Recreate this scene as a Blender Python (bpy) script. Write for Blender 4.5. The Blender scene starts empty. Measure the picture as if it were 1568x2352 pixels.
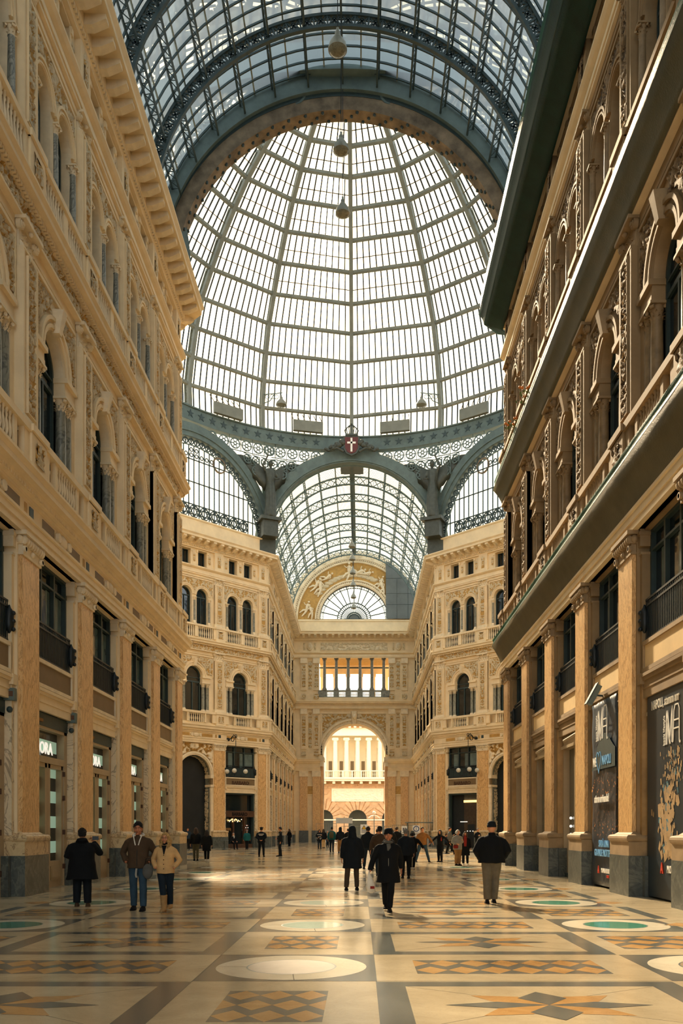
import bpy, bmesh, math, random
from mathutils import Vector, Matrix, noise
from mathutils.geometry import tessellate_polygon
random.seed(7)
sc = bpy.context.scene
COL = sc.collection
PI = math.pi
sin, cos, sqrt, atan2 = math.sin, math.cos, math.sqrt, math.atan2

# ------------------------------------------------------------------ materials
def srgb(r, g, b):
    f = lambda c: (c/255/12.92) if c/255 <= 0.04045 else ((c/255+0.055)/1.055)**2.4
    return (f(r), f(g), f(b), 1)

class NT:
    def __init__(s, name):
        s.m = bpy.data.materials.new(name); s.m.use_nodes = True
        s.t = s.m.node_tree; s.b = s.t.nodes['Principled BSDF']
    def n(s, kind, **kw):
        nd = s.t.nodes.new(kind)
        for k, v in kw.items():
            if k.startswith('i_'):
                nd.inputs[k[2:].replace('_', ' ')].default_value = v
            else: setattr(nd, k, v)
        return nd
    def l(s, a, b): s.t.links.new(a, b)
    def ramp(s, fac, stops, interp='LINEAR'):
        r = s.n('ShaderNodeValToRGB'); r.color_ramp.interpolation = interp
        e = r.color_ramp.elements
        while len(e) < len(stops): e.new(0.5)
        for i, (p, c) in enumerate(stops): e[i].position = p; e[i].color = c
        s.l(fac, r.inputs[0]); return r.outputs[0]
    def coord(s, scale=(1, 1, 1), kind='Object'):
        tc = s.n('ShaderNodeTexCoord'); mp = s.n('ShaderNodeMapping'); mp.inputs['Scale'].default_value = scale
        s.l(tc.outputs[kind], mp.inputs['Vector']); return mp.outputs[0]
    def noise(s, vec, scale, detail=4, rough=0.55, dist=0):
        nd = s.n('ShaderNodeTexNoise'); nd.inputs['Scale'].default_value = scale
        nd.inputs['Detail'].default_value = detail; nd.inputs['Roughness'].default_value = rough
        nd.inputs['Distortion'].default_value = dist
        s.l(vec, nd.inputs['Vector']); return nd.outputs['Fac']
    def bump(s, h, strength=0.3, dist=0.02):
        b = s.n('ShaderNodeBump'); b.inputs['Strength'].default_value = strength; b.inputs['Distance'].default_value = dist
        s.l(h, b.inputs['Height']); s.l(b.outputs[0], s.b.inputs['Normal'])
    def set(s, **kw):
        for k, v in kw.items(): s.b.inputs[k.replace('_', ' ')].default_value = v
        return s.m

MAT = {}
def plain(name, c, rough=0.6, metal=0.0, var=0.12, scale=3.0, bump=0.1, spec=0.4, kind='Object', dist=0.01):
    t = NT(name); v = t.coord(kind=kind)
    f = t.noise(v, scale, 6, 0.6)
    lo = tuple(x*(1-var*2) for x in c[:3])+(1,); hi = tuple(min(1, x*(1+var)) for x in c[:3])+(1,)
    t.l(t.ramp(f, [(0.3, lo), (0.7, hi)]), t.b.inputs['Base Color'])
    t.set(Roughness=rough, Metallic=metal, Specular_IOR_Level=spec)
    if bump: t.bump(t.noise(v, scale*12, 3), bump, dist)
    MAT[name] = t.m; return t.m

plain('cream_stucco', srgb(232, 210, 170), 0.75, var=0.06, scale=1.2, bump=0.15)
plain('shield_red', srgb(96, 40, 34), 0.5)
plain('grimy_ochre', srgb(176, 140, 90), 0.5, var=.22, scale=1.3)
plain('dusty_glass', srgb(104, 98, 82), 0.15, var=.15, scale=.7, bump=0, spec=.6)
plain('grimy_column', srgb(140, 118, 86), 0.5, var=.2)
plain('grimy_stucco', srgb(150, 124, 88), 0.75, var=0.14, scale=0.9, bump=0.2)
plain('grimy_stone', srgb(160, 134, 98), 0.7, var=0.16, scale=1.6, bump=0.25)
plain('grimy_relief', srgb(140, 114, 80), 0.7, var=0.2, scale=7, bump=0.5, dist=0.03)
plain('grimy_gold', srgb(84, 64, 40), 0.7, var=0.2, scale=4)
plain('pale_stone', srgb(230, 212, 178), 0.7, var=0.08, scale=2.5, bump=0.2)
plain('brown_panel', srgb(124, 102, 70), 0.6, var=0.06, scale=2)  # even brown, the panels' own colour
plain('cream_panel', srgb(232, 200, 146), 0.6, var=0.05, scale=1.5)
plain('gold_ground', srgb(190, 148, 78), 0.6, var=0.12, scale=4)
plain('wood_paint', srgb(176, 156, 124), 0.5, var=0.05, scale=2)
plain('iron_dark', srgb(50, 66, 66), 0.5, 0.0, 0.1, 5, 0.05)
plain('iron_green', srgb(92, 108, 104), 0.55, 0.0, 0.12, 2, 0.05)
plain('iron_pale', srgb(128, 134, 122), 0.6, 0.0, 0.12, 2, 0.05)
plain('iron_black', srgb(22, 30, 32), 0.45, 0.0, 0.1, 5, 0.05)
plain('iron_rust', srgb(124, 108, 86), 0.8, 0.0, 0.3, 1.4, 0.3)
plain('dome_rib', srgb(124, 126, 114), 0.6, 0.0, 0.12, 1.0, 0.05)
plain('bronze', srgb(72, 76, 68), 0.5, 0.2, 0.15, 3, 0.1)
plain('board_grey', srgb(104, 110, 108), 0.7, 0.0, 0.12, 0.5, 0.05)
plain('lamp_metal', srgb(140, 138, 124), 0.4, 0.3, 0.1, 8, 0)
plain('stucco_relief', srgb(214, 196, 160), 0.7, var=0.12, scale=9, bump=0.5, dist=0.03)
plain('dark_room', srgb(24, 30, 32), 0.6, var=0.2, scale=1, bump=0)  # near-black backing puts the shade of unlit rooms and recesses into the colour
plain('tuff', srgb(214, 168, 120), 0.85, var=0.12, scale=1.5, bump=0.4, dist=0.03)
plain('theatre_stucco', srgb(244, 226, 190), 0.8, var=0.04, scale=1)
plain('brown_wood', srgb(86, 58, 40), 0.5, var=0.2, scale=3)
plain('white_paint', srgb(236, 232, 220), 0.4, var=0.03, scale=3, bump=0)
plain('letter_white', srgb(245, 242, 234), 0.4, var=0.0, bump=0)
plain('letter_brown', srgb(70, 44, 26), 0.6, var=0.0, bump=0)
plain('letter_cyan', srgb(120, 178, 226), 0.5, var=0.0, bump=0)
plain('letter_red', srgb(206, 62, 34), 0.5, var=0.0, bump=0)
plain('letter_yellow', srgb(226, 176, 50), 0.5, var=0.0, bump=0)
plain('letter_blue', srgb(40, 66, 110), 0.5, var=0.0, bump=0)
plain('street_stone', srgb(120, 112, 98), 0.8, var=0.1, scale=1)

def veined(name, c1, c2, cv, scale, stretch=(1, 1, 1), rough=0.3, vein=0.5, dist=2.0, kind='Object'):
    t = NT(name); v = t.coord(stretch, kind)
    f = t.noise(v, scale, 8, 0.62, dist)
    base = t.ramp(f, [(0.3, c1), (0.5, c2), (0.62, c1), (0.75, c2)])
    g = t.noise(v, scale*0.55, 5, 0.55, dist*1.3)
    k = t.ramp(g, [(0.47, (0, 0, 0, 1)), (0.495, (1, 1, 1, 1)), (0.505, (1, 1, 1, 1)), (0.53, (0, 0, 0, 1))])
    mx = t.n('ShaderNodeMix', data_type='RGBA'); m2 = t.n('ShaderNodeMath', operation='MULTIPLY'); m2.inputs[1].default_value = vein
    t.l(k, m2.inputs[0]); t.l(m2.outputs[0], mx.inputs[0]); t.l(base, mx.inputs[6]); mx.inputs[7].default_value = cv
    t.l(mx.outputs[2], t.b.inputs['Base Color']); t.set(Roughness=rough)
    MAT[name] = t.m; return t.m
veined('ochre_marble', srgb(196, 148, 90), srgb(230, 190, 132), srgb(150, 104, 58), 1.5, (1.5, 1.5, 0.6), 0.35, 0.6, 4.0)
veined('sill_marble', srgb(196, 168, 126), srgb(212, 186, 142), srgb(120, 84, 56), 2.0, (1, 1, 1), 0.4, 0.7, 2.5)
veined('grey_plinth', srgb(62, 68, 66), srgb(84, 90, 86), srgb(120, 122, 112), 1.6, (1, 1, 1), 0.35, 0.5)
veined('grey_marble', srgb(104, 108, 100), srgb(142, 142, 128), srgb(72, 72, 66), 2.5, (1, 1, .6), 0.35, 0.7)
veined('joint_marble', srgb(216, 196, 160), srgb(224, 206, 172), srgb(96, 74, 56), 1.1, (1, 1, 1), 0.35, 0.6, 3.0)

def floor_mat(name, c1, c2, rough=0.16, cv=None):
    t = NT(name); v = t.coord((1, 1, 1))
    f = t.noise(v, 0.9, 8, 0.65, 1.0)
    g = t.noise(v, 2.6, 6, 0.7, 3.0)
    a = t.ramp(f, [(0.3, c1), (0.7, c2)])
    k = t.ramp(g, [(0.485, (0, 0, 0, 1)), (0.5, (1, 1, 1, 1)), (0.515, (0, 0, 0, 1))])
    mm = t.n('ShaderNodeMath', operation='MULTIPLY'); mm.inputs[1].default_value = 0.25; t.l(k, mm.inputs[0])
    mx = t.n('ShaderNodeMix', data_type='RGBA'); t.l(mm.outputs[0], mx.inputs[0]); t.l(a, mx.inputs[6])
    mx.inputs[7].default_value = cv or tuple(x*0.5 for x in c1[:3])+(1,)
    t.l(mx.outputs[2], t.b.inputs['Base Color'])
    r = t.noise(v, 0.35, 5, 0.6); rr = t.n('ShaderNodeMapRange'); rr.inputs[1].default_value = .3; rr.inputs[2].default_value = .7
    rr.inputs[3].default_value = rough*0.75; rr.inputs[4].default_value = rough*1.5
    t.l(r, rr.inputs[0]); t.l(rr.outputs[0], t.b.inputs['Roughness'])
    t.set(Specular_IOR_Level=0.6)
    t.bump(t.noise(t.coord((1, 1, 1)), 0.8, 3, 0.5), 0.5, 0.0035)
    MAT[name] = t.m; return t.m
floor_mat('floor_light', srgb(174, 158, 128), srgb(204, 188, 156))
floor_mat('floor_grey', srgb(80, 86, 84), srgb(112, 114, 108))
floor_mat('floor_ochre', srgb(166, 122, 70), srgb(206, 164, 106))
floor_mat('floor_pale', srgb(214, 204, 180), srgb(228, 220, 198))
floor_mat('floor_brown', srgb(112, 92, 64), srgb(140, 118, 86), 0.4)
floor_mat('floor_glass_green', srgb(70, 140, 120), srgb(96, 166, 142), 0.08)
floor_mat('floor_glass_pale', srgb(196, 226, 214), srgb(214, 238, 228), 0.08)

def glassmat(name, trans, tint, gloss=0.06, translucent=0.0, dirt=0.0, tcol=None):
    m = bpy.data.materials.new(name); m.use_nodes = True; t = m.node_tree; t.nodes.clear()
    out = t.nodes.new('ShaderNodeOutputMaterial')
    tr = t.nodes.new('ShaderNodeBsdfTransparent'); gl = t.nodes.new('ShaderNodeBsdfGlossy'); gl.inputs['Roughness'].default_value = 0.15
    gl.inputs['Color'].default_value = (0.8, 0.85, 0.85, 1)
    tc = t.nodes.new('ShaderNodeTexCoord'); nz = t.nodes.new('ShaderNodeTexNoise'); nz.inputs['Scale'].default_value = 0.45
    nz.inputs['Detail'].default_value = 7; t.links.new(tc.outputs['Object'], nz.inputs['Vector'])
    rp = t.nodes.new('ShaderNodeValToRGB'); t.links.new(nz.outputs['Fac'], rp.inputs[0])
    rp.color_ramp.elements[0].position = 0.35; rp.color_ramp.elements[1].position = 0.68
    rp.color_ramp.elements[0].color = tuple(x*trans*(1-dirt) for x in tint[:3])+(1,)
    rp.color_ramp.elements[1].color = tuple(min(1, x*trans) for x in tint[:3])+(1,)
    t.links.new(rp.outputs[0], tr.inputs['Color'])
    mx = t.nodes.new('ShaderNodeMixShader'); mx.inputs[0].default_value = gloss
    t.links.new(tr.outputs[0], mx.inputs[1]); t.links.new(gl.outputs[0], mx.inputs[2])
    last = mx
    if translucent:
        tl = t.nodes.new('ShaderNodeBsdfTranslucent'); tl.inputs['Color'].default_value = tcol or (0.7, 0.75, 0.75, 1)
        m2 = t.nodes.new('ShaderNodeMixShader'); m2.inputs[0].default_value = translucent
        t.links.new(mx.outputs[0], m2.inputs[1]); t.links.new(tl.outputs[0], m2.inputs[2]); last = m2
    t.links.new(last.outputs[0], out.inputs['Surface'])
    MAT[name] = m; return m
glassmat('dome_glass', 0.86, (1, 0.99, 0.95), 0.03)
glassmat('vault_glass', 0.42, (0.88, 0.97, 1.0), 0.05, 0.25, 0.28, (0.5, 0.54, 0.55, 1))
glassmat('far_vault_glass', 0.9, (1, 0.98, 0.93), 0.03)
glassmat('net_green', 0.25, (0.35, 0.75, 0.6), 0.0, 0.0)

t = NT('window_glass'); t.set(Base_Color=srgb(14, 26, 30), Roughness=0.06, Specular_IOR_Level=0.7)
v = t.coord(); t.bump(t.noise(v, 1.2, 2), 0.25, 0.02); MAT['window_glass'] = t.m
t = NT('shop_glass'); t.set(Base_Color=srgb(30, 38, 38), Roughness=0.05, Specular_IOR_Level=0.7); MAT['shop_glass'] = t.m
t = NT('curtain'); t.set(Base_Color=srgb(150, 146, 128), Roughness=0.8)
v = t.coord((1, 1, 1)); w = t.n('ShaderNodeTexWave'); w.inputs['Scale'].default_value = 3; w.inputs['Distortion'].default_value = 1.5; t.l(v, w.inputs['Vector'])
t.bump(w.outputs['Fac'], 0.5, 0.03); MAT['curtain'] = t.m
t = NT('red_curtain'); t.set(Base_Color=srgb(84, 50, 46), Roughness=0.8); MAT['red_curtain'] = t.m
def emis(name, c, s, base=None):
    t = NT(name); t.set(Base_Color=base or c, Emission_Color=c, Emission_Strength=s, Roughness=0.5); MAT[name] = t.m
emis('mint_light', srgb(170, 208, 186), 0.25, srgb(176, 214, 194))
emis('shop_letter', srgb(255, 250, 238), 0.55)
emis('shop_lamp', srgb(255, 200, 120), 2.0)
emis('shop_white', srgb(250, 244, 230), 0.9)
emis('lamp_bulb', srgb(255, 190, 110), 0.8)
emis('globe_glass', srgb(220, 212, 190), 0.02, srgb(196, 190, 172))
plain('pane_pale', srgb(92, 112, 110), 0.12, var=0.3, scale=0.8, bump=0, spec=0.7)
plain('lamp_lens', srgb(120, 118, 100), 0.2, var=0.2, scale=12, bump=0)

def net(name, c, c2):
    t = NT(name); v = t.coord()
    f = t.noise(v, 2.0, 5, 0.6); t.l(t.ramp(f, [(0.3, c), (0.7, c2)]), t.b.inputs['Base Color'])
    t.set(Roughness=0.45, Specular_IOR_Level=0.5)
    w = t.noise(v, 22, 3, 0.6); t.bump(w, 0.6, 0.02)
    tl = t.n('ShaderNodeBsdfTranslucent'); tl.inputs['Color'].default_value = c2
    mx = t.n('ShaderNodeMixShader'); mx.inputs[0].default_value = 0.55
    o = [n for n in t.t.nodes if n.type == 'OUTPUT_MATERIAL'][0]
    t.l(t.b.outputs[0], mx.inputs[1]); t.l(tl.outputs[0], mx.inputs[2]); t.l(mx.outputs[0], o.inputs['Surface'])
    MAT[name] = t.m
net('net_brown', srgb(120, 114, 90), srgb(150, 140, 110))
net('net_olive', srgb(112, 110, 86), srgb(140, 132, 102))
net('net_dark', srgb(26, 62, 54), srgb(38, 84, 72))
net('net_edge', srgb(22, 92, 68), srgb(32, 112, 84))

# banner pictures: procedural night views
t = NT('banner_night'); v = t.coord((1, 1, 1))
sx = t.n('ShaderNodeSeparateXYZ'); t.l(v, sx.inputs[0])
mr = t.n('ShaderNodeMapRange'); mr.inputs[1].default_value = 0.0; mr.inputs[2].default_value = 5.0; t.l(sx.outputs[2], mr.inputs[0])
base = t.ramp(mr.outputs[0], [(0.0, srgb(22, 30, 38)), (0.26, srgb(34, 44, 56)), (0.36, srgb(46, 50, 56)), (0.42, srgb(30, 30, 34)), (0.62, srgb(34, 36, 42)), (0.7, srgb(44, 56, 68)), (1.0, srgb(52, 66, 80))])
vo = t.n('ShaderNodeTexVoronoi'); vo.inputs['Scale'].default_value = 9; t.l(v, vo.inputs['Vector'])
li = t.ramp(vo.outputs['Distance'], [(0.0, (1, 1, 1, 1)), (0.16, (1, 1, 1, 1)), (0.3, (0, 0, 0, 1))])
band = t.ramp(mr.outputs[0], [(0.28, (0, 0, 0, 1)), (0.31, (1, 1, 1, 1)), (0.34, (1, 1, 1, 1)), (0.37, (.25, .25, .25, 1)), (0.5, (.1, .1, .1, 1)), (0.54, (.9, .9, .9, 1)), (0.6, (.7, .7, .7, 1)), (0.66, (0, 0, 0, 1))])
mm = t.n('ShaderNodeMath', operation='MULTIPLY'); t.l(li, mm.inputs[0]); t.l(band, mm.inputs[1])
mx = t.n('ShaderNodeMix', data_type='RGBA'); t.l(mm.outputs[0], mx.inputs[0]); t.l(base, mx.inputs[6]); mx.inputs[7].default_value = srgb(214, 140, 72)
t.l(mx.outputs[2], t.b.inputs['Base Color']); t.set(Roughness=0.4)
t.bump(t.noise(v, 1.3, 3, 0.5, 1.0), 0.6, 0.08); MAT['banner_night'] = t.m
plain('poster_dark', srgb(28, 42, 52), 0.4, var=0.15, scale=0.8, bump=0)
plain('book_paper', srgb(176, 146, 104), 0.6, var=0.2, scale=3, bump=0)
plain('book_blue', srgb(70, 116, 130), 0.6, var=0.2, scale=3, bump=0)

def cloth(name, c, rough=0.85):
    return plain(name, c, rough, var=0.12, scale=5, bump=0.25, dist=0.01, spec=0.2)
for nm, c in dict(c_navy=(20, 26, 32), c_black=(14, 17, 20), c_brown=(74, 58, 42), c_beige=(206, 166, 112), c_jean=(50, 72, 88), c_darkjean=(28, 40, 50),
                  c_trouser=(74, 62, 50), c_track=(106, 98, 82), c_grey=(96, 96, 90), c_lightgrey=(150, 146, 134), c_teal=(22, 84, 84), c_red=(140, 44, 36),
                  c_tan=(150, 110, 66), c_white=(216, 210, 196), c_boot=(176, 140, 92), c_shoe=(18, 18, 20), c_shoewhite=(190, 184, 170), c_scarf=(88, 88, 84),
                  c_bluejacket=(34, 50, 62), c_ochre=(140, 96, 52), c_olive=(78, 76, 56)).items():
    cloth(nm, srgb(*c))
for nm, c in dict(skin=(206, 142, 102), skin_dark=(176, 112, 76)).items():
    plain(nm, srgb(*c), 0.5, var=0.04, scale=8, bump=0.05)
for nm, c in dict(h_black=(20, 18, 18), h_brown=(58, 40, 26), h_blond=(196, 158, 96), h_white=(206, 200, 186), h_grey=(130, 126, 118)).items():
    plain(nm, srgb(*c), 0.6, var=0.3, scale=40, bump=0.8, dist=0.01)
plain('bag_white', srgb(226, 220, 204), 0.35, var=0.05, scale=6, bump=0.4)
plain('eye_white', srgb(210, 205, 198), 0.3, var=0, bump=0)
plain('eye_dark', srgb(26, 18, 14), 0.3, var=0, bump=0)
plain('lip', srgb(150, 78, 66), 0.5, var=0, bump=0)

# ------------------------------------------------------------------ mesh building
class MB:
    def __init__(s, *mats): s.v = []; s.f = []; s.mi = []; s.mats = []; s.M = None; s.sm = set(); [s.m(x) for x in mats]
    def m(s, name):
        if name not in s.mats: s.mats.append(name)
        return s.mats.index(name)
    def add(s, vs, fs, mat, smooth=False):
        o = len(s.v); i = s.m(mat)
        if s.M is not None: vs = [s.M @ Vector(p) for p in vs]
        s.v += [tuple(p) for p in vs]
        for f in fs:
            if smooth: s.sm.add(len(s.f))
            s.f.append(tuple(o+k for k in f)); s.mi.append(i)
    def box(s, x0, x1, y0, y1, z0, z1, mat):
        s.add([(x0, y0, z0), (x1, y0, z0), (x1, y1, z0), (x0, y1, z0), (x0, y0, z1), (x1, y0, z1), (x1, y1, z1), (x0, y1, z1)],
              [(0, 3, 2, 1), (4, 5, 6, 7), (0, 1, 5, 4), (1, 2, 6, 5), (2, 3, 7, 6), (3, 0, 4, 7)], mat)
    def bar(s, a, b, w, h, mat, up=Vector((0, 0, 1))):
        a = Vector(a); b = Vector(b); d = b-a
        if d.length < 1e-6: return
        d.normalize(); up = Vector(up); x = d.cross(up)
        if x.length < 1e-4: x = d.cross(Vector((1, 0, 0)))
        x.normalize(); y = x.cross(d)
        vs = []
        for p in (a, b):
            for sx, sy in ((-1, -1), (1, -1), (1, 1), (-1, 1)): vs.append(p+x*sx*w/2+y*sy*h/2)
        s.add(vs, [(3, 2, 1, 0), (4, 5, 6, 7), (0, 1, 5, 4), (1, 2, 6, 5), (2, 3, 7, 6), (3, 0, 4, 7)], mat)
    def poly_bar(s, pts, w, h, mat, up=(0, 0, 1), closed=False):
        n = len(pts)
        for i in range(n if closed else n-1): s.bar(pts[i], pts[(i+1) % n], w, h, mat, up)
    def loft(s, rings, mat, caps=True, smooth=True, close=True):
        n = len(rings[0]); vs = [p for r in rings for p in r]; fs = []
        for i in range(len(rings)-1):
            for j in range(n if close else n-1):
                k = (j+1) % n
                fs.append((i*n+j, i*n+k, (i+1)*n+k, (i+1)*n+j))
        s.add(vs, fs, mat, smooth)
        if caps:
            s.add(list(rings[0]), [tuple(range(n))[::-1]], mat); s.add(list(rings[-1]), [tuple(range(n))], mat)
    def tube(s, pts, rad, mat, seg=8, up=(0, 0, 1), smooth=True, sq=1.0):
        pts = [Vector(p) for p in pts]
        if not hasattr(rad, '__len__'): rad = [rad]*len(pts)
        rings = []; px = None
        for i, p in enumerate(pts):
            d = (pts[min(i+1, len(pts)-1)]-pts[max(i-1, 0)])
            if d.length < 1e-7: d = Vector((0, 0, 1))
            d.normalize()
            if px is None:
                x = d.cross(Vector(up))
                if x.length < 1e-3: x = d.cross(Vector((1, 0, 0)))
            else:
                x = px-d*px.dot(d)
            x.normalize(); y = d.cross(x); px = x
            rings.append([p+x*cos(2*PI*k/seg)*rad[i]+y*sin(2*PI*k/seg)*rad[i]*sq for k in range(seg)])
        s.loft(rings, mat, True, smooth)
    def lathe(s, c, prof, mat, seg=12, ax=None):
        c = Vector(c)
        rings = [[c+Vector((r*cos(2*PI*k/seg), r*sin(2*PI*k/seg), z)) for k in range(seg)] for r, z in prof]
        s.loft(rings, mat, True, True)
    def ball(s, c, r, mat, seg=12, rings=8, sc_=(1, 1, 1)):
        c = Vector(c); rr = []
        for i in range(rings+1):
            a = -PI/2+PI*i/rings; q = max(cos(a), 0.02)
            rr.append([c+Vector((r*sc_[0]*q*cos(2*PI*k/seg), r*sc_[1]*q*sin(2*PI*k/seg), r*sc_[2]*sin(a))) for k in range(seg)])
        s.loft(rr, mat, True, True)
    def plate(s, loops, n0, n1, mat, side=None):
        """loops in (u, z); front face at n1"""
        side = side or mat
        vv = [[Vector((u, z, 0)) for u, z in lp] for lp in loops]
        tris = tessellate_polygon(vv); flat = [p for lp in loops for p in lp]
        fs = []
        for a, b, c in tris:
            (ax, ay), (bx, by), (cx, cy) = flat[a], flat[b], flat[c]
            ar = (bx-ax)*(cy-ay)-(cx-ax)*(by-ay)
            fs.append((a, c, b) if ar > 0 else (a, b, c))
        s.add([(u, n1, z) for u, z in flat], fs, mat)
        for li, lp in enumerate(loops):
            n = len(lp); area = sum(lp[i][0]*lp[(i+1) % n][1]-lp[(i+1) % n][0]*lp[i][1] for i in range(n))
            ccw = (area > 0) == (li == 0)
            vs = [(u, n0, z) for u, z in lp]+[(u, n1, z) for u, z in lp]; ff = []
            for i in range(n):
                k = (i+1) % n
                ff.append((i, n+i, n+k, k) if ccw else (i, k, n+k, n+i))
            s.add(vs, ff, side)
    def arcband(s, cu, cz, r0, r1, n0, n1, mat, a0=0, a1=PI, seg=20):
        """ring band in u,z plane with thickness n0..n1"""
        vs = []; fs = []
        for i in range(seg+1):
            a = a0+(a1-a0)*i/seg; c, q = cos(a), sin(a)
            vs += [(cu+r0*c, n0, cz+r0*q), (cu+r0*c, n1, cz+r0*q), (cu+r1*c, n1, cz+r1*q), (cu+r1*c, n0, cz+r1*q)]
        for i in range(seg):
            o = i*4
            for j in range(4): fs.append((o+j, o+(j+1) % 4, o+4+(j+1) % 4, o+4+j))
        fs += [(0, 1, 2, 3), (seg*4+3, seg*4+2, seg*4+1, seg*4)]
        s.add(vs, fs, mat)
    def grid(s, fn, nu, nv, mat, cond=None, smooth=True, matfn=None):
        idx = {}; vs = []; fs = []; vals = []
        for i in range(nu+1):
            for j in range(nv+1):
                r = fn(i/nu, j/nv)
                vs.append(r[0]); vals.append(r[1])
        for i in range(nu):
            for j in range(nv):
                q = (i*(nv+1)+j, (i+1)*(nv+1)+j, (i+1)*(nv+1)+j+1, i*(nv+1)+j+1)
                fs.append(q)
        if cond: fs = [q for q in fs if all(cond(vs[k]) for k in q)]
        if matfn is None: s.add(vs, fs, mat, smooth)
        else:
            g = {}
            for q in fs: g.setdefault(matfn(sum(vals[k] for k in q)/4), []).append(q)
            o = len(s.v)
            vv = [s.M @ Vector(p) for p in vs] if s.M is not None else vs
            s.v += [tuple(p) for p in vv]
            for mn, qs in g.items():
                i = s.m(mn)
                for q in qs: s.sm.add(len(s.f)); s.f.append(tuple(o+k for k in q)); s.mi.append(i)
    def mesh(s, name):
        me = bpy.data.meshes.new(name); me.from_pydata(s.v, [], s.f)
        for n in s.mats: me.materials.append(MAT[n])
        me.polygons.foreach_set('material_index', s.mi)
        if s.sm:
            a = [i in s.sm for i in range(len(s.f))]; me.polygons.foreach_set('use_smooth', a)
        me.update(); return me
    def build(s, name, parent=None, loc=None, rot=None):
        return link(name, s.mesh(name), parent, loc, rot)

def link(name, me, parent=None, loc=None, rot=None):
    o = bpy.data.objects.new(name, me); COL.objects.link(o)
    if parent: o.parent = parent
    if loc is not None: o.location = loc
    if rot is not None: o.rotation_euler = rot if hasattr(rot, '__len__') else (0, 0, rot)
    return o
def tag(o, label=None, cat=None, group=None, kind=None):
    if label: o['label'] = label
    if cat: o['category'] = cat
    if group: o['group'] = group
    if kind: o['kind'] = kind
    return o
def empty(name, loc=(0, 0, 0), rz=0, label=None, cat=None, group=None, kind=None):
    o = bpy.data.objects.new(name, None); COL.objects.link(o); o.location = loc; o.rotation_euler = (0, 0, rz)
    o.empty_display_size = 0.3
    return tag(o, label, cat, group, kind)
def dup(src, parent, loc=None, rot=None, scale=None):
    """copy of a part with its sub-parts, sharing mesh data"""
    c = src.copy(); COL.objects.link(c); c.parent = parent
    if loc is not None: c.location = loc
    if rot is not None: c.rotation_euler = (0, 0, rot)
    if scale is not None: c.scale = scale
    for ch in PARTS.get(src.name, []):
        d = ch.copy(); COL.objects.link(d); d.parent = c
    return c
PARTS = {}
def sub(o, ch): PARTS.setdefault(o.name, []).append(ch); return ch

def nz(x, y, z=0.0): return noise.noise(Vector((x, y, z)))
def relief_h(u, z, s=5.5, seed=0.0):
    """mirror-symmetric scrollwork height 0..1"""
    a = nz(abs(u)*s+seed, z*s, seed*3.1); b = nz(abs(u)*s*2.1+seed+7, z*s*2.1, 4.2)
    v = sin(7.0*(a+0.35*b))
    return max(0.0, min(1.0, 0.5+1.1*v))
def relief(mb, u0, u1, z0, z1, n, amp, res=0.045, ground='gold_ground', top='stucco_relief', clip=None, seed=0.0, s=5.5, cu=None):
    nu = max(2, int(round((u1-u0)/res))); nv = max(2, int(round((z1-z0)/res))); c = (u0+u1)/2 if cu is None else cu
    def fn(a, b):
        u = u0+(u1-u0)*a; z = z0+(z1-z0)*b; h = relief_h(u-c, z, s, seed)
        return (u, n+amp*h, z), h
    mb.grid(fn, nu, nv, ground, (lambda p: clip(p[0], p[2])) if clip else None, True, lambda h: top if h > 0.42 else ground)

def text_mesh(body, size, mat, depth=0.01, align='CENTER', sx=1.0, bold=0.0, ymirror=False, italic=0):
    """text lying in the x/z plane facing +y (reads left to right seen from +y)"""
    cu = bpy.data.curves.new('txt', 'FONT'); cu.body = body; cu.size = size; cu.extrude = depth/2; cu.align_x = align
    cu.offset = bold; cu.resolution_u = 3
    o = bpy.data.objects.new('txt', cu); COL.objects.link(o)
    dg = bpy.context.evaluated_depsgraph_get(); me = bpy.data.meshes.new_from_object(o.evaluated_get(dg))
    bpy.data.objects.remove(o)
    for v in me.vertices:
        x, y, z = v.co; v.co = (-x*sx, z, y)
    me.materials.clear(); me.materials.append(MAT[mat]); me.update()
    return me
# ------------------------------------------------------------------ plan of the arcade (pilaster face line, hall on the left of travel)
HW = 7.55; YA = 40.05; YB = 77.40; YC = 107.0; YM = (YA+YB)/2; AP = (YB-YA)/2
OUT = [(HW, -14), (HW, YA), (AP, YM-HW), (32, YM-HW), (32, YM+HW), (AP, YM+HW), (HW, YB), (HW, YC)]
LEFT = [(-x, y) for x, y in reversed(OUT)]

def offset_path(pts, n, closed=False):
    out = []
    P = [Vector(p) for p in pts]
    for i, p in enumerate(P):
        ds = []
        if i > 0: ds.append((p-P[i-1]).normalized())
        if i < len(P)-1: ds.append((P[i+1]-p).normalized())
        ns = [Vector((-d.y, d.x)) for d in ds]
        m = ns[0] if len(ns) == 1 else (ns[0]+ns[1])/(1+ns[0].dot(ns[1]))
        out.append(p+m*(n-0.4))
    return out
def sweep(mb, pts, prof, mats):
    rows = [[(q.x, q.y, z) for q in offset_path(pts, n)] for n, z in prof]
    for i in range(len(prof)-1):
        a, b = rows[i], rows[i+1]; mt = mats if isinstance(mats, str) else mats[i]
        for j in range(len(pts)-1):
            mb.add([a[j], a[j+1], b[j+1], b[j]], [(0, 1, 2, 3)], mt)
def along(pts, n, spacing, margin=0.0):
    """(x, y, angle) positions along an offset path"""
    q = offset_path(pts, n); res = []
    for i in range(len(q)-1):
        d = q[i+1]-q[i]; L = d.length; d.normalize(); k = max(1, int((L-2*margin)/spacing)); st = (L-2*margin)/k
        for j in range(k):
            p = q[i]+d*(margin+st*(j+0.5)); res.append((p.x, p.y, atan2(d.y, d.x)))
    return res
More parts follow.
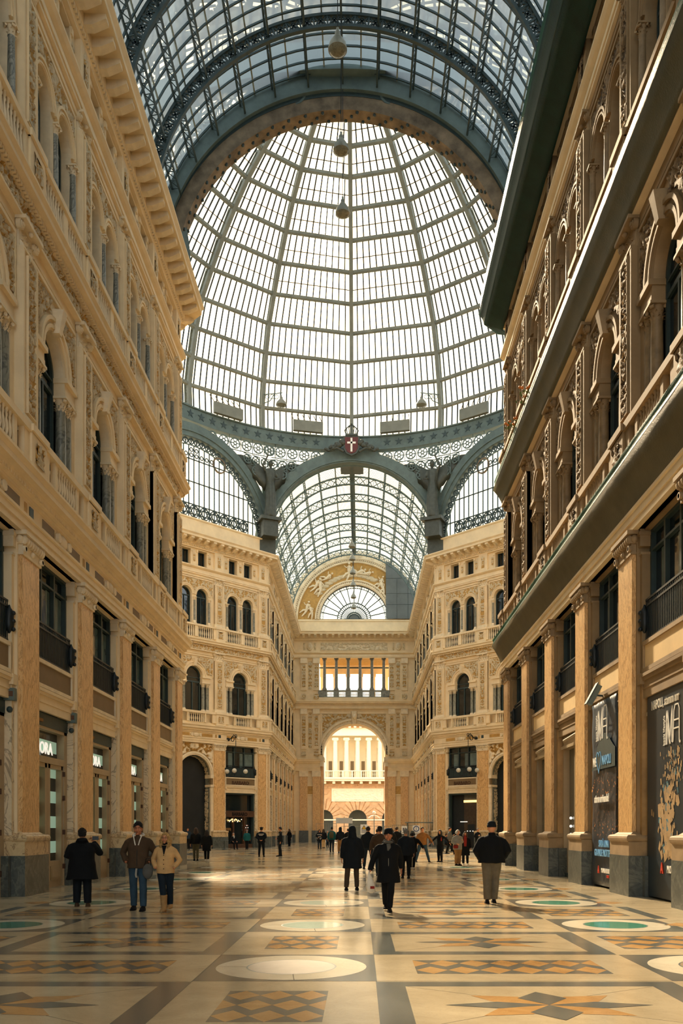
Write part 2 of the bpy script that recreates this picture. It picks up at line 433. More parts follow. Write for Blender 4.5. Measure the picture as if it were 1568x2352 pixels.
def blocks(mb, pts, n0, n1, z0, z1, spacing, w, mat, taper=0):
    for x, y, a in along(pts, n0, spacing):
        mb.M = Matrix.Translation((x, y, 0)) @ Matrix.Rotation(a, 4, 'Z'); d = n1-n0
        if taper:
            mb.add([(-w/2, 0, z0), (w/2, 0, z0), (w/2, d*0.35, z0), (-w/2, d*0.35, z0), (-w/2, 0, z1), (w/2, 0, z1), (w/2, d, z1), (-w/2, d, z1),
                    (-w/2, d, z1-(z1-z0)*taper), (w/2, d, z1-(z1-z0)*taper)],
                   [(3, 2, 1, 0), (0, 4, 7, 8, 3), (1, 2, 9, 6, 5), (3, 8, 9, 2), (8, 7, 6, 9)], mat)
        else:
            mb.box(-w/2, w/2, 0, d, z0, z1, mat)
        mb.M = None

S = 'cream_stucco'
E1 = [(.15, 9.02), (.44, 9.02), (.44, 9.2), (.48, 9.2), (.48, 9.38), (.53, 9.40), (.53, 9.47), (.40, 9.47), (.40, 9.9), (.47, 9.92), (.47, 10.0), (.55, 10.03), (.60, 10.2), (.74, 10.24), (.74, 10.38), (.82, 10.48), (.82, 10.55), (.15, 10.62)]
E2 = [(.1, 16.88), (.40, 16.88), (.40, 16.96), (.33, 16.96), (.33, 17.40), (.42, 17.42), (.50, 17.52), (.66, 17.54), (.66, 17.66), (.74, 17.74), (.74, 17.8), (.1, 17.86)]
E3 = [(.1, 23.3), (.36, 23.3), (.36, 23.42), (.40, 23.42), (.40, 23.58), (.34, 23.6), (.34, 23.76), (.46, 23.82), (.54, 23.9), (.54, 23.98), (.1, 24.02)]
E4 = [(.1, 25.5), (.34, 25.5), (.34, 25.58), (.38, 25.6), (.38, 25.74), (.48, 25.8), (.48, 26.14), (1.22, 26.14), (1.22, 26.3), (1.33, 26.42), (1.33, 26.5), (.3, 26.6), (.3, 27.85), (.4, 27.9), (.4, 28.02), (-.9, 28.05)]
def entablature(name, pts, prof, extra, label):
    mb = MB(S); sweep(mb, pts, prof, S)
    for e in extra: blocks(mb, pts, *e)
    o = mb.build(name); tag(o, kind='structure'); return o
farR = OUT+[(4.25, YC)]; farL = [(-4.25, YC)]+LEFT
full = OUT+LEFT
den1 = [(.50, .58, 10.05, 10.17, .16, .09, S)]
entablature('trim_1', farR, E1, den1, '')
entablature('trim_2', farL, E1, den1, '')
entablature('trim_3', full, E2, [(.44, .52, 17.38, 17.48, .13, .075, S)], '')
entablature('trim_4', full, E3, [], '')
entablature('trim_5', full, E4, [(.38, .46, 25.62, 25.74, .16, .09, S), (.48, 1.14, 25.82, 26.14, .74, .3, 'pale_stone', .45)], '')

# ------------------------------------------------------------------ shared part meshes
def egg_row(mb, u0, u1, n, z, r, k, mat):
    for i in range(k):
        u = u0+(u1-u0)*(i+.5)/k
        mb.ball((u, n, z), r, mat, 6, 4, (0.8*(u1-u0)/k/2/r, .8, 1))
def m_pilaster_shaft():
    mb = MB(); mb.box(-.62, .62, -.3, .30, 1.0, 9.05, S)
    mb.box(-.55, .55, .30, .40, 1.56, 8.5, 'ochre_marble'); return mb.mesh('pilaster')
def m_plinth(dark='grey_plinth'):
    mb = MB(); mb.box(-.8, .8, -.05, .56, 0, 1.0, dark); mb.box(-.98, .98, -.05, .22, 0, 1.0, dark)
    mb.box(-.79, .79, -.05, .55, 1.0, 1.34, 'sill_marble'); return mb.mesh('plinth')
def m_base():
    mb = MB()
    prof = [(0.0, 1.34), (.2, 1.34), (.235, 1.38), (.245, 1.43), (.235, 1.48), (.2, 1.51), (.1, 1.53), (.06, 1.56), (0.0, 1.6)]
    rings = []
    for d, z in prof: rings.append([(-.56-d, -.05, z), (.56+d, -.05, z), (.56+d, .36+d, z), (-.56-d, .36+d, z)])
    mb.loft(rings, 'sill_marble', True, False); return mb.mesh('pilaster_base')
def m_cap1():
    mb = MB(); c = 'pale_stone'
    mb.box(-.6, .6, .28, .44, 8.46, 8.52, c); mb.box(-.57, .57, .28, .42, 8.52, 8.72, c)
    egg_row(mb, -.64, .64, .46, 8.83, .12, 9, c)
    for sx in (-1, 1):
        for i in range(2): mb.ball((sx*.62, .36-.18*i, 8.83), .11, c, 6, 4, (.8, .9, 1))
    mb.box(-.62, .62, .28, .45, 8.72, 8.88, c); mb.box(-.7, .7, .2, .56, 8.93, 9.03, c)
    for sx in (-1, 1):
        for k in range(2): mb.tube([(sx*.55, .43, 8.6), (sx*.55, .50, 8.6)], .085-.03*k, c, 8)
    mb.ball((0, .43, 8.62), .08, c, 6, 4)
    return mb.mesh('capital')
def m_subpil():
    """narrow jamb pier beside an opening"""
    mb = MB(); mb.box(-.09, .09, -.1, .22, 1.0, 5.15, 'joint_marble'); mb.box(-.09, .09, -.1, .22, 5.15, 8.4, S)
    mb.box(-.10, .10, -.1, .25, 8.4, 8.46, 'pale_stone'); mb.box(-.11, .11, -.1, .27, 8.6, 9.04, 'pale_stone'); mb.box(-.14, .14, -.1, .3, 8.86, 8.95, 'pale_stone')
    return mb
def leaf(mb, c, ang, h, w, out, mat):
    """acanthus-like curled leaf standing at c, facing direction ang"""
    d = Vector((cos(ang), sin(ang), 0)); t = Vector((-sin(ang), cos(ang), 0)); c = Vector(c); rows = []
    for i in range(6):
        q = i/5; z = h*(q if q < .85 else .85+(q-.85)*-.6); o = out*(q**2)
        ww = w*(0.75+.5*sin(PI*min(q*1.1, 1)))*(1-q*.45)
        rows.append([c+d*(o-(.25*w if j in (0, 2) else 0))+t*ww*(j-1)/1.0*.5+Vector((0, 0, z-(0.06*h if j != 1 else 0))) for j in range(3)])
    vs = [p for r in rows for p in r]; fs = []
    for i in range(5):
        for j in range(2): fs.append((i*3+j, i*3+j+1, i*3+4+j, i*3+3+j))
    mb.add(vs, fs, mat, True)
def m_corinth_pil(w, h, n, mat='pale_stone'):
    mb = MB(); mb.box(-w/2, w/2, 0, n*.7, 0, h*.85, mat)
    for i in range(4): leaf(mb, (-w/2+w*(i+.5)/4, n*.7, 0), PI/2, h*.38, w/4, .08, mat)
    for i in range(3): leaf(mb, (-w/2+w*(i+1)/4, n*.7, h*.1), PI/2, h*.55, w/4, .11, mat)
    for sx in (-1, 1):
        for k, (r, d) in enumerate(((.13, .0), (.09, .03), (.05, .06))):
            mb.tube([(sx*(w/2+.0), n*.6, h*.74), (sx*(w/2+.0), n*.9+d, h*.74)], r, mat, 10)
        leaf(mb, (sx*w/2, n*.4, 0), PI/2-sx*PI/2, h*.4, n, .06, mat)
    mb.ball((0, n, h*.82), .07, mat, 6, 4)
    mb.box(-w/2-.1, w/2+.1, 0, n+.1, h*.87, h, mat); return mb.mesh('capital')
def m_column(h, r, mat, sq=1):
    """shaft with base; capital separate"""
    mb = MB(); mb.box(-r*1.45, r*1.45, -r*1.45, r*1.45, 0, .1, 'pale_stone')
    mb.lathe((0, 0, .1), [(r*1.4, 0), (r*1.45, .04), (r*1.35, .09), (r*1.1, .11), (r*1.25, .15), (r*1.05, .19)], 'pale_stone', 12)
    mb.lathe((0, 0, .28), [(r, 0), (r*1.0, h*.4), (r*.88, h-.32), (r*.98, h-.3), (r*.98, h-.27)], mat, 12); return mb.mesh('column')
def m_corinth_col(h, r, mat='pale_stone'):
    mb = MB(); mb.lathe((0, 0, 0), [(r*.86, 0), (r*.9, h*.5), (r*1.25, h*.86)], mat, 8)
    for i in range(8): leaf(mb, (r*.85*cos(i*PI/4), r*.85*sin(i*PI/4), 0), i*PI/4, h*.42, r*.7, r*.5, mat)
    for i in range(8): leaf(mb, (r*.85*cos((i+.5)*PI/4), r*.85*sin((i+.5)*PI/4), h*.12), (i+.5)*PI/4, h*.6, r*.6, r*.6, mat)
    for i in range(4):
        a = PI/4+i*PI/2; d = Vector((cos(a), sin(a), 0)); t_ = Vector((-sin(a), cos(a), 0)); c = d*r*1.5+Vector((0, 0, h*.76))
        mb.tube([c-t_*.05, c+t_*.05], r*.3, mat, 8)
    q = r*1.55; mb.box(-q, q, -q, q, h*.86, h, mat); return mb.mesh('capital')
def m_up_pilaster(z0, z1, w, n, res=.05, seed=0.):
    mb = MB(); mb.box(-w/2, w/2, -.1, n-.02, z0, z1, S)
    f = .1
    mb.box(-w/2, -w/2+f, -.1, n+.02, z0+.28, z1, S); mb.box(w/2-f, w/2, -.1, n+.02, z0+.28, z1, S)
    mb.box(-w/2-.08, w/2+.08, -.1, n+.1, z0, z0+.14, 'pale_stone'); mb.box(-w/2-.04, w/2+.04, -.1, n+.06, z0+.14, z0+.28, 'pale_stone')
    mb.box(-w/2, w/2, -.1, n+.03, z1-.06, z1, S)
    return mb.mesh('pilaster')
def m_relief_strip(z0, z1, w, n, seed, res=.05):
    mb = MB(); relief(mb, -w/2, w/2, z0, z1, n, .07, res, seed=seed, s=7.5)
    for a, b in ((-w/2-.03, -w/2), (w/2, w/2+.03)): mb.box(a, b, n-.03, n+.06, z0, z1, S)
    mb.box(-w/2-.03, w/2+.03, n-.03, n+.06, z0-.03, z0, S); mb.box(-w/2-.03, w/2+.03, n-.03, n+.06, z1, z1+.03, S)
    return mb.mesh('relief_panel')
def m_baluster_row(u0, u1, z0, h, n):
    mb = MB(); k = max(1, int(round((u1-u0)/.2)))
    for i in range(k):
        mb.lathe((u0+(u1-u0)*(i+.5)/k, n, z0), [(.055, 0), (.055, .05), (.03, .08), (.062, h*.35), (.055, h*.45), (.028, h*.72), (.045, h*.8), (.03, h*.86), (.055, h*.92), (.055, h)], 'pale_stone', 8)
    return mb
# window meshes
def m_frame(loop, w, n0, n1, mat, bars=(), xbars=()):
    """frame that follows a loop inward"""
    mb = MB(); P = [Vector((a, b)) for a, b in loop]; N = len(P); inn = []
    for i in range(N):
        d1 = (P[i]-P[i-1]).normalized(); d2 = (P[(i+1) % N]-P[i]).normalized()
        n1_ = Vector((-d1.y, d1.x)); n2_ = Vector((-d2.y, d2.x)); m = (n1_+n2_)/max(.3, 1+n1_.dot(n2_)); q = P[i]+m*w; inn.append((q.x, q.y))
    mb.plate([loop, inn], n0, n1, mat)
    for (a, b, c, d, ww) in bars: mb.box(min(a, c)-ww/2 if a == c else a, max(a, c)+ww/2 if a == c else c, n0, n1-.01, b if a == c else b-ww/2, d if a == c else d+ww/2, mat)
    return mb.mesh('window_frame')
def arch_loop(hw, z0, zs, seg=14, cu=0.0):
    return [(cu-hw, z0), (cu+hw, z0)]+[(cu+hw*cos(PI*i/seg), zs+hw*sin(PI*i/seg)) for i in range(seg+1)]
def m_pane(loop, n, mat='window_glass'):
    mb = MB(); mb.plate([loop], n-.02, n, mat); return mb.mesh('window_pane')
def m_railing(w, n, z0, h):
    mb = MB(); I = 'iron_black'
    for z in (z0+.04, z0+h*.86, z0+h): mb.bar((-w/2, n, z), (w/2, n, z), .035, .05, I)
    k = int(w/.11)
    for i in range(k+1):
        u = -w/2+w*i/k; mb.bar((u, n, z0), (u, n, z0+h), .018, .018, I)
    for sx in (-1, 1):
        mb.lathe((sx*w/2, n+.04, z0+h*.2), [(.02, 0), (.10, .12), (.13, .25), (.11, .38), (.13, .5), (.05, .62), (.02, .7)], I, 8)
        for q in range(3): mb.ball((sx*w/2, n+.14, z0+h*(.3+.2*q)), .06, I, 6, 4)
    mb.box(-w/2, w/2, n-.03, n-.02, z0, z0+h*.86, 'iron_dark')
    return mb.mesh('railing')

ME = {}
ME['shaft'] = m_pilaster_shaft(); ME['plinth'] = m_plinth(); ME['base'] = m_base(); ME['cap1'] = m_cap1()
ME['p2'] = m_up_pilaster(11.72, 16.2, .95, .38); ME['r2'] = m_relief_strip(12.15, 16.05, .46, .38, 1.3)
ME['c2'] = m_corinth_pil(.95, .72, .4)
ME['p3'] = m_up_pilaster(19.08, 22.75, .9, .38); ME['r3'] = m_relief_strip(19.5, 22.6, .42, .38, 5.1)
ME['c3'] = m_corinth_pil(.85, .56, .36)
mb = MB(); mb.box(-.5, .5, -.1, .62, 10.6, 11.55, S); mb.box(-.55, .55, -.1, .68, 11.55, 11.72, S); relief(mb, -.28, .28, 10.82, 11.38, .62, .05, .05, seed=9.2); ME['ped2'] = mb.mesh('pedestal')
mb = MB(); mb.box(-.48, .48, -.1, .58, 17.84, 18.9, S); mb.box(-.53, .53, -.1, .64, 18.9, 19.08, S); relief(mb, -.26, .26, 18.1, 18.7, .58, .05, .05, seed=3.2); ME['ped3'] = mb.mesh('pedestal')
mb = MB(); mb.box(-.45, .45, -.1, .34, 24.0, 25.52, S); relief(mb, -.16, .16, 24.3, 25.3, .345, .05, .05, seed=11.2); ME['p4'] = mb.mesh('pilaster')
ME['col2'] = m_column(2.55, .155, 'grey_marble'); ME['colc2'] = m_corinth_col(.46, .155)
ME['col3'] = m_column(2.0, .1, 'grey_marble'); ME['colc3'] = m_corinth_col(.3, .1)
def ground_window_mesh(w):
    h0, h1 = 6.22, 9.02; lp = [(-w/2, h0), (w/2, h0), (w/2, h1), (-w/2, h1)]
    fr = m_frame(lp, .12, -.12, .02, 'iron_dark', [(-w/6, h0, -w/6, h1, .1), (w/6, h0, w/6, h1, .1), (-w/2, h1-.55, w/2, h1-.55, .06)])
    mb = MB(); mb.plate([lp], -.12, -.1, 'window_glass')
    for a, b, z0 in ((-w/2+.15, -w/6-.12, h0+1.05), (-w/6+.1, -.1, h0+.2), (w/6+.12, w/2-.5, h0+.9)): mb.box(a, b, -.1, -.095, z0, h1-.62, 'pane_pale')  # pale strips put curtains and reflections into the pane colour
    return fr, mb.mesh('window_pane')

def make_wall(name, P0, P1, pil, bays, end_fill=(0.62, 0.62), ground_window_glass=None, zlow=0):
    """P0, P1 on the pilaster face line; pil = pilaster centres along u; bays = kind of each gap"""
    P0 = Vector(P0); P1 = Vector(P1); d = (P1-P0).normalized(); N = Vector((-d.y, d.x)); L = (P1-P0).length
    org = P0-N*0.4; ang = atan2(d.y, d.x)
    mb = MB(S)
    # mass behind
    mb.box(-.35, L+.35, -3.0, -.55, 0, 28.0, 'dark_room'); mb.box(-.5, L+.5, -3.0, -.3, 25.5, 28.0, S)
    root_parts = []
    def fill(u0, u1):
        if u1-u0 < .02: return
        mb.box(u0, u1, -.5, .3, 0, 9.05, S); mb.box(u0, u1, -.5, .18, 9.0, 26, S); mb.box(u0, u1, -.4, .4, 0, 1.0, 'grey_plinth')
    fill(-.2 if pil[0] < 1 else 0, pil[0]-.0); fill(pil[-1], L+(.2 if L-pil[-1] < 1 else 0))
    lst = []
    for i in range(len(pil)-1):
        c = (pil[i]+pil[i+1])/2; p = pil[i+1]-pil[i]; kind = bays[i]; mb.M = Matrix.Translation((c, 0, 0)); h = p/2
        # ground storey
        if kind != 'portal':
            w = p-1.48
            mb.box(-h, h, -.5, .16, 8.98, 10.0, S)                      # lintel / behind entablature
            mb.box(-h, h, -.5, .30, 9.02, 9.05, S)
            a, b = -w/2, w/2
            mb.box(a, b, -.4, .16, 5.05, 6.24, S)                      # parapet block
            mb.box(a, b, .16, .22, 6.14, 6.24, 'pale_stone'); mb.box(a, b, .16, .22, 5.48, 5.58, 'pale_stone')
            mb.box(a, a+.1, .16, .22, 5.58, 6.14, 'pale_stone'); mb.box(b-.1, b, .16, .22, 5.58, 6.14, 'pale_stone')
            mb.box(a+.1, b-.1, .16, .17, 5.58, 6.14, 'brown_panel' if kind[0] in 'LD' else 'cream_panel')
            mb.box(a, b, .1, .28, 5.36, 5.44, S); mb.box(a, b, .1, .24, 5.28, 5.36, S); mb.box(a, b, .1, .19, 4.86, 5.28, S); mb.box(a-.02, b+.02, .1, .21, 5.08, 5.12, S)
            mb.box(a-.1, a+.12, .1, .30, 5.2, 5.46, S); mb.box(b-.12, b+.1, .1, .30, 5.2, 5.46, S)
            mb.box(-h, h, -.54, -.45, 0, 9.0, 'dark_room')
            for sx in (-1, 1):
                M0 = mb.M; mb.M = M0 @ Matrix.Translation((sx*(h-.68), 0, 0)); sp = m_subpil(); vs = sp.v
                mb.M = M0 @ Matrix.Translation((sx*(h-.68), 0, 0))
                for fi, f in enumerate(sp.f): pass
                o = len(mb.v); mb.v += [tuple(mb.M @ Vector(q)) for q in sp.v]
                for fi, f in enumerate(sp.f): mb.f.append(tuple(o+k for k in f)); mb.mi.append(mb.m(sp.mats[sp.mi[fi]]))
                mb.M = M0
        else:
            R = 1.62; zs = 6.35
            lp = [(-h, 0), (-R, 0)]+[(-R*cos(PI*k/18), zs+R*sin(PI*k/18)) for k in range(19)]+[(R, 0), (h, 0), (h, 9.0), (-h, 9.0)]
            mb.plate([lp], -1.6, .1, 'gold_ground', 'grey_marble')
            mb.arcband(0, zs, R, R+.3, .1, .28, 'pale_stone', 0, PI, 20); mb.arcband(0, zs, R+.1, R+.2, .28, .33, 'pale_stone', 0, PI, 20)
            for sx in (-1, 1):
                x0 = sx*(R+.0); x1 = sx*(R+.34)
                mb.box(min(x0, x1), max(x0, x1), .1, .28, 0, 5.3, 'pale_stone'); mb.box(min(x0, x1)-.05, max(x0, x1)+.05, -1.4, .34, 5.3, 5.5, 'pale_stone')
                mb.box(min(x0, x1), max(x0, x1), -.2, .26, 5.5, 6.05, 'brown_panel'); mb.box(min(x0, x1)-.05, max(x0, x1)+.05, -1.4, .34, 6.05, 6.35, 'pale_stone')
                # carved jamb panel facing the opening
                def fj(a, b, sx=sx):
                    nn = -1.25+1.2*a; z = 1.3+3.8*b; hh = relief_h(nn+.65, z, 6, 2.2); return (sx*(R-.02-.06*hh), nn, z), hh
                mb.grid(fj, 22, 70, 'grey_marble', None, True, lambda q: 'stucco_relief' if q > .42 else 'grey_marble')
            def fs(a, b):
                nn = -1.25+1.2*a; th = PI*b; hh = relief_h(nn+.65, th*R, 6, 5.2); r = R-.02-.06*hh; return (r*cos(th), nn, zs+r*sin(th)), hh
            mb.grid(fs, 22, 90, 'grey_marble', None, True, lambda q: 'stucco_relief' if q > .42 else 'grey_marble')
            relief(mb, -h+.62, h-.62, 7.0, 8.95, .1, .16, .06, 'gold_ground', 'pale_stone', lambda u, z: (u*u+(z-zs)**2) > (R+.32)**2, 4.4, 2.6)
            mb.box(-R-.1, R+.1, -1.6, -1.55, 0, 8.2, 'iron_black')
            for q in range(13): mb.box(-R+.26*q-.02, -R+.26*q+.02, -1.55, -1.5, .1, 5.9, 'iron_dark')
            for z in (.1, 1.2, 3.4, 5.9, 6.2): mb.box(-R, R, -1.55, -1.49, z, z+.09, 'iron_dark')
            for q in range(9): mb.bar((.3*cos(PI*q/8), -1.52, 6.3+.3*sin(PI*q/8)), (R*cos(PI*q/8), -1.52, 6.3+R*sin(PI*q/8)), .04, .04, 'iron_dark')
            mb.box(-h, -R, -.5, .2, 0, 1.0, 'grey_plinth'); mb.box(R, h, -.5, .2, 0, 1.0, 'grey_plinth')
            mb.box(-h, h, -.5, .16, 8.98, 10.0, S)
        # frieze panels
        mb.box(-h+.75, -.62, .40, .415, 9.56, 9.82, 'brown_panel' if kind[0] == 'L' else 'gold_ground'); mb.box(.62, h-.75, .40, .415, 9.56, 9.82, 'brown_panel' if kind[0] == 'L' else 'gold_ground')
        mb.ball((0, .42, 9.68), .2, 'pale_stone', 10, 6, (1.5, .5, 1)); mb.box(-.5, .5, .40, .44, 9.6, 9.78, 'pale_stone'); mb.tube([(-.42, .42, 9.68), (-.42, .5, 9.68)], .13, 'pale_stone', 10); mb.tube([(.42, .42, 9.68), (.42, .5, 9.68)], .13, 'pale_stone', 10)
        mb.box(-h-.12, -h+.12, .40, .42, 9.56, 9.82, 'iron_dark'); mb.box(-h+.3, -h+.45, .40, .42, 9.56, 9.82, 'gold_ground')
        # second storey
        A = .82; zs = 14.72; zt = 14.2; B = min(1.5, h-.62)
        hole = [(-B, 11.6), (B, 11.6), (B, zt), (A, zt), (A, zs)]+[(A*cos(PI*k/16), zs+A*sin(PI*k/16)) for k in range(1, 16)]+[(-A, zs), (-A, zt), (-B, zt)]
        mb.plate([[(-h, 10.55), (h, 10.55), (h, 17.1), (-h, 17.1)], hole, [(-.77, 10.8), (.77, 10.8), (.77, 11.5), (-.77, 11.5)]], -.3, .16, S, 'pale_stone')
        for r0, r1, n0, n1 in ((A, A+.36, .16, .22), (A+.06, A+.16, .22, .26), (A+.26, A+.36, .22, .29)): mb.arcband(0, zs, r0, r1, n0, n1, S, 0, PI, 20)
        for sx in (-1, 1):
            a, b = sorted((sx*(A-.03), sx*(B+.08))); mb.box(a, b, -.28, .22, zt, zt+.16, S); mb.box(a-.03, b+.03, -.28, .30, zs-.14, zs, S); mb.box(a, b, -.28, .2, zt+.16, zs-.14, S)
        mb.add([(-.14, .16, 15.5), (.14, .16, 15.5), (.2, .16, 16.15), (-.2, .16, 16.15), (-.1, .36, 15.52), (.1, .36, 15.52), (.15, .5, 16.15), (-.15, .5, 16.15)],
               [(4, 5, 6, 7), (0, 4, 7, 3), (1, 2, 6, 5), (3, 7, 6, 2), (0, 1, 5, 4)], 'pale_stone')
        F = h-.6
        relief(mb, -F, F, 14.9, 16.35, .165, .07, .055, clip=lambda u, z: (u*u+(z-14.72)**2) > 1.24**2 and abs(u) > .2, seed=2.1, s=5)
        for a, b, z0, z1 in ((-F-.07, F+.07, 16.42, 16.52), (-F-.07, -F, 14.72, 16.42), (F, F+.07, 14.72, 16.42)): mb.box(a, b, .16, .24, z0, z1, S)
        mb.box(-h, h, .16, .22, 16.6, 16.88, S)
        mb.box(-h, h, -.1, .45, 10.55, 10.78, S); mb.box(-h, h, .38, .62, 11.52, 11.7, S)
        for a, b in ((-h+.5, -h+.85), (-.95, -.78), (.78, .95), (h-.85, h-.5)): mb.box(a, b, .42, .56, 10.78, 11.55, S)
        # third storey
        holes = [[(cu-.6, 19.15), (cu+.6, 19.15)]+[(cu+.6*cos(PI*k/14), 21.6+.6*sin(PI*k/14)) for k in range(15)] for cu in (-.82, .82)]
        mb.plate([[(-h, 17.1), (h, 17.1), (h, 23.5), (-h, 23.5)]]+holes+[[(-h+.72, 18.02), (-.18, 18.02), (-.18, 18.88), (-h+.72, 18.88)], [(.18, 18.02), (h-.72, 18.02), (h-.72, 18.88), (.18, 18.88)]], -.3, .16, S, 'pale_stone')
        for cu in (-.82, .82):
            for r0, r1, n0, n1 in ((.6, .81, .16, .22), (.63, .68, .22, .25), (.74, .81, .22, .27)): mb.arcband(cu, 21.6, r0, r1, n0, n1, S, 0, PI, 16)
        relief(mb, -F, F, 21.6, 22.9, .165, .06, .05, clip=lambda u, z: ((abs(u)-.82)**2+(z-21.6)**2) > .84**2 and z > 21.75, seed=8.1, s=6)
        for a, b, z0, z1 in ((-F-.07, F+.07, 22.95, 23.05), (-F-.07, -F, 21.6, 22.95), (F, F+.07, 21.6, 22.95)): mb.box(a, b, .16, .23, z0, z1, S)
        for sx in (-1, 1):
            for uu in (sx*.16, sx*1.48): mb.box(uu-.05, uu+.05, .16, .2, 19.3, 21.4, 'pale_stone')
        mb.box(-h, h, .16, .26, 23.1, 23.35, S)
        mb.box(-h, h, -.1, .42, 17.8, 18.0, S); mb.box(-h, h, .34, .58, 18.9, 19.06, S)
        for a, b in ((-h+.48, -h+.7), (-.16, .16), (h-.7, h-.48)): mb.box(a, b, .38, .52, 18.0, 18.92, S)
        # attic
        holes = [[(cu-.5, 24.12), (cu+.5, 24.12), (cu+.5, 25.4), (cu-.5, 25.4)] for cu in (-.82, .82)]
        mb.plate([[(-h, 23.5), (h, 23.5), (h, 26.2), (-h, 26.2)]]+holes, -.45, .16, S, S)
        for cu in (-.82, .82):
            for sx in (-1, 1): mb.box(cu+sx*.5-.05, cu+sx*.5+.05, .16, .2, 24.12, 25.4, S); mb.box(cu+sx*.55-.09, cu+sx*.55+.09, .16, .24, 25.2, 25.4, S)
            mb.box(cu-.58, cu+.58, .16, .2, 25.4, 25.48, S)
        for uu in (0, -1.55, 1.55): relief(mb, uu-.11, uu+.11, 24.4, 25.1, .165, .04, .05, seed=6.1)
        # entablature-2 frieze relief strip
        relief(mb, -h, h, 16.97, 17.39, .335, .07, .045, seed=14.5, s=6)
        mb.M = None
        lst.append((c, p, kind))
    wall = mb.build(name, None, (org.x, org.y, 0), ang); tag(wall, kind='structure')
    # repeated parts
    for i, u in enumerate(pil):
        P = link('pilaster', ME['shaft'], wall, (u, 0, 0)); link('plinth', ME['plinth'], P); link('pilaster_base', ME['base'], P); link('capital', ME['cap1'], P)
        P = link('pilaster', ME['p2'], wall, (u, 0, 0)); link('relief_panel', ME['r2'], P); link('capital', ME['c2'], P, (0, 0, 16.18)); link('pedestal', ME['ped2'], P)
        P = link('pilaster', ME['p3'], wall, (u, 0, 0)); link('relief_panel', ME['r3'], P); link('capital', ME['c3'], P, (0, 0, 22.75)); link('pedestal', ME['ped3'], P)
        link('pilaster', ME['p4'], wall, (u, 0, 0))
    for c, p, kind in lst:
        key = round(p, 3); w = p-1.48; B = min(1.5, p/2-.62)
        if ('gw', key) not in ME:
            ME[('gw', key)] = ground_window_mesh(w); ME[('rail', key)] = m_railing(w-.05, .12, 6.26, 1.0)
            lp = [(-B, 11.65), (B, 11.65), (B, 14.2), (.82, 14.2), (.82, 14.72)]+[(.82*cos(PI*k/14), 14.72+.82*sin(PI*k/14)) for k in range(1, 14)]+[(-.82, 14.72), (-.82, 14.2), (-B, 14.2)]
            al = arch_loop(.8, 11.65, 14.72)
            ME[('w2f', key)] = m_frame(al, .1, -.22, -.12, 'iron_dark', [(0, 11.65, 0, 14.2, .09), (-.8, 14.25, .8, 14.25, .12), (-.8, 14.6, .8, 14.6, .05)])
            ME[('w2p', key)] = m_pane(lp, -.2)
            al = arch_loop(.58, 19.2, 21.6)
            ME['w3f'] = m_frame(al, .07, -.2, -.12, 'iron_dark', [(0, 19.2, 0, 21.5, .05), (-.58, 21.5, .58, 21.5, .08)]); ME['w3p'] = m_pane(al, -.2)
            lp = [(-.5, 24.1), (.5, 24.1), (.5, 25.42), (-.5, 25.42)]
            ME['w4f'] = m_frame(lp, .07, -.4, -.3, 'iron_dark', [(0, 24.1, 0, 25.4, .05)]); ME['w4p'] = m_pane(lp, -.38)
            mb = m_baluster_row(-.76, .76, 10.78, .74, .49); ME[('b2', key)] = mb.mesh('balustrade')
            mb = m_baluster_row(-p/2+.72, -.18, 18.0, .9, .45); m2 = m_baluster_row(.18, p/2-.72, 18.0, .9, .45); o = len(mb.v); mb.v += m2.v
            for fi, f in enumerate(m2.f): mb.sm.add(len(mb.f)) if fi in m2.sm else None; mb.f.append(tuple(o+k for k in f)); mb.mi.append(m2.mi[fi])
            ME[('b3', key)] = mb.mesh('balustrade')
        if kind != 'portal':
            W = link('window', ME[('gw', key)][0], wall, (c, 0, 0)); link('window_pane', ME[('gw', key)][1], W); link('railing', ME[('rail', key)], W)
        W = link('window', ME[('w2f', key)], wall, (c, 0, 0)); link('window_pane', ME[('w2p', key)], W)
        for sx in (-1, 1):
            Q = link('column', ME['col2'], wall, (c+sx*.98, .02, 11.62)); link('capital', ME['colc2'], Q, (0, 0, 2.1+.02))
            Q = link('column', ME['col2'], wall, (c+sx*(B-.1), .02, 11.62)); link('capital', ME['colc2'], Q, (0, 0, 2.12))
        link('balustrade', ME[('b2', key)], wall, (c, 0, 0)); link('balustrade', ME[('b3', key)], wall, (c, 0, 0))
        for cu in (-.82, .82):
            W = link('window', ME['w3f'], wall, (c+cu, 0, 0)); link('window_pane', ME['w3p'], W)
            W = link('window', ME['w4f'], wall, (c+cu, 0, 0)); link('window_pane', ME['w4p'], W)
        for uu in (-1.48, 0, 1.48):
            Q = link('column', ME['col3'], wall, (c+uu, .2, 19.1)); link('capital', ME['colc3'], Q, (0, 0, 1.98))
    return wall, org, d, N

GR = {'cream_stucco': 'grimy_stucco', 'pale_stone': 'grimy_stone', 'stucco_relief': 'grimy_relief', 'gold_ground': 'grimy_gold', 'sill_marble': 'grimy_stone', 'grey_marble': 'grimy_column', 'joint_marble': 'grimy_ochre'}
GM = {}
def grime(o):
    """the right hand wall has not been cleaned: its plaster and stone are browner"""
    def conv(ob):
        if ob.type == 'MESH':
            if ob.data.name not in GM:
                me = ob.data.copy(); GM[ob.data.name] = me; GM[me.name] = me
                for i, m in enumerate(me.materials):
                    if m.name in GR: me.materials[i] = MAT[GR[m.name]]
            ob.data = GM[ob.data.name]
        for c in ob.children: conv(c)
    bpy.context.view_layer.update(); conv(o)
near_pil = [39.4-4.45*k for k in range(8)]
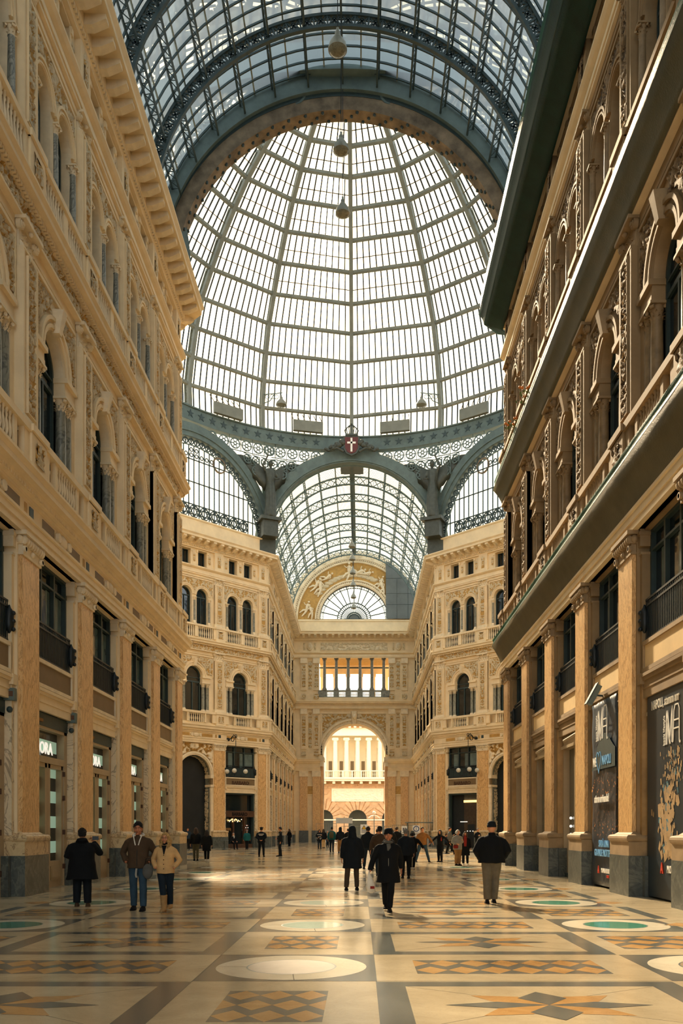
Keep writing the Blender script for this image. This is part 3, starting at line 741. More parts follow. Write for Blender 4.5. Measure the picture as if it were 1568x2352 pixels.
# right near wall: travel +Y from -14
uR = sorted([y+14 for y in near_pil])
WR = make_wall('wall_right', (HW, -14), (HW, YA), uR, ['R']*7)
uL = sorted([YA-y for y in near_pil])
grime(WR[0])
WL = make_wall('wall_left', (-HW, YA), (-HW, -14), uL, ['L']*7)
Ld = AP-HW; Ld = Ld*sqrt(2)
dp = [.62, 5.42, Ld-5.42, Ld-.62]
WDR = make_wall('wall_far_right_diagonal', (AP, YM+HW), (HW, YB), dp, ['D', 'portal', 'D'])
WDL = make_wall('wall_far_left_diagonal', (-HW, YB), (-AP, YM+HW), dp, ['D', 'portal', 'D'])
fp = [.65+k*(YC-YB-1.3)/6 for k in range(7)]
WFR = make_wall('wall_far_right', (HW, YB), (HW, YC), fp, ['D']*6)
WFL = make_wall('wall_far_left', (-HW, YC), (-HW, YB), fp, ['D']*6)
# walls the camera cannot see: plain masses that only shade and reflect
def mass(name, x0, x1, y0, y1, z1=28.0):
    mb = MB(); mb.box(x0, x1, y0, y1, 0, z1, S); tag(mb.build(name), kind='structure')
for sx, nm in ((1, 'right'), (-1, 'left')):
    a = [(HW+.6, YA+.2), (AP+.4, YM-HW-.0), (32, YM-HW-.2), (32, YA-6), (HW+.6, YA-6)]
    mb = MB(); lp = [(sx*x, y) for x, y in a]
    vs = [(x, y, 0) for x, y in lp]+[(x, y, 28) for x, y in lp]; n = len(lp)
    mb.add(vs, [tuple(range(n)), tuple(range(n, 2*n))]+[(i, (i+1) % n, n+(i+1) % n, n+i) for i in range(n)], S)
    tag(mb.build('wall_near_'+nm+'_diagonal'), kind='structure')
    a = [(AP+.4, YM+HW+.6), (32, YM+HW+.6), (32, YB+6), (AP+.4, YB+6)]
    mb = MB(); lp = [(sx*x, y) for x, y in a]
    vs = [(x, y, 0) for x, y in lp]+[(x, y, 28) for x, y in lp]; n = len(lp)
    mb.add(vs, [tuple(range(n)), tuple(range(n, 2*n))]+[(i, (i+1) % n, n+(i+1) % n, n+i) for i in range(n)], S)
    tag(mb.build('wall_transept_'+nm), kind='structure')
    mass('wall_transept_end_'+nm, *sorted((sx*32, sx*33)), YM-HW-1, YM+HW+1)
mb = MB(); lp = [(-10, 0), (-5.4, 0), (-5.4, 13)]+[(-5.4*cos(PI*k/20), 13+5.4*sin(PI*k/20)) for k in range(1, 20)]+[(5.4, 13), (5.4, 0), (10, 0), (10, 28), (-10, 28)]
mb.plate([lp], -.6, 0, S); tag(mb.build('wall_behind', None, (0, -14.6, 0), 0), kind='structure')
# ------------------------------------------------------------------ end wall of the arcade (Y = 107)
R = 3.9; zs = 11.1
def end_wall():
    mb = MB(S); W = HW+.5
    # local u along -X so that n faces the camera: u = -X
    arch = [(-R, 0), (-R, zs)]+[(-R*cos(PI*k/28), zs+R*sin(PI*k/28)) for k in range(1, 28)]+[(R, zs), (R, 0)]
    lower = [(-W, 0)]+arch+[(W, 0), (W, 18.3), (-W, 18.3)]
    mb.plate([lower], -2.2, .1, S, 'cream_panel')
    for r0, r1, n0, n1 in ((R, R+.55, .1, .2), (R+.05, R+.16, .2, .26), (R+.4, R+.6, .2, .34)): mb.arcband(0, zs, r0, r1, n0, n1, 'pale_stone', 0, PI, 40)
    for i in range(40):
        a = PI*(i+.5)/40; mb.ball(((R+.3)*cos(a), .2, zs+(R+.3)*sin(a)), .07, 'pale_stone', 6, 4)
    # keystone head
    mb.add([(-.3, .1, 14.9), (.3, .1, 14.9), (.42, .1, 16.5), (-.42, .1, 16.5), (-.22, .6, 14.95), (.22, .6, 14.95), (.34, .8, 16.5), (-.34, .8, 16.5)],
           [(4, 5, 6, 7), (0, 4, 7, 3), (1, 2, 6, 5), (3, 7, 6, 2), (0, 1, 5, 4)], 'pale_stone')
    mb.ball((0, .75, 15.8), .3, 'pale_stone', 10, 8, (.8, .8, 1.1))
    relief(mb, -R-.1, R+.1, 12.3, 16.2, .11, .12, .1, clip=lambda u, z: (u*u+(z-zs)**2) > (R+.72)**2, seed=3.3, s=3.2)
    for a, b, z0, z1 in ((-R-.2, R+.2, 16.25, 16.4), (-R-.3, -R-.15, 11.1, 16.4), (R+.15, R+.3, 11.1, 16.4)): mb.box(a, b, .1, .2, z0, z1, S)
    for sx in (-1, 1):
        for uu, w in ((4.75, .75), (6.35, .75)):
            mb.box(sx*uu-w/2-.1, sx*uu+w/2+.1, .1, .32, 1.5, 8.3, 'ochre_marble'); mb.box(sx*uu-w/2-.2, sx*uu+w/2+.2, .1, .42, 8.3, 9.02, 'pale_stone')
            mb.box(sx*uu-w/2-.2, sx*uu+w/2+.2, .1, .42, 0, 1.5, 'grey_plinth')
            relief(mb, sx*uu-.22, sx*uu+.22, 12.2, 16.0, .24, .08, .08, seed=7+uu, s=5)
            mb.box(sx*uu-w/2, sx*uu+w/2, .1, .23, 11.8, 16.2, S); mb.box(sx*uu-w/2-.05, sx*uu+w/2+.05, .1, .4, 16.2, 16.85, 'pale_stone')
            relief(mb, sx*uu-.3, sx*uu+.3, 10.95, 11.45, .24, .06, .08, seed=9+uu, s=5)
            relief(mb, sx*uu-.22, sx*uu+.22, 19.6, 22.4, .24, .08, .08, seed=17+uu, s=5)
            mb.box(sx*uu-w/2, sx*uu+w/2, .1, .23, 19.2, 22.6, S); mb.box(sx*uu-w/2-.05, sx*uu+w/2+.05, .1, .4, 22.6, 23.25, 'pale_stone')
            relief(mb, sx*uu-.3, sx*uu+.3, 18.15, 18.75, .24, .06, .08, seed=19+uu, s=5)
        relief(mb, sx*5.55-.2, sx*5.55+.2, 12.0, 16.4, .11, .1, .08, seed=23, s=4); relief(mb, sx*5.55-.2, sx*5.55+.2, 19.4, 22.9, .11, .1, .08, seed=25, s=4)
        mb.box(sx*5.55-.35, sx*5.55+.35, .1, .2, 6.6-.5, 6.6+.5, 'gold_ground'); mb.box(sx*5.55-.36, sx*5.55+.36, .1, .24, 7.1, 7.2, S); mb.box(sx*5.55-.36, sx*5.55+.36, .1, .24, 6.0, 6.1, S)
        mb.box(min(sx*R, sx*(R+.4)), max(sx*R, sx*(R+.4)), -2.2, .5, 9.6, 10.3, 'pale_stone'); mb.box(min(sx*R, sx*(R+.4))-.15, max(sx*R, sx*(R+.4))+.15, -2.2, .62, 10.3, 10.75, 'pale_stone')
        mb.box(min(sx*R, sx*(R+.35)), max(sx*R, sx*(R+.35)), -2.2, .2, 0, 9.6, 'tuff')
    # loggia storey
    LW = 4.55
    mb.plate([[(-W, 18.3), (W, 18.3), (W, 28.2), (-W, 28.2)], [(-LW, 18.3+.05), (LW, 18.35), (LW, 23.4), (-LW, 23.4)]], -.6, .1, S)
    mb.box(-LW, LW, -5.5, -.6, 17.9, 18.3, S); mb.box(-LW, LW, -5.5, -.6, 23.4, 23.8, 'gold_ground'); mb.box(-LW, LW, -3.2, -3.0, 22.6, 22.75, 'iron_dark')
    for k in range(6):
        u = -LW+.3+k*(2*LW-.6)/5; mb.box(u-.22, u+.22, -5.5, -5.1, 18.3, 22.2, 'cream_panel'); mb.box(u-.3, u+.3, -5.6, -5.0, 21.9, 22.3, 'cream_panel')
    mb.box(-LW, LW, -5.6, -5.1, 22.3, 23.4, 'cream_panel'); mb.box(-LW, LW, -5.5, -5.3, 18.3, 19.2, 'cream_panel')
    relief(mb, -4.2, 4.2, 24.3, 25.2, .11, .12, .08, 'pale_stone', 'stucco_relief', seed=31, s=2.6)
    for a, b, z0, z1 in ((-4.3, 4.3, 24.2, 24.28), (-4.3, 4.3, 25.22, 25.3)): mb.box(a, b, .1, .18, z0, z1, S)
    for sx in (-1, 1):
        mb.ball((sx*5.6, .18, 24.75), .5, 'pale_stone', 14, 10, (.75, .4, 1)); mb.ball((sx*5.6, .3, 24.75), .32, 'stucco_relief', 12, 8, (.8, .4, 1))
        for uu in (4.95, 6.3): relief(mb, sx*uu-.12, sx*uu+.12, 24.3, 25.2, .11, .06, .06, seed=3)
    # lunette wall
    zc = 28.2; RL = 4.35; RO = 8.6
    outer = [(-RO, zc), (-RL, zc)]+[(-RL*cos(PI*k/28), zc+RL*sin(PI*k/28)) for k in range(1, 28)]+[(RL, zc), (RO, zc)]+[(RO*cos(PI*k/40), zc+RO*sin(PI*k/40)) for k in range(1, 40)]
    mb.plate([outer], -.6, .1, 'gold_ground', S)
    for r0, r1, n1 in ((RL, RL+.55, .24), (RL+.1, RL+.2, .3), (RL+.45, RL+.6, .32), (7.1, 8.6, .22), (7.15, 7.3, .3), (7.6, 7.75, .28)): mb.arcband(0, zc, r0, r1, .1, n1, 'pale_stone', 0, PI, 48)
    for rr, k_, q in ((RL+.35, 60, .06), (7.42, 90, .07)):
        for i in range(k_): a = PI*(i+.5)/k_; mb.ball((rr*cos(a), .26, zc+rr*sin(a)), q, 'brown_panel', 5, 3)
    for i in range(16): a = PI*(i+.5)/16; mb.arcband(8.0*cos(a), zc+8.0*sin(a), .14, .22, .22, .27, 'stucco_relief', 0, 2*PI, 12)
    # board that covers the right part of the lunette (u = -X)
    mb.M = None
    o = mb.build('wall_far_end', None, (0, YC+.4, 0), PI); tag(o, kind='structure')
    # fan window
    f = MB('iron_dark'); f.arcband(0, zc, RL-.08, RL, -.2, .0, 'iron_dark', 0, PI, 40); f.arcband(0, zc, RL-.42, RL-.36, -.2, -.05, 'iron_dark', 0, PI, 40)
    for r in (2.05, 1.6, .85, .6): f.arcband(0, zc, r, r+.12, -.2, -.05, 'iron_dark', 0, PI, 32)
    f.arcband(0, zc, 0.02, .6, -.15, -.08, 'board_grey', 0, PI, 20)
    for i in range(15): a = PI*i/14; f.bar((2.05*cos(a), -.12, zc+2.05*sin(a)), ((RL-.1)*cos(a), -.12, zc+(RL-.1)*sin(a)), .11, .1, 'iron_dark', (0, 1, 0))
    for i in range(25): a = PI*i/24; f.bar((.6*cos(a), -.12, zc+.6*sin(a)), (2.05*cos(a), -.12, zc+2.05*sin(a)), .08, .08, 'iron_dark', (0, 1, 0))
    for i in range(44):
        a = PI*(i+.5)/44; f.arcband((RL-.22)*cos(a), zc+(RL-.22)*sin(a), .08, .12, -.18, -.08, 'iron_dark', 0, 2*PI, 8)
    f.bar((-RL, -.12, zc+.04), (RL, -.12, zc+.04), .1, .1, 'iron_dark')
    w = f.build('window_1', None, (0, YC+.4, 0), PI); tag(w, kind='structure')
    g = MB(); g.plate([[(RL*cos(PI*k/28), zc+RL*sin(PI*k/28)) for k in range(29)]], -.16, -.15, 'far_vault_glass'); g.build('window_pane', w)
    # colonnade
    for i in range(6):
        u = -3.75+1.5*i
        c = MB(); c.M = Matrix.Scale(1, 4); h = 4.1
        c.box(-.3, .3, -.3, .3, 0, .16, 'grey_marble'); c.lathe((0, 0, .16), [(.28, 0), (.29, .06), (.22, .14), (.23, .2)], 'grey_marble', 12); c.lathe((0, 0, .36), [(.2, 0), (.2, 1.3), (.17, h-.36-.5)], 'grey_marble', 14)
        if i == 0: cm = c.mesh('column'); cc = m_corinth_col(.5, .19, 'grey_marble')
        q = link('column', cm, o, (u, -.2, 19.25)); link('capital', cc, q, (0, 0, h-.5))
    bm_ = MB('grey_marble')
    bm_.box(-LW, LW, -.4, .0, 18.3, 18.45, 'grey_marble'); bm_.box(-LW, LW, -.42, .02, 19.1, 19.27, 'grey_marble')
    for i in range(6): u = -3.75+1.5*i; bm_.box(u-.36, u+.36, -.4, .02, 18.4, 19.1, 'grey_marble')
    for sx in (-1, 1): bm_.box(min(sx*LW, sx*3.4), max(sx*LW, sx*3.4), -.35, .0, 18.4, 19.1, 'grey_marble')
    for i in range(5):
        for j in range(5): bm_.lathe((-3.75+1.5*i+.36+.78*(j+.5)/5, -.2, 18.45), [(.05, 0), (.03, .08), (.06, .25), (.03, .5), (.05, .65)], 'pale_stone', 6)
    bm_.build('balustrade', o)
    b = MB('board_grey')
    # grey sheeting over right part of the lunette: X from 2.6 to 8.3
    lp = [(-8.2, zc+.02)]
    lp = [(-4.0, zc)]+[(-8.35*cos(a), zc+8.35*sin(a)) for a in [PI/2*(k/16)*.68 for k in range(17)]]
    lp.append((-4.0, zc+8.35*sin(PI/2*.68)))
    b.plate([lp], .33, .38, 'board_grey')
    for z in (zc+1.8, zc+3.2, zc+5.1): b.bar((-8, .39, z), (-4.0, .39, z), .03, .02, 'iron_dark')
    for x in (-5.4, -6.8): b.bar((x, .39, zc), (x, .39, zc+5.0), .03, .02, 'iron_dark')
    q = b.build('wall_board', None, (0, YC+.4, 0), PI); tag(q, kind='structure')
    # figures on the golden ground: lumps grouped as relief
    rel = MB('pale_stone')
    random.seed(11)
    def fig(u, z, a, s=1.0):
        rel.M = Matrix.Translation((u, .16, z)) @ Matrix.Rotation(-a, 4, 'Y') @ Matrix.Scale(s, 4)
        rel.tube([(0, 0, 0), (.05, .08, .5), (.0, .1, .85)], [.18, .2, .14], 'pale_stone', 8); rel.ball((.02, .14, 1.08), .14, 'pale_stone', 8, 6)
        rel.tube([(0, 0, .05), (.4, .1, -.1), (.75, .05, -.55)], [.15, .13, .07], 'pale_stone', 8); rel.tube([(0, 0, .0), (.1, .1, -.4), (.35, .05, -.9)], [.15, .12, .07], 'pale_stone', 8)
        rel.tube([(0, .1, .78), (.35, .14, .6), (.6, .1, .85)], [.08, .07, .05], 'pale_stone', 8); rel.tube([(0, .1, .78), (-.3, .14, .5), (-.15, .1, .2)], [.08, .07, .05], 'pale_stone', 8)
        rel.M = None
    for u, z, a, s in ((6.0, 29.3, .3, 1.0), (5.3, 29.0, -.3, .9), (4.8, 32.3, .5, 1.0), (4.2, 32.0, .0, 1.1), (3.5, 33.3, .9, .9), (.6, 34.0, 0, 1.1), (-.4, 34.0, 1.2, 1.0), (-1.4, 33.9, 1.4, .9), (.0, 34.3, -.8, .8), (-3.7, 32.0, -.4, 1.0), (-3.3, 32.6, .4, .9)): fig(u, z, a, s)
    for k in range(14):
        a = PI*(.15+.45*k/13+.05); rel.ball((5.55*cos(a), .12, zc+5.55*sin(a)), .4, 'stucco_relief', 8, 5, (1.5, .25, .6))
    rel.build('lunette_relief', o)
end_wall()

# ------------------------------------------------------------------ theatre across the street (Y = 136)
def theatre():
    YT = 134.0
    root = empty('theatre_building', (0.35, YT, 0), PI, "sunlit theatre front with ionic columns over a rusticated arcade beyond the tall arch", 'building')
    mb = MB(); W = 17; R = 1.45; zs = 3.3
    loops = [[(-W, 0), (W, 0), (W, 9.3), (-W, 9.3)]]
    low = [(-W, 0)]
    for i in range(-2, 3):
        c = i*5.3; low += [(c-R, 0), (c-R, zs)]+[(c-R*cos(PI*k/14), zs+R*sin(PI*k/14)) for k in range(1, 14)]+[(c+R, zs), (c+R, 0)]
    low += [(W, 0), (W, 9.3), (-W, 9.3)]
    mb.plate([low], -2.5, 0, 'tuff', 'theatre_stucco')
    mb.box(-W, W, -2.6, -2.5, 0, 9.3, 'board_grey')
    for j in range(22):
        z = .1+.42*j
        for i in range(-9, 9):
            u0 = i*1.9+(.95 if j % 2 else 0); u1 = u0+1.84
            if 5.9 < z+.2 < 8.25 and u1 > -4.1 and u0 < 4.1: continue
            bad = False
            for c in (-10.6, -5.3, 0, 5.3, 10.6):
                if z < zs and u1 > c-R-.0 and u0 < c+R: bad = True
                if z >= zs-.4 and (((u0+u1)/2-c)**2+(z+.2-zs)**2) < (R+1.75)**2: bad = True
            if bad:
                continue
            mb.box(u0, u1, 0, .09, z, z+.37, 'tuff')
    for c in (-10.6, -5.3, 0, 5.3):
        mb.box(c+R+.02, c+5.3-R-.02, -.3, .03, 0, 9.2, 'tuff')
    for c in (-10.6, -5.3, 0, 5.3, 10.6):
        for k in range(11):
            a0 = PI*k/11+.03; a1 = PI*(k+1)/11-.03; mb.arcband(c, zs, R, R+1.55+(.2 if k % 2 else 0), 0, .12+(.03 if int(round(c/5.3)) % 2 else 0), 'tuff', a0, a1, 3)
        for sx in (-1, 1):
            for j in range(8): z = .1+.42*j-.0; mb.box(min(c+sx*R, c+sx*(R+.7)), max(c+sx*R, c+sx*(R+.7)), 0, .1, z, z+.37, 'tuff') if z+.37 < zs-.2 else None
    mb.box(-W, W, 0, .2, 3.05, 3.25, 'theatre_stucco')
    mb.box(-W, W, -.1, 1.6, 9.2, 9.5, 'theatre_stucco'); mb.box(-W, W, -2.5, 1.75, 9.5, 9.65, 'theatre_stucco')
    for i in range(24): u = -W+.7+i*1.43; mb.box(u-.22, u+.22, 0, 1.3, 8.8, 9.2, 'theatre_stucco')
    mb.build('rusticated_storey', root)
    mb = MB(); mb.box(-4.1, 4.1, .0, .16, 6.05, 8.1, 'theatre_stucco'); relief(mb, -3.8, 3.8, 6.25, 7.9, .17, .07, .1, 'theatre_stucco', 'theatre_stucco', seed=5, s=3)
    mb.build('carved_panel', root)
    mb = MB(); mb.box(-W, W, 1.35, 1.6, 9.65, 9.8, 'theatre_stucco'); mb.box(-W, W, 1.3, 1.65, 10.7, 10.85, 'theatre_stucco')
    for i in range(int(2*W/.28)): mb.lathe((-W+.14+.28*i, 1.48, 9.8), [(.06, 0), (.04, .15), (.09, .4), (.05, .7), (.08, .9)], 'theatre_stucco', 5)
    for i in range(24): u = -W+.7+i*1.43; mb.box(u-.1, u+.1, 1.3, 1.66, 9.65, 10.75, 'theatre_stucco')
    mb.build('balustrade', root)
    mb = MB(); mb.box(-W, W, -3.5, -3.0, 9.5, 17.0, 'theatre_stucco'); mb.box(-W, W, -3.2, .4, 16.4, 17.6, 'theatre_stucco'); mb.box(-W, W, -3.2, .9, 17.9, 18.2, 'theatre_stucco'); mb.box(-W, W, -3.2, .5, 17.6, 17.9, 'tuff')
    for i in range(40): u = -W+.4+i*.85; mb.box(u-.2, u+.2, .5, .8, 17.62, 17.88, 'theatre_stucco')
    for i in range(-5, 6):
        u = i*1.76-.88; mb.box(u+.55, u+1.35, -3.0, -2.95, 12.4, 14.8, 'pale_stone')
    mb.build('upper_wall', root)
    cm = MB(); cm.box(-.45, .45, -.45, .45, 0, .2, 'theatre_stucco'); cm.lathe((0, 0, .2), [(.42, 0), (.36, .15), (.36, 2), (.31, 5.9)], 'theatre_stucco', 16)
    for sx in (-1, 1): cm.tube([(sx*.36, -.4, 6.2), (sx*.36, .4, 6.2)], .16, 'theatre_stucco', 10)
    cm.box(-.46, .46, -.42, .42, 6.25, 6.45, 'theatre_stucco'); cm.box(-.36, .36, -.36, .36, 6.0, 6.25, 'theatre_stucco'); cm = cm.mesh('column')
    dm = MB(); dm.box(-.28, .28, -.02, .04, 0, 3.0, 'brown_panel'); dm.box(-.38, .38, -.02, .02, -.05, 3.2, 'theatre_stucco'); dm = dm.mesh('door')
    for i in range(-6, 7):
        link('column', cm, root, (i*1.76, -.2, 9.65)); link('door', dm, root, (i*1.76+.88, -2.96, 9.65))
    mb = MB(); mb.box(-40, 40, 0, .0, 0, 0, 'street_stone')
theatre()
mb = MB(); mb.box(-60, 60, YC+3, 260, -.15, -.02, 'street_stone'); tag(mb.build('floor_street'), kind='structure')
# ------------------------------------------------------------------ floor
def floor():
    base = MB(); base.box(-34, 34, -16, YC+3, -.3, 0, 'floor_light'); fl = base.build('floor'); tag(fl, kind='structure')
    mb = MB(); Z = .0006
    def q(x0, x1, y0, y1, mat, z=Z): mb.add([(x0, y0, z), (x1, y0, z), (x1, y1, z), (x0, y1, z)], [(0, 1, 2, 3)], mat)
    def poly(pts, mat, z): mb.add([(x, y, z) for x, y in pts], [tuple(range(len(pts)))], mat)
    def disc(cx, cy, r, mat, z, seg=40): poly([(cx+r*cos(2*PI*k/seg), cy+r*sin(2*PI*k/seg)) for k in range(seg)], mat, z)
    P = 4.45
    def diamonds(x0, x1, y0, y1, nx, ny):
        q(x0, x1, y0, y1, 'floor_grey', Z*1.5); dx = (x1-x0)/nx; dy = (y1-y0)/ny
        def clipd(cx, cy):
            pts = [(cx-dx/2, cy), (cx, cy-dy/2), (cx+dx/2, cy), (cx, cy+dy/2)]
            if cx < x0+.01: pts = [(cx, cy-dy/2), (cx+dx/2, cy), (cx, cy+dy/2)]
            if cx > x1-.01: pts = [(cx-dx/2, cy), (cx, cy-dy/2), (cx, cy+dy/2)]
            if cy < y0+.01: pts = [p for p in pts if p[1] >= y0-.001]
            if cy > y1-.01: pts = [p for p in pts if p[1] <= y1+.001]
            if len(pts) > 2: poly(pts, 'floor_ochre', Z*2.2)
        for i in range(nx+1):
            for j in range(ny+1):
                if (i+j) % 2 == 0: pass
        for j in range(ny):
            for i in range(nx+1):
                clipd(x0+dx*(i+(.5 if j % 2 == 0 else 0)), y0+dy*(j+.5)) if x0+dx*(i+(.5 if j % 2 == 0 else 0)) <= x1+.01 else None
    def star(cx, cy):
        cnt = [0]
        def kite(a, L, w, mid, mat):
            c, s = cos(a), sin(a)
            t = (cx+L[0], cy+L[1]); m = (cx+L[0]*mid, cy+L[1]*mid); d = Vector((L[0], L[1])).normalized(); n = Vector((-d.y, d.x))*w
            cnt[0] += 1; poly([(cx, cy), (m[0]-n.x, m[1]-n.y), t, (m[0]+n.x, m[1]+n.y)], mat, Z*(2+.35*cnt[0]))
        for L in ((.68, .46), (-.68, .46), (.68, -.46), (-.68, -.46)): kite(0, L, .2, .5, 'floor_ochre')
        for L in ((.98, 0), (-.98, 0)): kite(0, L, .15, .48, 'floor_grey')
        for L in ((0, .64), (0, -.64)): kite(0, L, .24, .5, 'floor_grey')
    def medallion(cx, cy, k, green):
        q(cx-1.0, cx+1.0, cy-.97, cy+.97, 'floor_grey'); disc(cx, cy, .9, 'floor_pale', Z*2); disc(cx, cy, .54, 'iron_dark', Z*2.5); disc(cx, cy, .52, green, Z*3)
    def section(y, cx_list):
        pass
    k0 = -4
    rows = [10.2+P*k for k in range(-4, 7)]+[YB+2.4+P*k for k in range(0, 7)]
    for y in rows:
        if YA-1.3 < y < YB: continue
        g = 'floor_glass_pale'
        medallion(0, y, 0, 'floor_brown' if abs(y-10.2) < .1 else g)
        for sx in (-1, 1):
            medallion(sx*5.22, y, 0, 'floor_brown' if (abs(y-10.2) < .1 and sx > 0) else 'floor_glass_green')
            a, b = sorted((sx*1.3, sx*3.9))
            yb = y-2.23                                    # star panel centre
            if yb+2 < YA or y > YB:
                a0, b0 = sorted((sx*1.0, sx*1.3)); a1, b1 = sorted((sx*3.9, sx*4.2)); Y0, Y1 = yb-1.22, yb+1.22
                q(a0, b0, Y0, Y1, 'floor_grey'); q(a1, b1, Y0, Y1, 'floor_grey'); q(a, b, Y0, Y0+.27, 'floor_grey'); q(a, b, Y1-.27, Y1, 'floor_grey')
                star(sx*2.6, yb)
                diamonds(sx*2.6-1.12, sx*2.6+1.12, y-.5, y+.5, 6, 2)
                diamonds(sx*5.22-.75, sx*5.22+.75, yb-.7, yb+.7, 3, 3)
                q(*sorted((sx*6.25, sx*6.5)), Y0, Y1, 'floor_grey')
                # small ochre ticks beside the outer band
                for z_ in (0, 1): pass
                poly([(sx*6.05, y), (sx*6.4, y-.35), (sx*6.75, y), (sx*6.4, y+.35)], 'floor_ochre', Z*2)
        diamonds(-.5, .5, y-2.93, y-1.53, 3, 3)
        J = 'floor_grey'; w = .006
        for sx in (-1, 1): q(sx*1.0-w, sx*1.0+w, y-2.22, y+2.22, J, Z*3.4)
        for yy in (y-.97, y+.97): q(-4.2, 4.2, yy-w*.7, yy+w*.7, J, Z*3.4)
        mb.bar((-.9, y, Z*3.6), (-.54, y, Z*3.6), w*1.6, .0002, J); mb.bar((.1, y-.9, Z*3.6), (.06, y-.54, Z*3.6), w*1.6, .0002, J)
        for sx in (-1, 1):
            for c_, d_ in (((1.32, y-3.15), (2.2, y-2.5)), ((3.88, y-3.15), (2.9, y-2.5)), ((1.32, y-1.3), (2.2, y-1.9)), ((3.88, y-1.3), (2.9, y-1.9))):
                mb.bar((sx*c_[0], c_[1], Z*1.2), (sx*d_[0], d_[1], Z*1.2), w, .0002, J)
    # rotunda floor: concentric inlay
    def ring(r0, r1, mat, z=Z, seg=96, a0=0.0):
        for i in range(seg):
            a, b = 2*PI*i/seg, 2*PI*(i+1)/seg
            poly([(r0*cos(a), YM+r0*sin(a)), (r1*cos(a), YM+r1*sin(a)), (r1*cos(b), YM+r1*sin(b)), (r0*cos(b), YM+r0*sin(b))], mat, z)
    for r0, r1, m in ((0, 1.6, 'floor_grey'), (3.2, 3.6, 'floor_grey'), (6.4, 6.9, 'floor_grey'), (7.2, 7.6, 'floor_ochre'), (10.6, 11.1, 'floor_grey'), (13.2, 13.5, 'floor_ochre'), (16.0, 16.6, 'floor_grey')): ring(max(r0, .01), r1, m)
    for i in range(32):
        a = 2*PI*i/32
        for rc, L, w, m in ((5.0, 1.2, .45, 'floor_ochre'), (9.0, 1.3, .6, 'floor_grey'), (12.1, .9, .7, 'floor_ochre'), (14.8, 1.0, .9, 'floor_grey')):
            c, s_ = cos(a), sin(a)
            pts = [(rc-L, 0), (rc, -w), (rc+L, 0), (rc, w)]
            poly([(x*c-y*s_, YM+x*s_+y*c) for x, y in pts], m, Z*2)
    # rectangular bands leading to the rotunda edge
    for y in (YA+.6, YA+3.2, YB-.6, YB-3.2): q(-5.5, 5.5, y-.15, y+.15, 'floor_grey')
    # long joints
    mb.build('inlay', fl)
floor()

# ------------------------------------------------------------------ barrel vaults
def arcpts(r, y, zc, n=40, a0=0, a1=PI): return [(r*cos(a0+(a1-a0)*i/n), y, zc+r*sin(a0+(a1-a0)*i/n)) for i in range(n+1)]
def half_band(mb, r0, r1, y0, y1, zc, mat, n=44, a0=0.0, a1=PI):
    vs = []; fs = []
    for i in range(n+1):
        a = a0+(a1-a0)*i/n; c, s = cos(a), sin(a); vs += [(r0*c, y0, zc+r0*s), (r0*c, y1, zc+r0*s), (r1*c, y1, zc+r1*s), (r1*c, y0, zc+r1*s)]
    for i in range(n):
        o = i*4
        for j in range(4): fs.append((o+j, o+(j+1) % 4, o+4+(j+1) % 4, o+4+j))
    fs += [(0, 1, 2, 3), (n*4+3, n*4+2, n*4+1, n*4)]
    mb.add(vs, fs, mat)
def truss_mesh(r0, r1, zc, w, mat, cells, quatre=True, thick=.1):
    mb = MB(mat)
    half_band(mb, r0-.05, r0+.07, -w/2, w/2, zc, mat, 64); half_band(mb, r1-.07, r1+.05, -w/2, w/2, zc, mat, 64)
    rm = (r0+r1)/2; hh = (r1-r0)/2-.07
    for i in range(cells):
        a0 = PI*i/cells; a1 = PI*(i+1)/cells; am = (a0+a1)/2
        P = lambda r, a: (r*cos(a), 0, zc+r*sin(a))
        if quatre:
            c = Vector(P(rm, am)); rad = Vector((cos(am), 0, sin(am))); tan = Vector((-sin(am), 0, cos(am)))
            # pierced plate: four small rings plus corner struts
            for k in range(4):
                q = c+rad*(hh*.42*cos(k*PI/2))+tan*(hh*.42*sin(k*PI/2))
                ring = [(q+rad*(hh*.42*cos(t_*PI/3))+tan*(hh*.42*sin(t_*PI/3))) for t_ in range(6)]
                mb.poly_bar(ring, thick*.5, .045, mat, (0, 1, 0), True)
            mb.bar(P(r0, a0), P(r1, a0), .07, thick, mat, (0, 1, 0))
            for (ra, aa), (rb, ab) in (((r0, a0), (rm-hh*.3, am-.5*(am-a0))), ((r1, a0), (rm+hh*.3, am-.5*(am-a0))), ((r0, a1), (rm-hh*.3, am+.5*(am-a0))), ((r1, a1), (rm+hh*.3, am+.5*(am-a0)))):
                mb.bar(P(ra, aa), P(rb, ab), thick*.6, .06, mat, (0, 1, 0))
        else:
            mb.bar(P(r0, a0), P(r1, a1), thick*.5, .035, mat, (0, 1, 0)); mb.bar(P(r1, a0), P(r0, a1), thick*.5, .035, mat, (0, 1, 0))
            mb.bar(P(r0, a0), P(r1, a0), .04, thick*.6, mat, (0, 1, 0))
    return mb.mesh('arch_truss')
ZC = 28.0
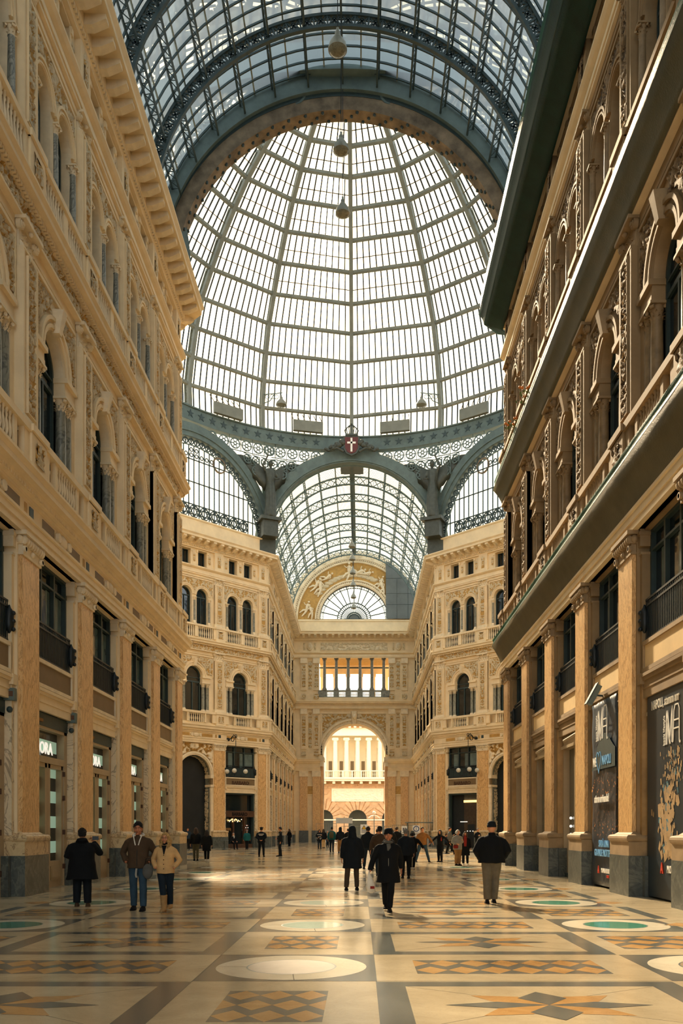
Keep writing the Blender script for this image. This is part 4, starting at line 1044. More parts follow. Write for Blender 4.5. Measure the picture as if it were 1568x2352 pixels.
def vault(label, Ys, y0, y1, glass, iron, bar_sp, rg=8.68, quatre=True, purlins=16, bd=.08, rails=True, ri=7.98):
    root = empty('glass_vault', (0, 0, 0), 0, label, 'glass roof')
    g = MB()
    n = 48; vs = []; fs = []
    for i in range(n+1):
        a = PI*i/n
        vs += [(rg*cos(a), y0, ZC+rg*sin(a)), (rg*cos(a), y1, ZC+rg*sin(a))]
    for i in range(n): fs.append((2*i, 2*i+1, 2*i+3, 2*i+2))
    g.add(vs, fs, glass, False); g.build('vault_glass', root)
    tm = truss_mesh(ri, 8.5, ZC, .16, iron, 44 if quatre else 36, quatre, .1 if quatre else .14)
    for y in Ys: link('arch_truss', tm, root, (0, y, 0))
    # glazing bars: thin arches
    mb = MB(iron); k = int((y1-y0)/bar_sp)
    for i in range(k+1):
        y = y0+(y1-y0)*i/k; half_band(mb, rg-.02-bd, rg-.02, y-.03, y+.03, ZC, iron, 40)
    mb.build('glazing_bars', root)
    pm = MB(iron); L = y1-y0; m = int(L/.5)
    for r in (rg-.16, rg-.55): pm.bar((r, y0, 0), (r, y1, 0), .06, .08, iron)
    for i in range(m):
        a, b = y0+L*i/m, y0+L*(i+1)/m; pm.bar((rg-.16, a, 0), (rg-.55, (a+b)/2, 0), .03, .03, iron); pm.bar((rg-.55, (a+b)/2, 0), (rg-.16, b, 0), .03, .03, iron)
    pm = pm.mesh('purlin')
    for i in range(1, purlins):
        a = PI*i/purlins; o = link('purlin', pm, root, (0, 0, ZC)); o.rotation_euler = (0, -a, 0)
    sm_ = MB(iron)
    sm_ = sm_; sm_.bar((rg-.05, y0, 0), (rg-.05, y1, 0), .05, .06, 'iron_pale'); sm_ = sm_.mesh('glazing_rail')
    for i in range(purlins if rails else 0):
        a = PI*(i+.5)/purlins; o = link('glazing_rail', sm_, root, (0, 0, ZC)); o.rotation_euler = (0, -a, 0)
    return root
v1 = vault("glazed iron barrel vault over the near arm, with dirty blue grey panes, topmost", [36.3-4.47*k for k in range(11)], -14, YA-.3, 'vault_glass', 'iron_dark', .62)
v2 = vault('bright glazed barrel vault over the far arm, seen through the middle arch under the dome', [YB+2.2+4.3*k for k in range(7)], YB+.4, YC, 'far_vault_glass', 'iron_green', .34, quatre=False, bd=.02, rails=False, ri=7.75)
# skylight ridge along the crown of the near vault
mb = MB('iron_dark'); mb.box(-1.9, 1.9, -14, YA-6.3, ZC+8.4, ZC+8.5, 'iron_dark'); mb.build('ridge_board', v1)
mb = MB('iron_green'); mb.box(-.25, .25, YB+.4, YC, ZC+8.3, ZC+8.6, 'iron_green'); mb.box(-1.1, 1.1, YB+3.5, YB+5.2, ZC+8.2, ZC+8.5, 'board_grey'); mb.build('ridge_board', v2)

# ------------------------------------------------------------------ rotunda: eight arches, drum and dome
ZA = 27.35; RI = 7.75
def side_frame(k):
    """rotation for octagon side k; local x along side, local +y points to the centre"""
    ang = k*PI/4
    return Matrix.Translation((0, YM, 0)) @ Matrix.Rotation(ang, 4, 'Z') @ Matrix.Translation((0, AP, 0))
dome = empty('glass_dome', (0, YM, 0), 0, 'huge glazed iron dome with white lit panes over the crossing of the arcade', 'dome')
RS = 19.3; ZS0 = 36.45; ZS1 = 37.75
def ring_box(mb, r0, r1, z0, z1, mat, seg=64):
    rings = [[(r*cos(2*PI*k/seg), r*sin(2*PI*k/seg), z) for k in range(seg)] for r, z in ((r0, z0), (r0, z1), (r1, z1), (r1, z0), (r0, z0))]
    mb.loft(rings, mat, False, False)
# star band
mb = MB('iron_green'); ring_box(mb, RS, RS+.6, ZS0, ZS1, 'iron_green', 96); ring_box(mb, RS-.12, RS, ZS0, ZS0+.12, 'iron_green', 96); ring_box(mb, RS-.12, RS, ZS1-.12, ZS1, 'iron_green', 96)
mb.build('star_band', dome)
sm = MB(); pts = []
for i in range(10):
    r = .36 if i % 2 == 0 else .14; a = PI/2+i*PI/5; pts.append((r*cos(a), r*sin(a)))
sm.plate([pts], 0, .05, 'iron_dark'); sm = sm.mesh('star')
for i in range(57):
    a = PI/2+(i-28)*(1.085/RS)
    if abs(i-28) < 3: continue
    o = link('star', sm, dome, (RS*cos(a), RS*sin(a), (ZS0+ZS1)/2), a+PI/2)
DOME = [(19.45, 37.75), (19.55, 39.7), (19.1, 41.9), (18.5, 44.1), (17.65, 46.25), (16.25, 48.05), (14.75, 49.85), (13.1, 51.46), (11.4, 52.9), (9.45, 54.05), (7.55, 55.0), (5.2, 55.9), (2.6, 56.5)]
RA = [0, 24.2, 45, 65.8]
ribA = sorted([PI/2+s*math.radians(b+90*q) for q in range(4) for b, s in ((0, 1), (24.2, 1), (45, 1), (65.8, 1))])
def dpt(r, z, a): return Vector((r*cos(a), r*sin(a), z))
rib = MB()
for side in (-1, 1):
    pass
for i in range(len(DOME)-1):
    (r0, z0), (r1, z1) = DOME[i], DOME[i+1]
    rib.bar((r0, 0, z0), (r1, 0, z1), .34, .30, 'dome_rib', (1, 0, 0)); rib.bar((r0+.55, 0, z0), (r1+.55, 0, z1+.2), .3, .1, 'dome_rib', (1, 0, 0))
    for t_ in (0, .5):
        ra, za = r0+(r1-r0)*t_, z0+(z1-z0)*t_; rb, zb = r0+(r1-r0)*(t_+.25), z0+(z1-z0)*(t_+.25); rc, zc_ = r0+(r1-r0)*(t_+.5), z0+(z1-z0)*(t_+.5)
        rib.bar((ra, 0, za), (rb+.55, 0, zb+.1), .07, .07, 'dome_rib'); rib.bar((rb+.55, 0, zb+.1), (rc, 0, zc_), .07, .07, 'dome_rib')
rib = rib.mesh('dome_rib')
for a in ribA: link('dome_rib', rib, dome, (0, 0, 0), a)
glass = MB(); bars = MB('iron_dark')
for i in range(len(DOME)-1):
    (r0, z0), (r1, z1) = DOME[i], DOME[i+1]
    rg_ = MB('dome_rib')
    for j in range(16):
        a, b = ribA[j], ribA[(j+1) % 16]
        if b < a: b += 2*PI
        p0, p1, p2, p3 = dpt(r0+.3, z0, a), dpt(r0+.3, z0, b), dpt(r1+.3, z1, b), dpt(r1+.3, z1, a)
        glass.add([p0, p1, p2, p3], [(0, 1, 2, 3)], 'dome_glass')
        if i > 0: rg_.bar(dpt(r0+.05, z0, a), dpt(r0+.05, z0, b), .30, .22, 'dome_rib')
        L = (p1-p0).length; k = max(3, int(round(L/.56)))
        for q in range(1, k):
            t_ = q/k; s0 = p0.lerp(p1, t_); s1 = p3.lerp(p2, t_) if r1/r0 > .72 else p3.lerp(p2, t_)
            bars.bar(s0, s1, .10, .10, 'iron_black')
        if i > 4:
            m0, m1 = (p0+p3)/2, (p1+p2)/2; bars.bar(m0, m1, .05, .05, 'iron_rust')
    if i > 0: rg_.build('dome_ring', dome)
glass.build('dome_panes', dome); bars.build('dome_glazing_bars', dome)
# ventilation boxes at the foot of the dome
vb = MB(); vb.box(-1.35, 1.35, 0, .35, 0, .95, 'dome_rib')
for k in range(6): vb.bar((-1.3+2.6*k/5, .1, 1.0), (-1.3+2.6*k/5+.15, -.55, 1.85), .05, .05, 'iron_rust')
vb.bar((-1.35, .05, 1.0), (1.35, .05, 1.0), .05, .05, 'iron_dark')
vb = vb.mesh('vent_box')
for j in range(16):
    a, b = ribA[j], ribA[(j+1) % 16]
    if b < a: b += 2*PI
    m = (a+b)/2; r = RS*cos((b-a)/2)+.1; link('vent_box', vb, dome, (r*cos(m), r*sin(m), ZS1), m+PI/2)
# lantern cap
mb = MB(); ring_box(mb, 2.5, 3.1, 56.3, 57.0, 'dome_rib', 24); mb.lathe((0, 0, 57.0), [(2.9, 0), (2.5, .8), (.1, 1.5)], 'dome_rib', 24); mb.build('dome_cap', dome)

def tube_ring(mb, c, ex, ey, r, w, mat, seg=10):
    P = [c+ex*r*cos(2*PI*i/seg)+ey*r*sin(2*PI*i/seg) for i in range(seg)]
    mb.poly_bar(P, w, w, mat, ex.cross(ey), True)
for k in range(8):
    M = side_frame(k); is_arm = k % 2 == 0
    lab = None
    mb = MB('iron_green')
    # arch ring (local: x along, y to outside, z up) facing the centre at y = 0
    Mf = Matrix.Translation((0, -.0, 0))
    def hb(r0, r1, y0, y1, mat, n=56): half_band(mb, r0, r1, y0, y1, ZA, mat, n)
    hb(RI-.30 if not is_arm else RI, RI+.85 if not is_arm else RI+1.1, -.1, .6, 'iron_green' if k != 4 else 'iron_rust'); hb(RI+.1, RI+.25, -.2, -.1, 'iron_green')
    if k == 4:
        # side seen from the near arm: plastered soffit between arch and vault glass
        hb(RI+.62, RI+1.1, .3, .62, 'iron_dark'); half_band(mb, RI+.55, RI+1.3, .55, .8, ZC-.4, 'iron_green', 56)
        for q in range(90):
            a = PI*(q+.5)/90; mb.ball(((RI-.02)*cos(a), .0+.25*(q % 3), ZA+(RI-.02)*sin(a)), .09, 'iron_dark', 5, 3)
    # skirting between arch and parapet
    # pierced spandrel between the arch and the star band
    def S3(u, v):
        """u in -1..1 across the side, v 0..1 from arch extrados to the band"""
        x = u*HW; r = RI+1.1; zt = ZA+sqrt(max(.0, r*r-x*x)); a = math.atan2(x, AP)
        top = Vector((RS*sin(a), RS*cos(a)-AP, ZS0)); bot = Vector((x, .1, min(zt, ZS0-.02)))
        return bot.lerp(top, v)
    # rosette frieze just under the band
    nr = 15
    for i in range(nr):
        a = (i-(nr-1)/2)*(1.09/RS); c = Vector(((RS+.05)*sin(a), (RS+.05)*cos(a)-AP, ZS0-.62)); x = c.x
        zt = ZA+sqrt(max(0, (RI+.75)**2-x*x)) if abs(x) < RI+.75 else ZA
        ex = Vector((cos(a), -sin(a), 0)); ey = Vector((0, 0, 1))
        if ZS0-1.15 > zt-.35:
            tube_ring(mb, c, ex, ey, .44, .10, 'iron_green', 12); tube_ring(mb, c, ex, ey, .15, .09, 'iron_green', 8)
            for q in range(6): d = ex*cos(q*PI/3)+ey*sin(q*PI/3); mb.bar(c+d*.15, c+d*.44, .08, .04, 'iron_green', (ex.cross(ey)))
        mb.bar(c+ex*.545+ey*.62, c+ex*.545-ey*.58, .06, .05, 'iron_green') if ZS0-1.2 > zt-.2 else None
    for i in range(28):
        a0 = (i-14)*(2*math.atan2(HW, AP)/28); a1 = (i-13)*(2*math.atan2(HW, AP)/28)
        p0 = Vector(((RS+.05)*sin(a0), (RS+.05)*cos(a0)-AP, ZS0-1.2)); p1 = Vector(((RS+.05)*sin(a1), (RS+.05)*cos(a1)-AP, ZS0-1.2))
        if ZA+sqrt(max(0, (RI+.75)**2-p0.x**2)) < p0.z+.2: mb.bar(p0, p1, .08, .06, 'iron_green')
    # spandrel scroll rings below
    for sx in (-1, 1):
        for gx in range(8):
            for gz in range(9):
                x = sx*(HW-.45-.82*gx); z = ZS0-1.75-.86*gz
                if (x*x+(z-ZA)**2) < (RI+.85+.34)**2: continue
                a = math.atan2(x, AP); f = max(0, min(1, (z-ZA)/(ZS0-ZA))); yy = .1*(1-f)+(RS*cos(a)-AP)*f
                c = Vector((x*(1+(.0)), yy, z)); ex = Vector((1, 0, 0)); ey = Vector((0, 0, 1))
                tube_ring(mb, c, ex, ey, .38, .10, 'iron_green', 10); tube_ring(mb, c, ex, ey, .13, .09, 'iron_green', 6)
                for q in range(5): d = ex*cos(q*2*PI/5)+ey*sin(q*2*PI/5); mb.bar(c+d*.13, c+d*.38, .07, .04, 'iron_green', (0, 1, 0))
                mb.bar(c+ex*.41+ey*.43, c+ex*.41-ey*.43, .07, .06, 'iron_green'); mb.bar(c+ex*.41+ey*.43, c-ex*.41+ey*.43, .07, .06, 'iron_green')
    if not is_arm:
        # lunette window: leaf border, mullions, star panels
        RB = RI-.3
        half_band(mb, RB-.66, RB-.58, .1, .2, ZA, 'iron_green', 56)
        nl = 40
        for i in range(nl):
            a = PI*(i+.5)/nl; c = Vector(((RB-.31)*cos(a), .15, ZA+(RB-.31)*sin(a))); er = Vector((cos(a), 0, sin(a))); et = Vector((-sin(a), 0, cos(a)))
            if c.z < 28.0: continue
            tube_ring(mb, c, er, et, .24, .09, 'iron_dark', 8)
            for q in (-.8, -.4, 0, .4, .8): mb.bar(c-er*.2, c+er*.2*cos(q)+et*.2*sin(q), .03, .03, 'iron_dark', (0, 1, 0))
        Ri = RB-.66
        for x in [(-14+i)*.52 for i in range(29)]:
            if abs(x) < Ri: mb.bar((x, .15, 28.0), (x, .15, ZA+sqrt(Ri*Ri-x*x)), .09, .08, 'iron_dark')
        for z in (29.2, 31.1, 33.0):
            w = sqrt(Ri*Ri-(z-ZA)**2); mb.bar((-w, .15, z), (w, .15, z), .06, .09, 'iron_dark')
            for x in [(-14+i)*.52 for i in range(29)]:
                if abs(x) < w: mb.ball((x, .15, z), .1, 'iron_dark', 6, 4)
        for i in range(13):
            c = Vector(((-6+i)*1.04, .12, 28.62))
            if abs(c.x) > Ri-.8: continue
            tube_ring(mb, c, Vector((1, 0, 0)), Vector((0, 0, 1)), .5, .09, 'iron_dark', 12)
            for ph in (PI/2, -PI/2): mb.poly_bar([c+Vector((.48*cos(ph+q*2*PI/3), 0, .48*sin(ph+q*2*PI/3))) for q in range(3)], .08, .08, 'iron_dark', (0, 1, 0), True)
        for x in (-2.6, 0, 2.6):
            c = Vector((x, .15, 33.6-.12*abs(x)));
            if x: tube_ring(mb, c, Vector((1, 0, 0)), Vector((0, 0, 1)), .62, .12, 'iron_rust', 20)
        for i in range(-9, 10):
            for zz in (33.35, 33.8, 34.15):
                x = i*.52+.26
                if x*x+(zz-ZA)**2 < (Ri-.3)**2 and abs(abs(x)-2.6) > .7: tube_ring(mb, Vector((x, .15, zz)), Vector((1, 0, 0)), Vector((0, 0, 1)), .17, .07, 'iron_dark', 6)
    mesh = mb.mesh('arch_frame')
    o = bpy.data.objects.new('arch_frame', mesh); COL.objects.link(o); o.parent = dome
    o.matrix_basis = Matrix.Rotation(k*PI/4, 4, 'Z') @ Matrix.Translation((0, AP, 0))
    if not is_arm:
        g = MB(); g.plate([[((RB-.0)*cos(PI*i/32), ZA+(RB)*sin(PI*i/32)) for i in range(33)]], .24, .25, 'dome_glass'); g = g.build('lunette_pane', o)
# wall plates and piers at the eight corners
pier = MB(); pier.box(-.75, .75, -.35, .55, 26.6, 29.4, 'bronze'); pier.box(-.95, .95, -1.6, .6, 29.4, 29.7, 'bronze'); pier.box(-.7, .7, -1.35, .5, 28.0, 29.4, 'bronze'); pier.lathe((0, -.2, 28.1), [(.75, 0), (.7, .5), (.5, .8), (.75, 1.1), (.8, 1.6)], 'bronze', 12)
pier.box(-.35, .35, .15, .5, 29.7, 34.0, 'iron_green')
pier = pier.mesh('corner_pier')
for k in range(8):
    if k in (3, 4): continue
    a = PI/2+PI/8+k*PI/4; Rr = AP/cos(PI/8); link('corner_pier', pier, dome, (Rr*cos(a), Rr*sin(a), 0), a-PI/2)
# ------------------------------------------------------------------ remeshed organic bodies
def fuse(mb, voxel, smooth=2, mats=None):
    """unite overlapping closed shapes into one continuous surface"""
    me = mb.mesh('fuse'); o = bpy.data.objects.new('fuse', me); COL.objects.link(o)
    r = o.modifiers.new('r', 'REMESH'); r.mode = 'VOXEL'; r.voxel_size = voxel; r.use_smooth_shade = True
    if smooth: s = o.modifiers.new('s', 'SMOOTH'); s.factor = .5; s.iterations = smooth
    dg = bpy.context.evaluated_depsgraph_get(); out = bpy.data.meshes.new_from_object(o.evaluated_get(dg))
    bpy.data.objects.remove(o); bpy.data.meshes.remove(me)
    out.materials.clear()
    for n in (mats or mb.mats[:1]): out.materials.append(MAT[n])
    out.polygons.foreach_set('material_index', [0]*len(out.polygons)); out.polygons.foreach_set('use_smooth', [True]*len(out.polygons)); out.update()
    return out

def angel(x, y, ang, label, mirror=1):
    root = empty('angel_statue', (x, y, 29.7), ang, label, 'statue', 'bronze angels under the dome')
    mb = MB('bronze'); B = 'bronze'
    # robe
    rings = []
    for z, rx, ry in ((0, .5, .42), (.4, .55, .45), (1.2, .5, .42), (2.0, .48, .4), (2.6, .42, .32), (3.1, .36, .26), (3.5, .46, .28), (4.0, .52, .3), (4.3, .4, .24)):
        rings.append([((rx*(1+.12*sin(5*t_*PI/10+z*2)))*cos(t_*PI/10), ry*(1+.12*sin(6*t_*PI/10))*sin(t_*PI/10), z) for t_ in range(20)])
    mb.loft(rings, B)
    mb.tube([(0, 0, 4.2), (0, -.03, 4.6)], [.15, .13], B); mb.ball((0, -.06, 4.8), .27, B, 12, 10, (.85, .95, 1.1))
    mb.tube([(mirror*.45, 0, 4.1), (mirror*.75, -.1, 4.5), (mirror*.35, -.2, 5.3)], [.16, .12, .08], B); mb.tube([(-mirror*.45, 0, 4.1), (-mirror*.7, -.2, 3.5), (-mirror*.3, -.5, 3.3)], [.16, .13, .08], B)
    mb.ball((mirror*.33, -.22, 5.4), .11, B); mb.ball((-mirror*.25, -.55, 3.3), .11, B)
    body = link('statue_body', fuse(mb, .05, 2), root)
    for sx in (-1, 1):
        w = MB(B); rows = []
        for i in range(14):
            t_ = i/13; u = .25+3.1*t_; top = 4.2+1.0*sin(t_*PI*.75)-(.1*t_ if True else 0); wd = (1.9*(1-t_)**.55+.12)*(1 if t_ > .06 else .6)
            yv = .25+.25*sin(t_*PI); top += .35*t_
            rows.append([(sx*u, yv, top), (sx*u, yv-.09, top-.1), (sx*u, yv-.05, top-wd*.6), (sx*u, yv+.02, top-wd*(1+.07*(i % 2))), (sx*u, yv+.08, top-wd*.6), (sx*u, yv+.1, top-.1)])
        w.loft(rows, B, True, True); w.build('wing', root)
    return root
c8 = math.radians(22.5); Rr = AP/cos(PI/8)-1.25
angel(-Rr*sin(c8), YM+Rr*cos(c8), c8, "dark bronze winged angel on the pier left of the middle arch under the dome", -1)
angel(Rr*sin(c8), YM+Rr*cos(c8), -c8, "dark bronze winged angel on the pier right of the middle arch under the dome", 1)

# coat of arms on the crown of the far arch
root = empty('coat_of_arms', (0, YB-.75, 36.35), 0, "crowned red shield with a white cross and scrolls, atop the middle arch", 'emblem')
mb = MB(); sh = [(0, -.95), (.45, -.75), (.68, -.3), (.7, .8), (-.7, .8), (-.68, -.3), (-.45, -.75)]
def yplate(mb, loop, y0, y1, mat):
    """loop in x,z; front faces -y"""
    n = len(loop); vs = [(x, y1, z) for x, z in loop]+[(x, y0, z) for x, z in loop]
    mb.add(vs, [tuple(range(n)), tuple(range(n, 2*n))[::-1]]+[(i, (i+1) % n, n+(i+1) % n, n+i) for i in range(n)], mat)
yplate(mb, [(x*1.25, z*1.2) for x, z in sh], -.06, .1, 'bronze'); yplate(mb, sh, -.1, .0, 'shield_red'); mb.build('shield', root)
mb = MB(); mb.box(-.1, .1, -.16, -.1, -.75, .7, 'white_paint'); mb.box(-.45, .45, -.16, -.1, .1, .3, 'white_paint'); mb.build('cross', root)
mb = MB()
for i in range(9): a = PI*i/8; mb.tube([(.55*cos(a), 0, 1.1+.05), (.75*cos(a), 0, 1.5+.35*sin(a)), (.2*cos(a), 0, 2.1)], .05, 'bronze', 6)
mb.box(-.65, .65, -.15, .2, .95, 1.15, 'bronze'); mb.ball((0, 0, 2.2), .12, 'bronze'); mb.build('crown', root)
mb = MB()
for sx in (-1, 1):
    for i in range(12): mb.ball((sx*(.9+.17*i), .05, .25-.07*i+.15*sin(i*1.9)), .32-.015*i, 'bronze', 8, 6)
    mb.tube([(sx*.8, 0, -.7), (sx*1.5, 0, -.3), (sx*2.4, 0, -.5)], [.15, .14, .05], 'bronze')
mb.build('scrollwork', root)
root.scale = (.85, .85, .85)

# ------------------------------------------------------------------ hanging lamps
def lamp_meshes():
    w = MB(); w.bar((0, 0, .75), (0, 0, 6.6), .03, .03, 'iron_black')
    s = MB(); s.lathe((0, 0, 0), [(.34, -.02), (.345, .03), (.30, .2), (.16, .42), (.1, .5), (.1, .62), (.05, .64), (.05, .78)], 'lamp_metal', 18)
    g = MB(); g.lathe((0, 0, 0), [(.02, -.13), (.14, -.12), (.25, -.08), (.32, -.02), (.33, .0)], 'lamp_lens', 18)
    return w.mesh('lamp_cable'), s.mesh('lamp_shade'), g.mesh('lamp_glass')
LW_, LS_, LG_ = lamp_meshes()
def hang(x, y, z, label, group='lamps hanging along the centre line', s=1.0):
    group = group or 'lamps hanging along the centre line'
    r = empty('hanging_lamp', (x, y, z), 0, label, 'lamp', group)
    link('lamp_cable', LW_, r); link('lamp_shade', LS_, r); link('lamp_glass', LG_, r); r.scale = (s, s, 1); return r
hang(0, 30.6, 29.75, 'large round hanging lamp under the dirty vault, topmost of the lamps on the centre line')
hang(0, 35.9, 30.35, 'round hanging lamp just under the top of the dome, second from the top')
hang(0, 39.3, 30.15, 'round hanging lamp against the upper dome panes, third from the top')
for i, y in enumerate((80.4, 84.2, 88.7, 93.2, 98.0, 102.6)):
    hang(0, y, 28.4, ["grey bell lamp in the far vault, highest of the six in a row", 'second highest bell lamp in the far vault, against the golden lunette', 'third bell lamp down in the far vault, in front of the lunette figures', 'fourth bell lamp down, at the top rim of the fan window', 'fifth bell lamp down, in the middle of the fan window', 'lowest and farthest bell lamp, near the hub of the fan window'][i], None, .95)
# lamps on scroll brackets in the dome
for sx, nm in ((-1, 'left'), (1, 'right')):
    a = math.radians(24.2); r0 = 19.2; x = sx*r0*sin(a); y = YM+r0*cos(a)
    root = empty('bracket_lamp', (x, y, 40.2), 0, 'lamp on a scroll bracket on the dome rib above the '+nm+' angel', 'lamp', 'bracket lamps in the dome')
    mb = MB(); d = -sx if sx > 0 else 1
    mb.bar((0, 0, .5), (d*1.7, -.3, .5), .06, .06, 'iron_green'); mb.tube([(0, 0, -.3), (d*.6, -.1, -.1), (d*1.0, -.2, .5)], .04, 'iron_green', 6)
    for q in (.35, .75, 1.15): tube_ring(mb, Vector((d*q, -.1, .25)), Vector((1, 0, 0)), Vector((0, 0, 1)), .2, .04, 'iron_green', 8)
    mb.bar((d*1.6, -.3, .5), (d*1.6, -.3, .1), .04, .04, 'iron_green'); mb.build('bracket', root)
    s = link('lamp_shade', LS_, root, (d*1.6, -.3, -.6)); s.scale = (1.4, 1.4, 1.1); g = link('lamp_glass', LG_, root, (d*1.6, -.3, -.6)); g.scale = (1.4, 1.4, 1.1)
# three-globe street style lamps hung on long rods from the diagonal walls
def globe_lamp(px, h, sx, label):
    # point on diagonal wall line offset towards the hall
    t_ = px; x = sx*(HW+t_*sqrt(.5)); y = YB-t_*sqrt(.5); n = Vector((-sx*sqrt(.5), -sqrt(.5), 0)); p = Vector((x, y, 0))+n*1.15
    root = empty('globe_lamp', (p.x, p.y, h), 0, label, 'lamp', 'globe lamps on long rods')
    mb = MB(); I = 'iron_black'; mb.tube([(0, 0, 0), (0, 0, 3.1)], .03, I, 6); q = -n
    mb.tube([(0, 0, 3.1), (q.x*.3, q.y*.3, 3.3), (q.x*.6, q.y*.6, 3.0), (q.x*1.1, q.y*1.1, 2.95)], .04, I, 6)
    tube_ring(mb, Vector((q.x*.45, q.y*.45, 2.95)), q, Vector((0, 0, 1)), .22, .05, I, 12); tube_ring(mb, Vector((0, 0, 3.15)), q, Vector((0, 0, 1)), .14, .04, I, 10)
    mb.ball((q.x*1.1, q.y*1.1, 2.95), .16, I)
    mb.build('lamp_rod', root)
    mb = MB(); mb.ball((0, 0, .0), .12, I)
    gl = MB()
    for k in range(3):
        a = -PI/2+(k-1)*1.9; c, s_ = cos(a), sin(a)
        mb.tube([(0, 0, 0), (c*.3, s_*.3, .12), (c*.5, s_*.5, -.35), (c*.8, s_*.8, -.3), (c*.85, s_*.85, -.08)], .03, I, 6)
        tube_ring(mb, Vector((c*.25, s_*.25, .0)), Vector((c, s_, 0)), Vector((0, 0, 1)), .12, .03, I, 8)
    mb.build('lamp_arms', root)
    for k in range(3):
        a = -PI/2+(k-1)*1.9; g = MB(); g.ball((cos(a)*.85, sin(a)*.85, .12), .2, 'globe_glass', 14, 10); g.build('lamp_globe', root)
globe_lamp(4.55, 6.55, -1, "wrought iron lamp with milky globes on a long rod left of the lit shop window")
globe_lamp(4.75, 6.65, 1, "wrought iron lamp with milky globes on a long rod beside the right sculpted arch")

# ------------------------------------------------------------------ green and brown safety nets along the right cornices
def netsheet(name, label, rows, mats, y0=-14, y1=YA, sag=.05, thick=.012):
    """rows: list of (n, z) from the outer edge to the wall; swept along the right wall and round the corner"""
    root = empty(name, (0, 0, 0), 0, label, 'safety net', 'safety nets on the right wall')
    pts = [(HW, y0), (HW, y1), (HW+.55, y1+.55)]
    L = 60
    def path(n):
        q = offset_path(pts, n); res = []
        for i in range(L): f = i/(L-1); res.append(q[0].lerp(q[1], f))
        res.append(q[2]); return res
    for i in range(len(rows)-1):
        (n0, z0), (n1, z1) = rows[i], rows[i+1]; a, b = path(n0), path(n1); mb = MB()
        K = 4; vs = []; fs = []
        for j in range(len(a)):
            for k in range(K+1):
                f = k/K; p = a[j].lerp(b[j], f); w = sag*sin(PI*f)*(1+.12*sin(j*1.7))
                vs.append((p.x+w, p.y, z0+(z1-z0)*f+w*.5+.006*nz(j*.6, k*.8, i)))
        for j in range(len(a)-1):
            for k in range(K): fs.append((j*(K+1)+k, (j+1)*(K+1)+k, (j+1)*(K+1)+k+1, j*(K+1)+k+1))
        mb.add(vs, fs, mats[i], True)
        o = mb.build('net_edge' if i == 0 else 'net_sheet', root); m = o.modifiers.new('s', 'SOLIDIFY'); m.thickness = thick
    return root
netsheet('cornice_net', 'brown safety net with a green edge under the lowest cornice of the right wall', [(.88, 10.62), (.91, 10.34), (.42, 9.2)], ['net_edge', 'net_brown'])
netsheet('cornice_net', "olive brown safety net with bright green edge under the right wall's middle cornice", [(.80, 18.12), (.86, 17.72), (.42, 16.9)], ['net_edge', 'net_olive'])
netsheet('cornice_net', 'dark green safety net wrapped round the top cornice of the right wall', [(1.45, 26.85), (1.5, 26.2), (1.25, 25.66), (.42, 25.2)], ['net_edge', 'net_dark', 'net_dark'], sag=.05)

# ------------------------------------------------------------------ shop fronts, signs and banners
def child_text(parent, name, body, size, mat, loc, sx=1.0, bold=0.0, depth=.02, rot=0, align='CENTER'):
    me = text_mesh(body, size, mat, depth, align, sx, bold); o = link(name, me, parent, loc)
    if rot: o.rotation_euler = (0, rot, 0)
    return o
def wall_local(wl): return wl[0]
def left_shop(u, i):
    w = 2.97; a, b = -w/2, w/2
    fr = MB(); wd = 'wood_paint'
    for x0, x1 in ((a, a+.28), (b-.28, b)): fr.box(x0, x1, -.3, .04, 0, 4.86, wd)
    fr.box(a, b, -.3, .06, 4.5, 4.86, 'iron_dark'); fr.box(a+.28, b-.28, -.3, .04, 3.5, 3.68, wd); fr.box(a, b, -.3, .04, 4.42, 4.5, wd)
    for x in (-.04, ): fr.box(x, x+.08, -.3, .0, 0, 3.5, wd)
    for x0, x1 in ((a+.28, a+.4), (b-.4, b-.28), (-.2, -.06), (.06, .2)): fr.box(x0, x1, -.28, .0, 0, 3.5, wd)
    for x0, x1 in ((a+.28, -.05), (.05, b-.28)):
        fr.box(x0, x1, -.28, -.02, .0, .75, wd); fr.box(x0+.18, x1-.18, -.03, .01, .2, .6, wd); fr.box(x0+.24, x1-.24, -.0, .02, .26, .54, wd); fr.box(x0, x1, -.28, .0, 3.38, 3.5, wd)
    for x in (a+.28, b-.28):
        for z in (.5, 1.5, 2.5, 3.2): fr.box(x-.03, x+.03, .0, .07, z, z+.14, 'brown_wood')
    fr.box(b-.9, b-.6, .06, .1, 4.6, 4.68, 'c_tan')
    d = fr.build('shopfront', WL[0], (u, 0, 0))
    g = MB(); g.box(a+.28, b-.28, -.18, -.17, .75, 4.42, 'shop_glass'); g.build('glass_pane', d)
    st = MB()
    for k in range(7): st.box(a+.35, b-.55, -.168, -.16, .3+.72*k-.05, .3+.72*k+.29, 'mint_light') if .3+.72*k > .4 and not (3.3 < .3+.72*k < 3.75) else None
    st.build('lit_panel', d)
    child_text(d, 'sign_lettering', 'SEPHORA', .46, 'shop_letter', (.62, .0, 3.76), 1.0, .006)
for i, y in enumerate(near_pil[:5]):
    yc = y-2.225; left_shop(YA-yc, i)
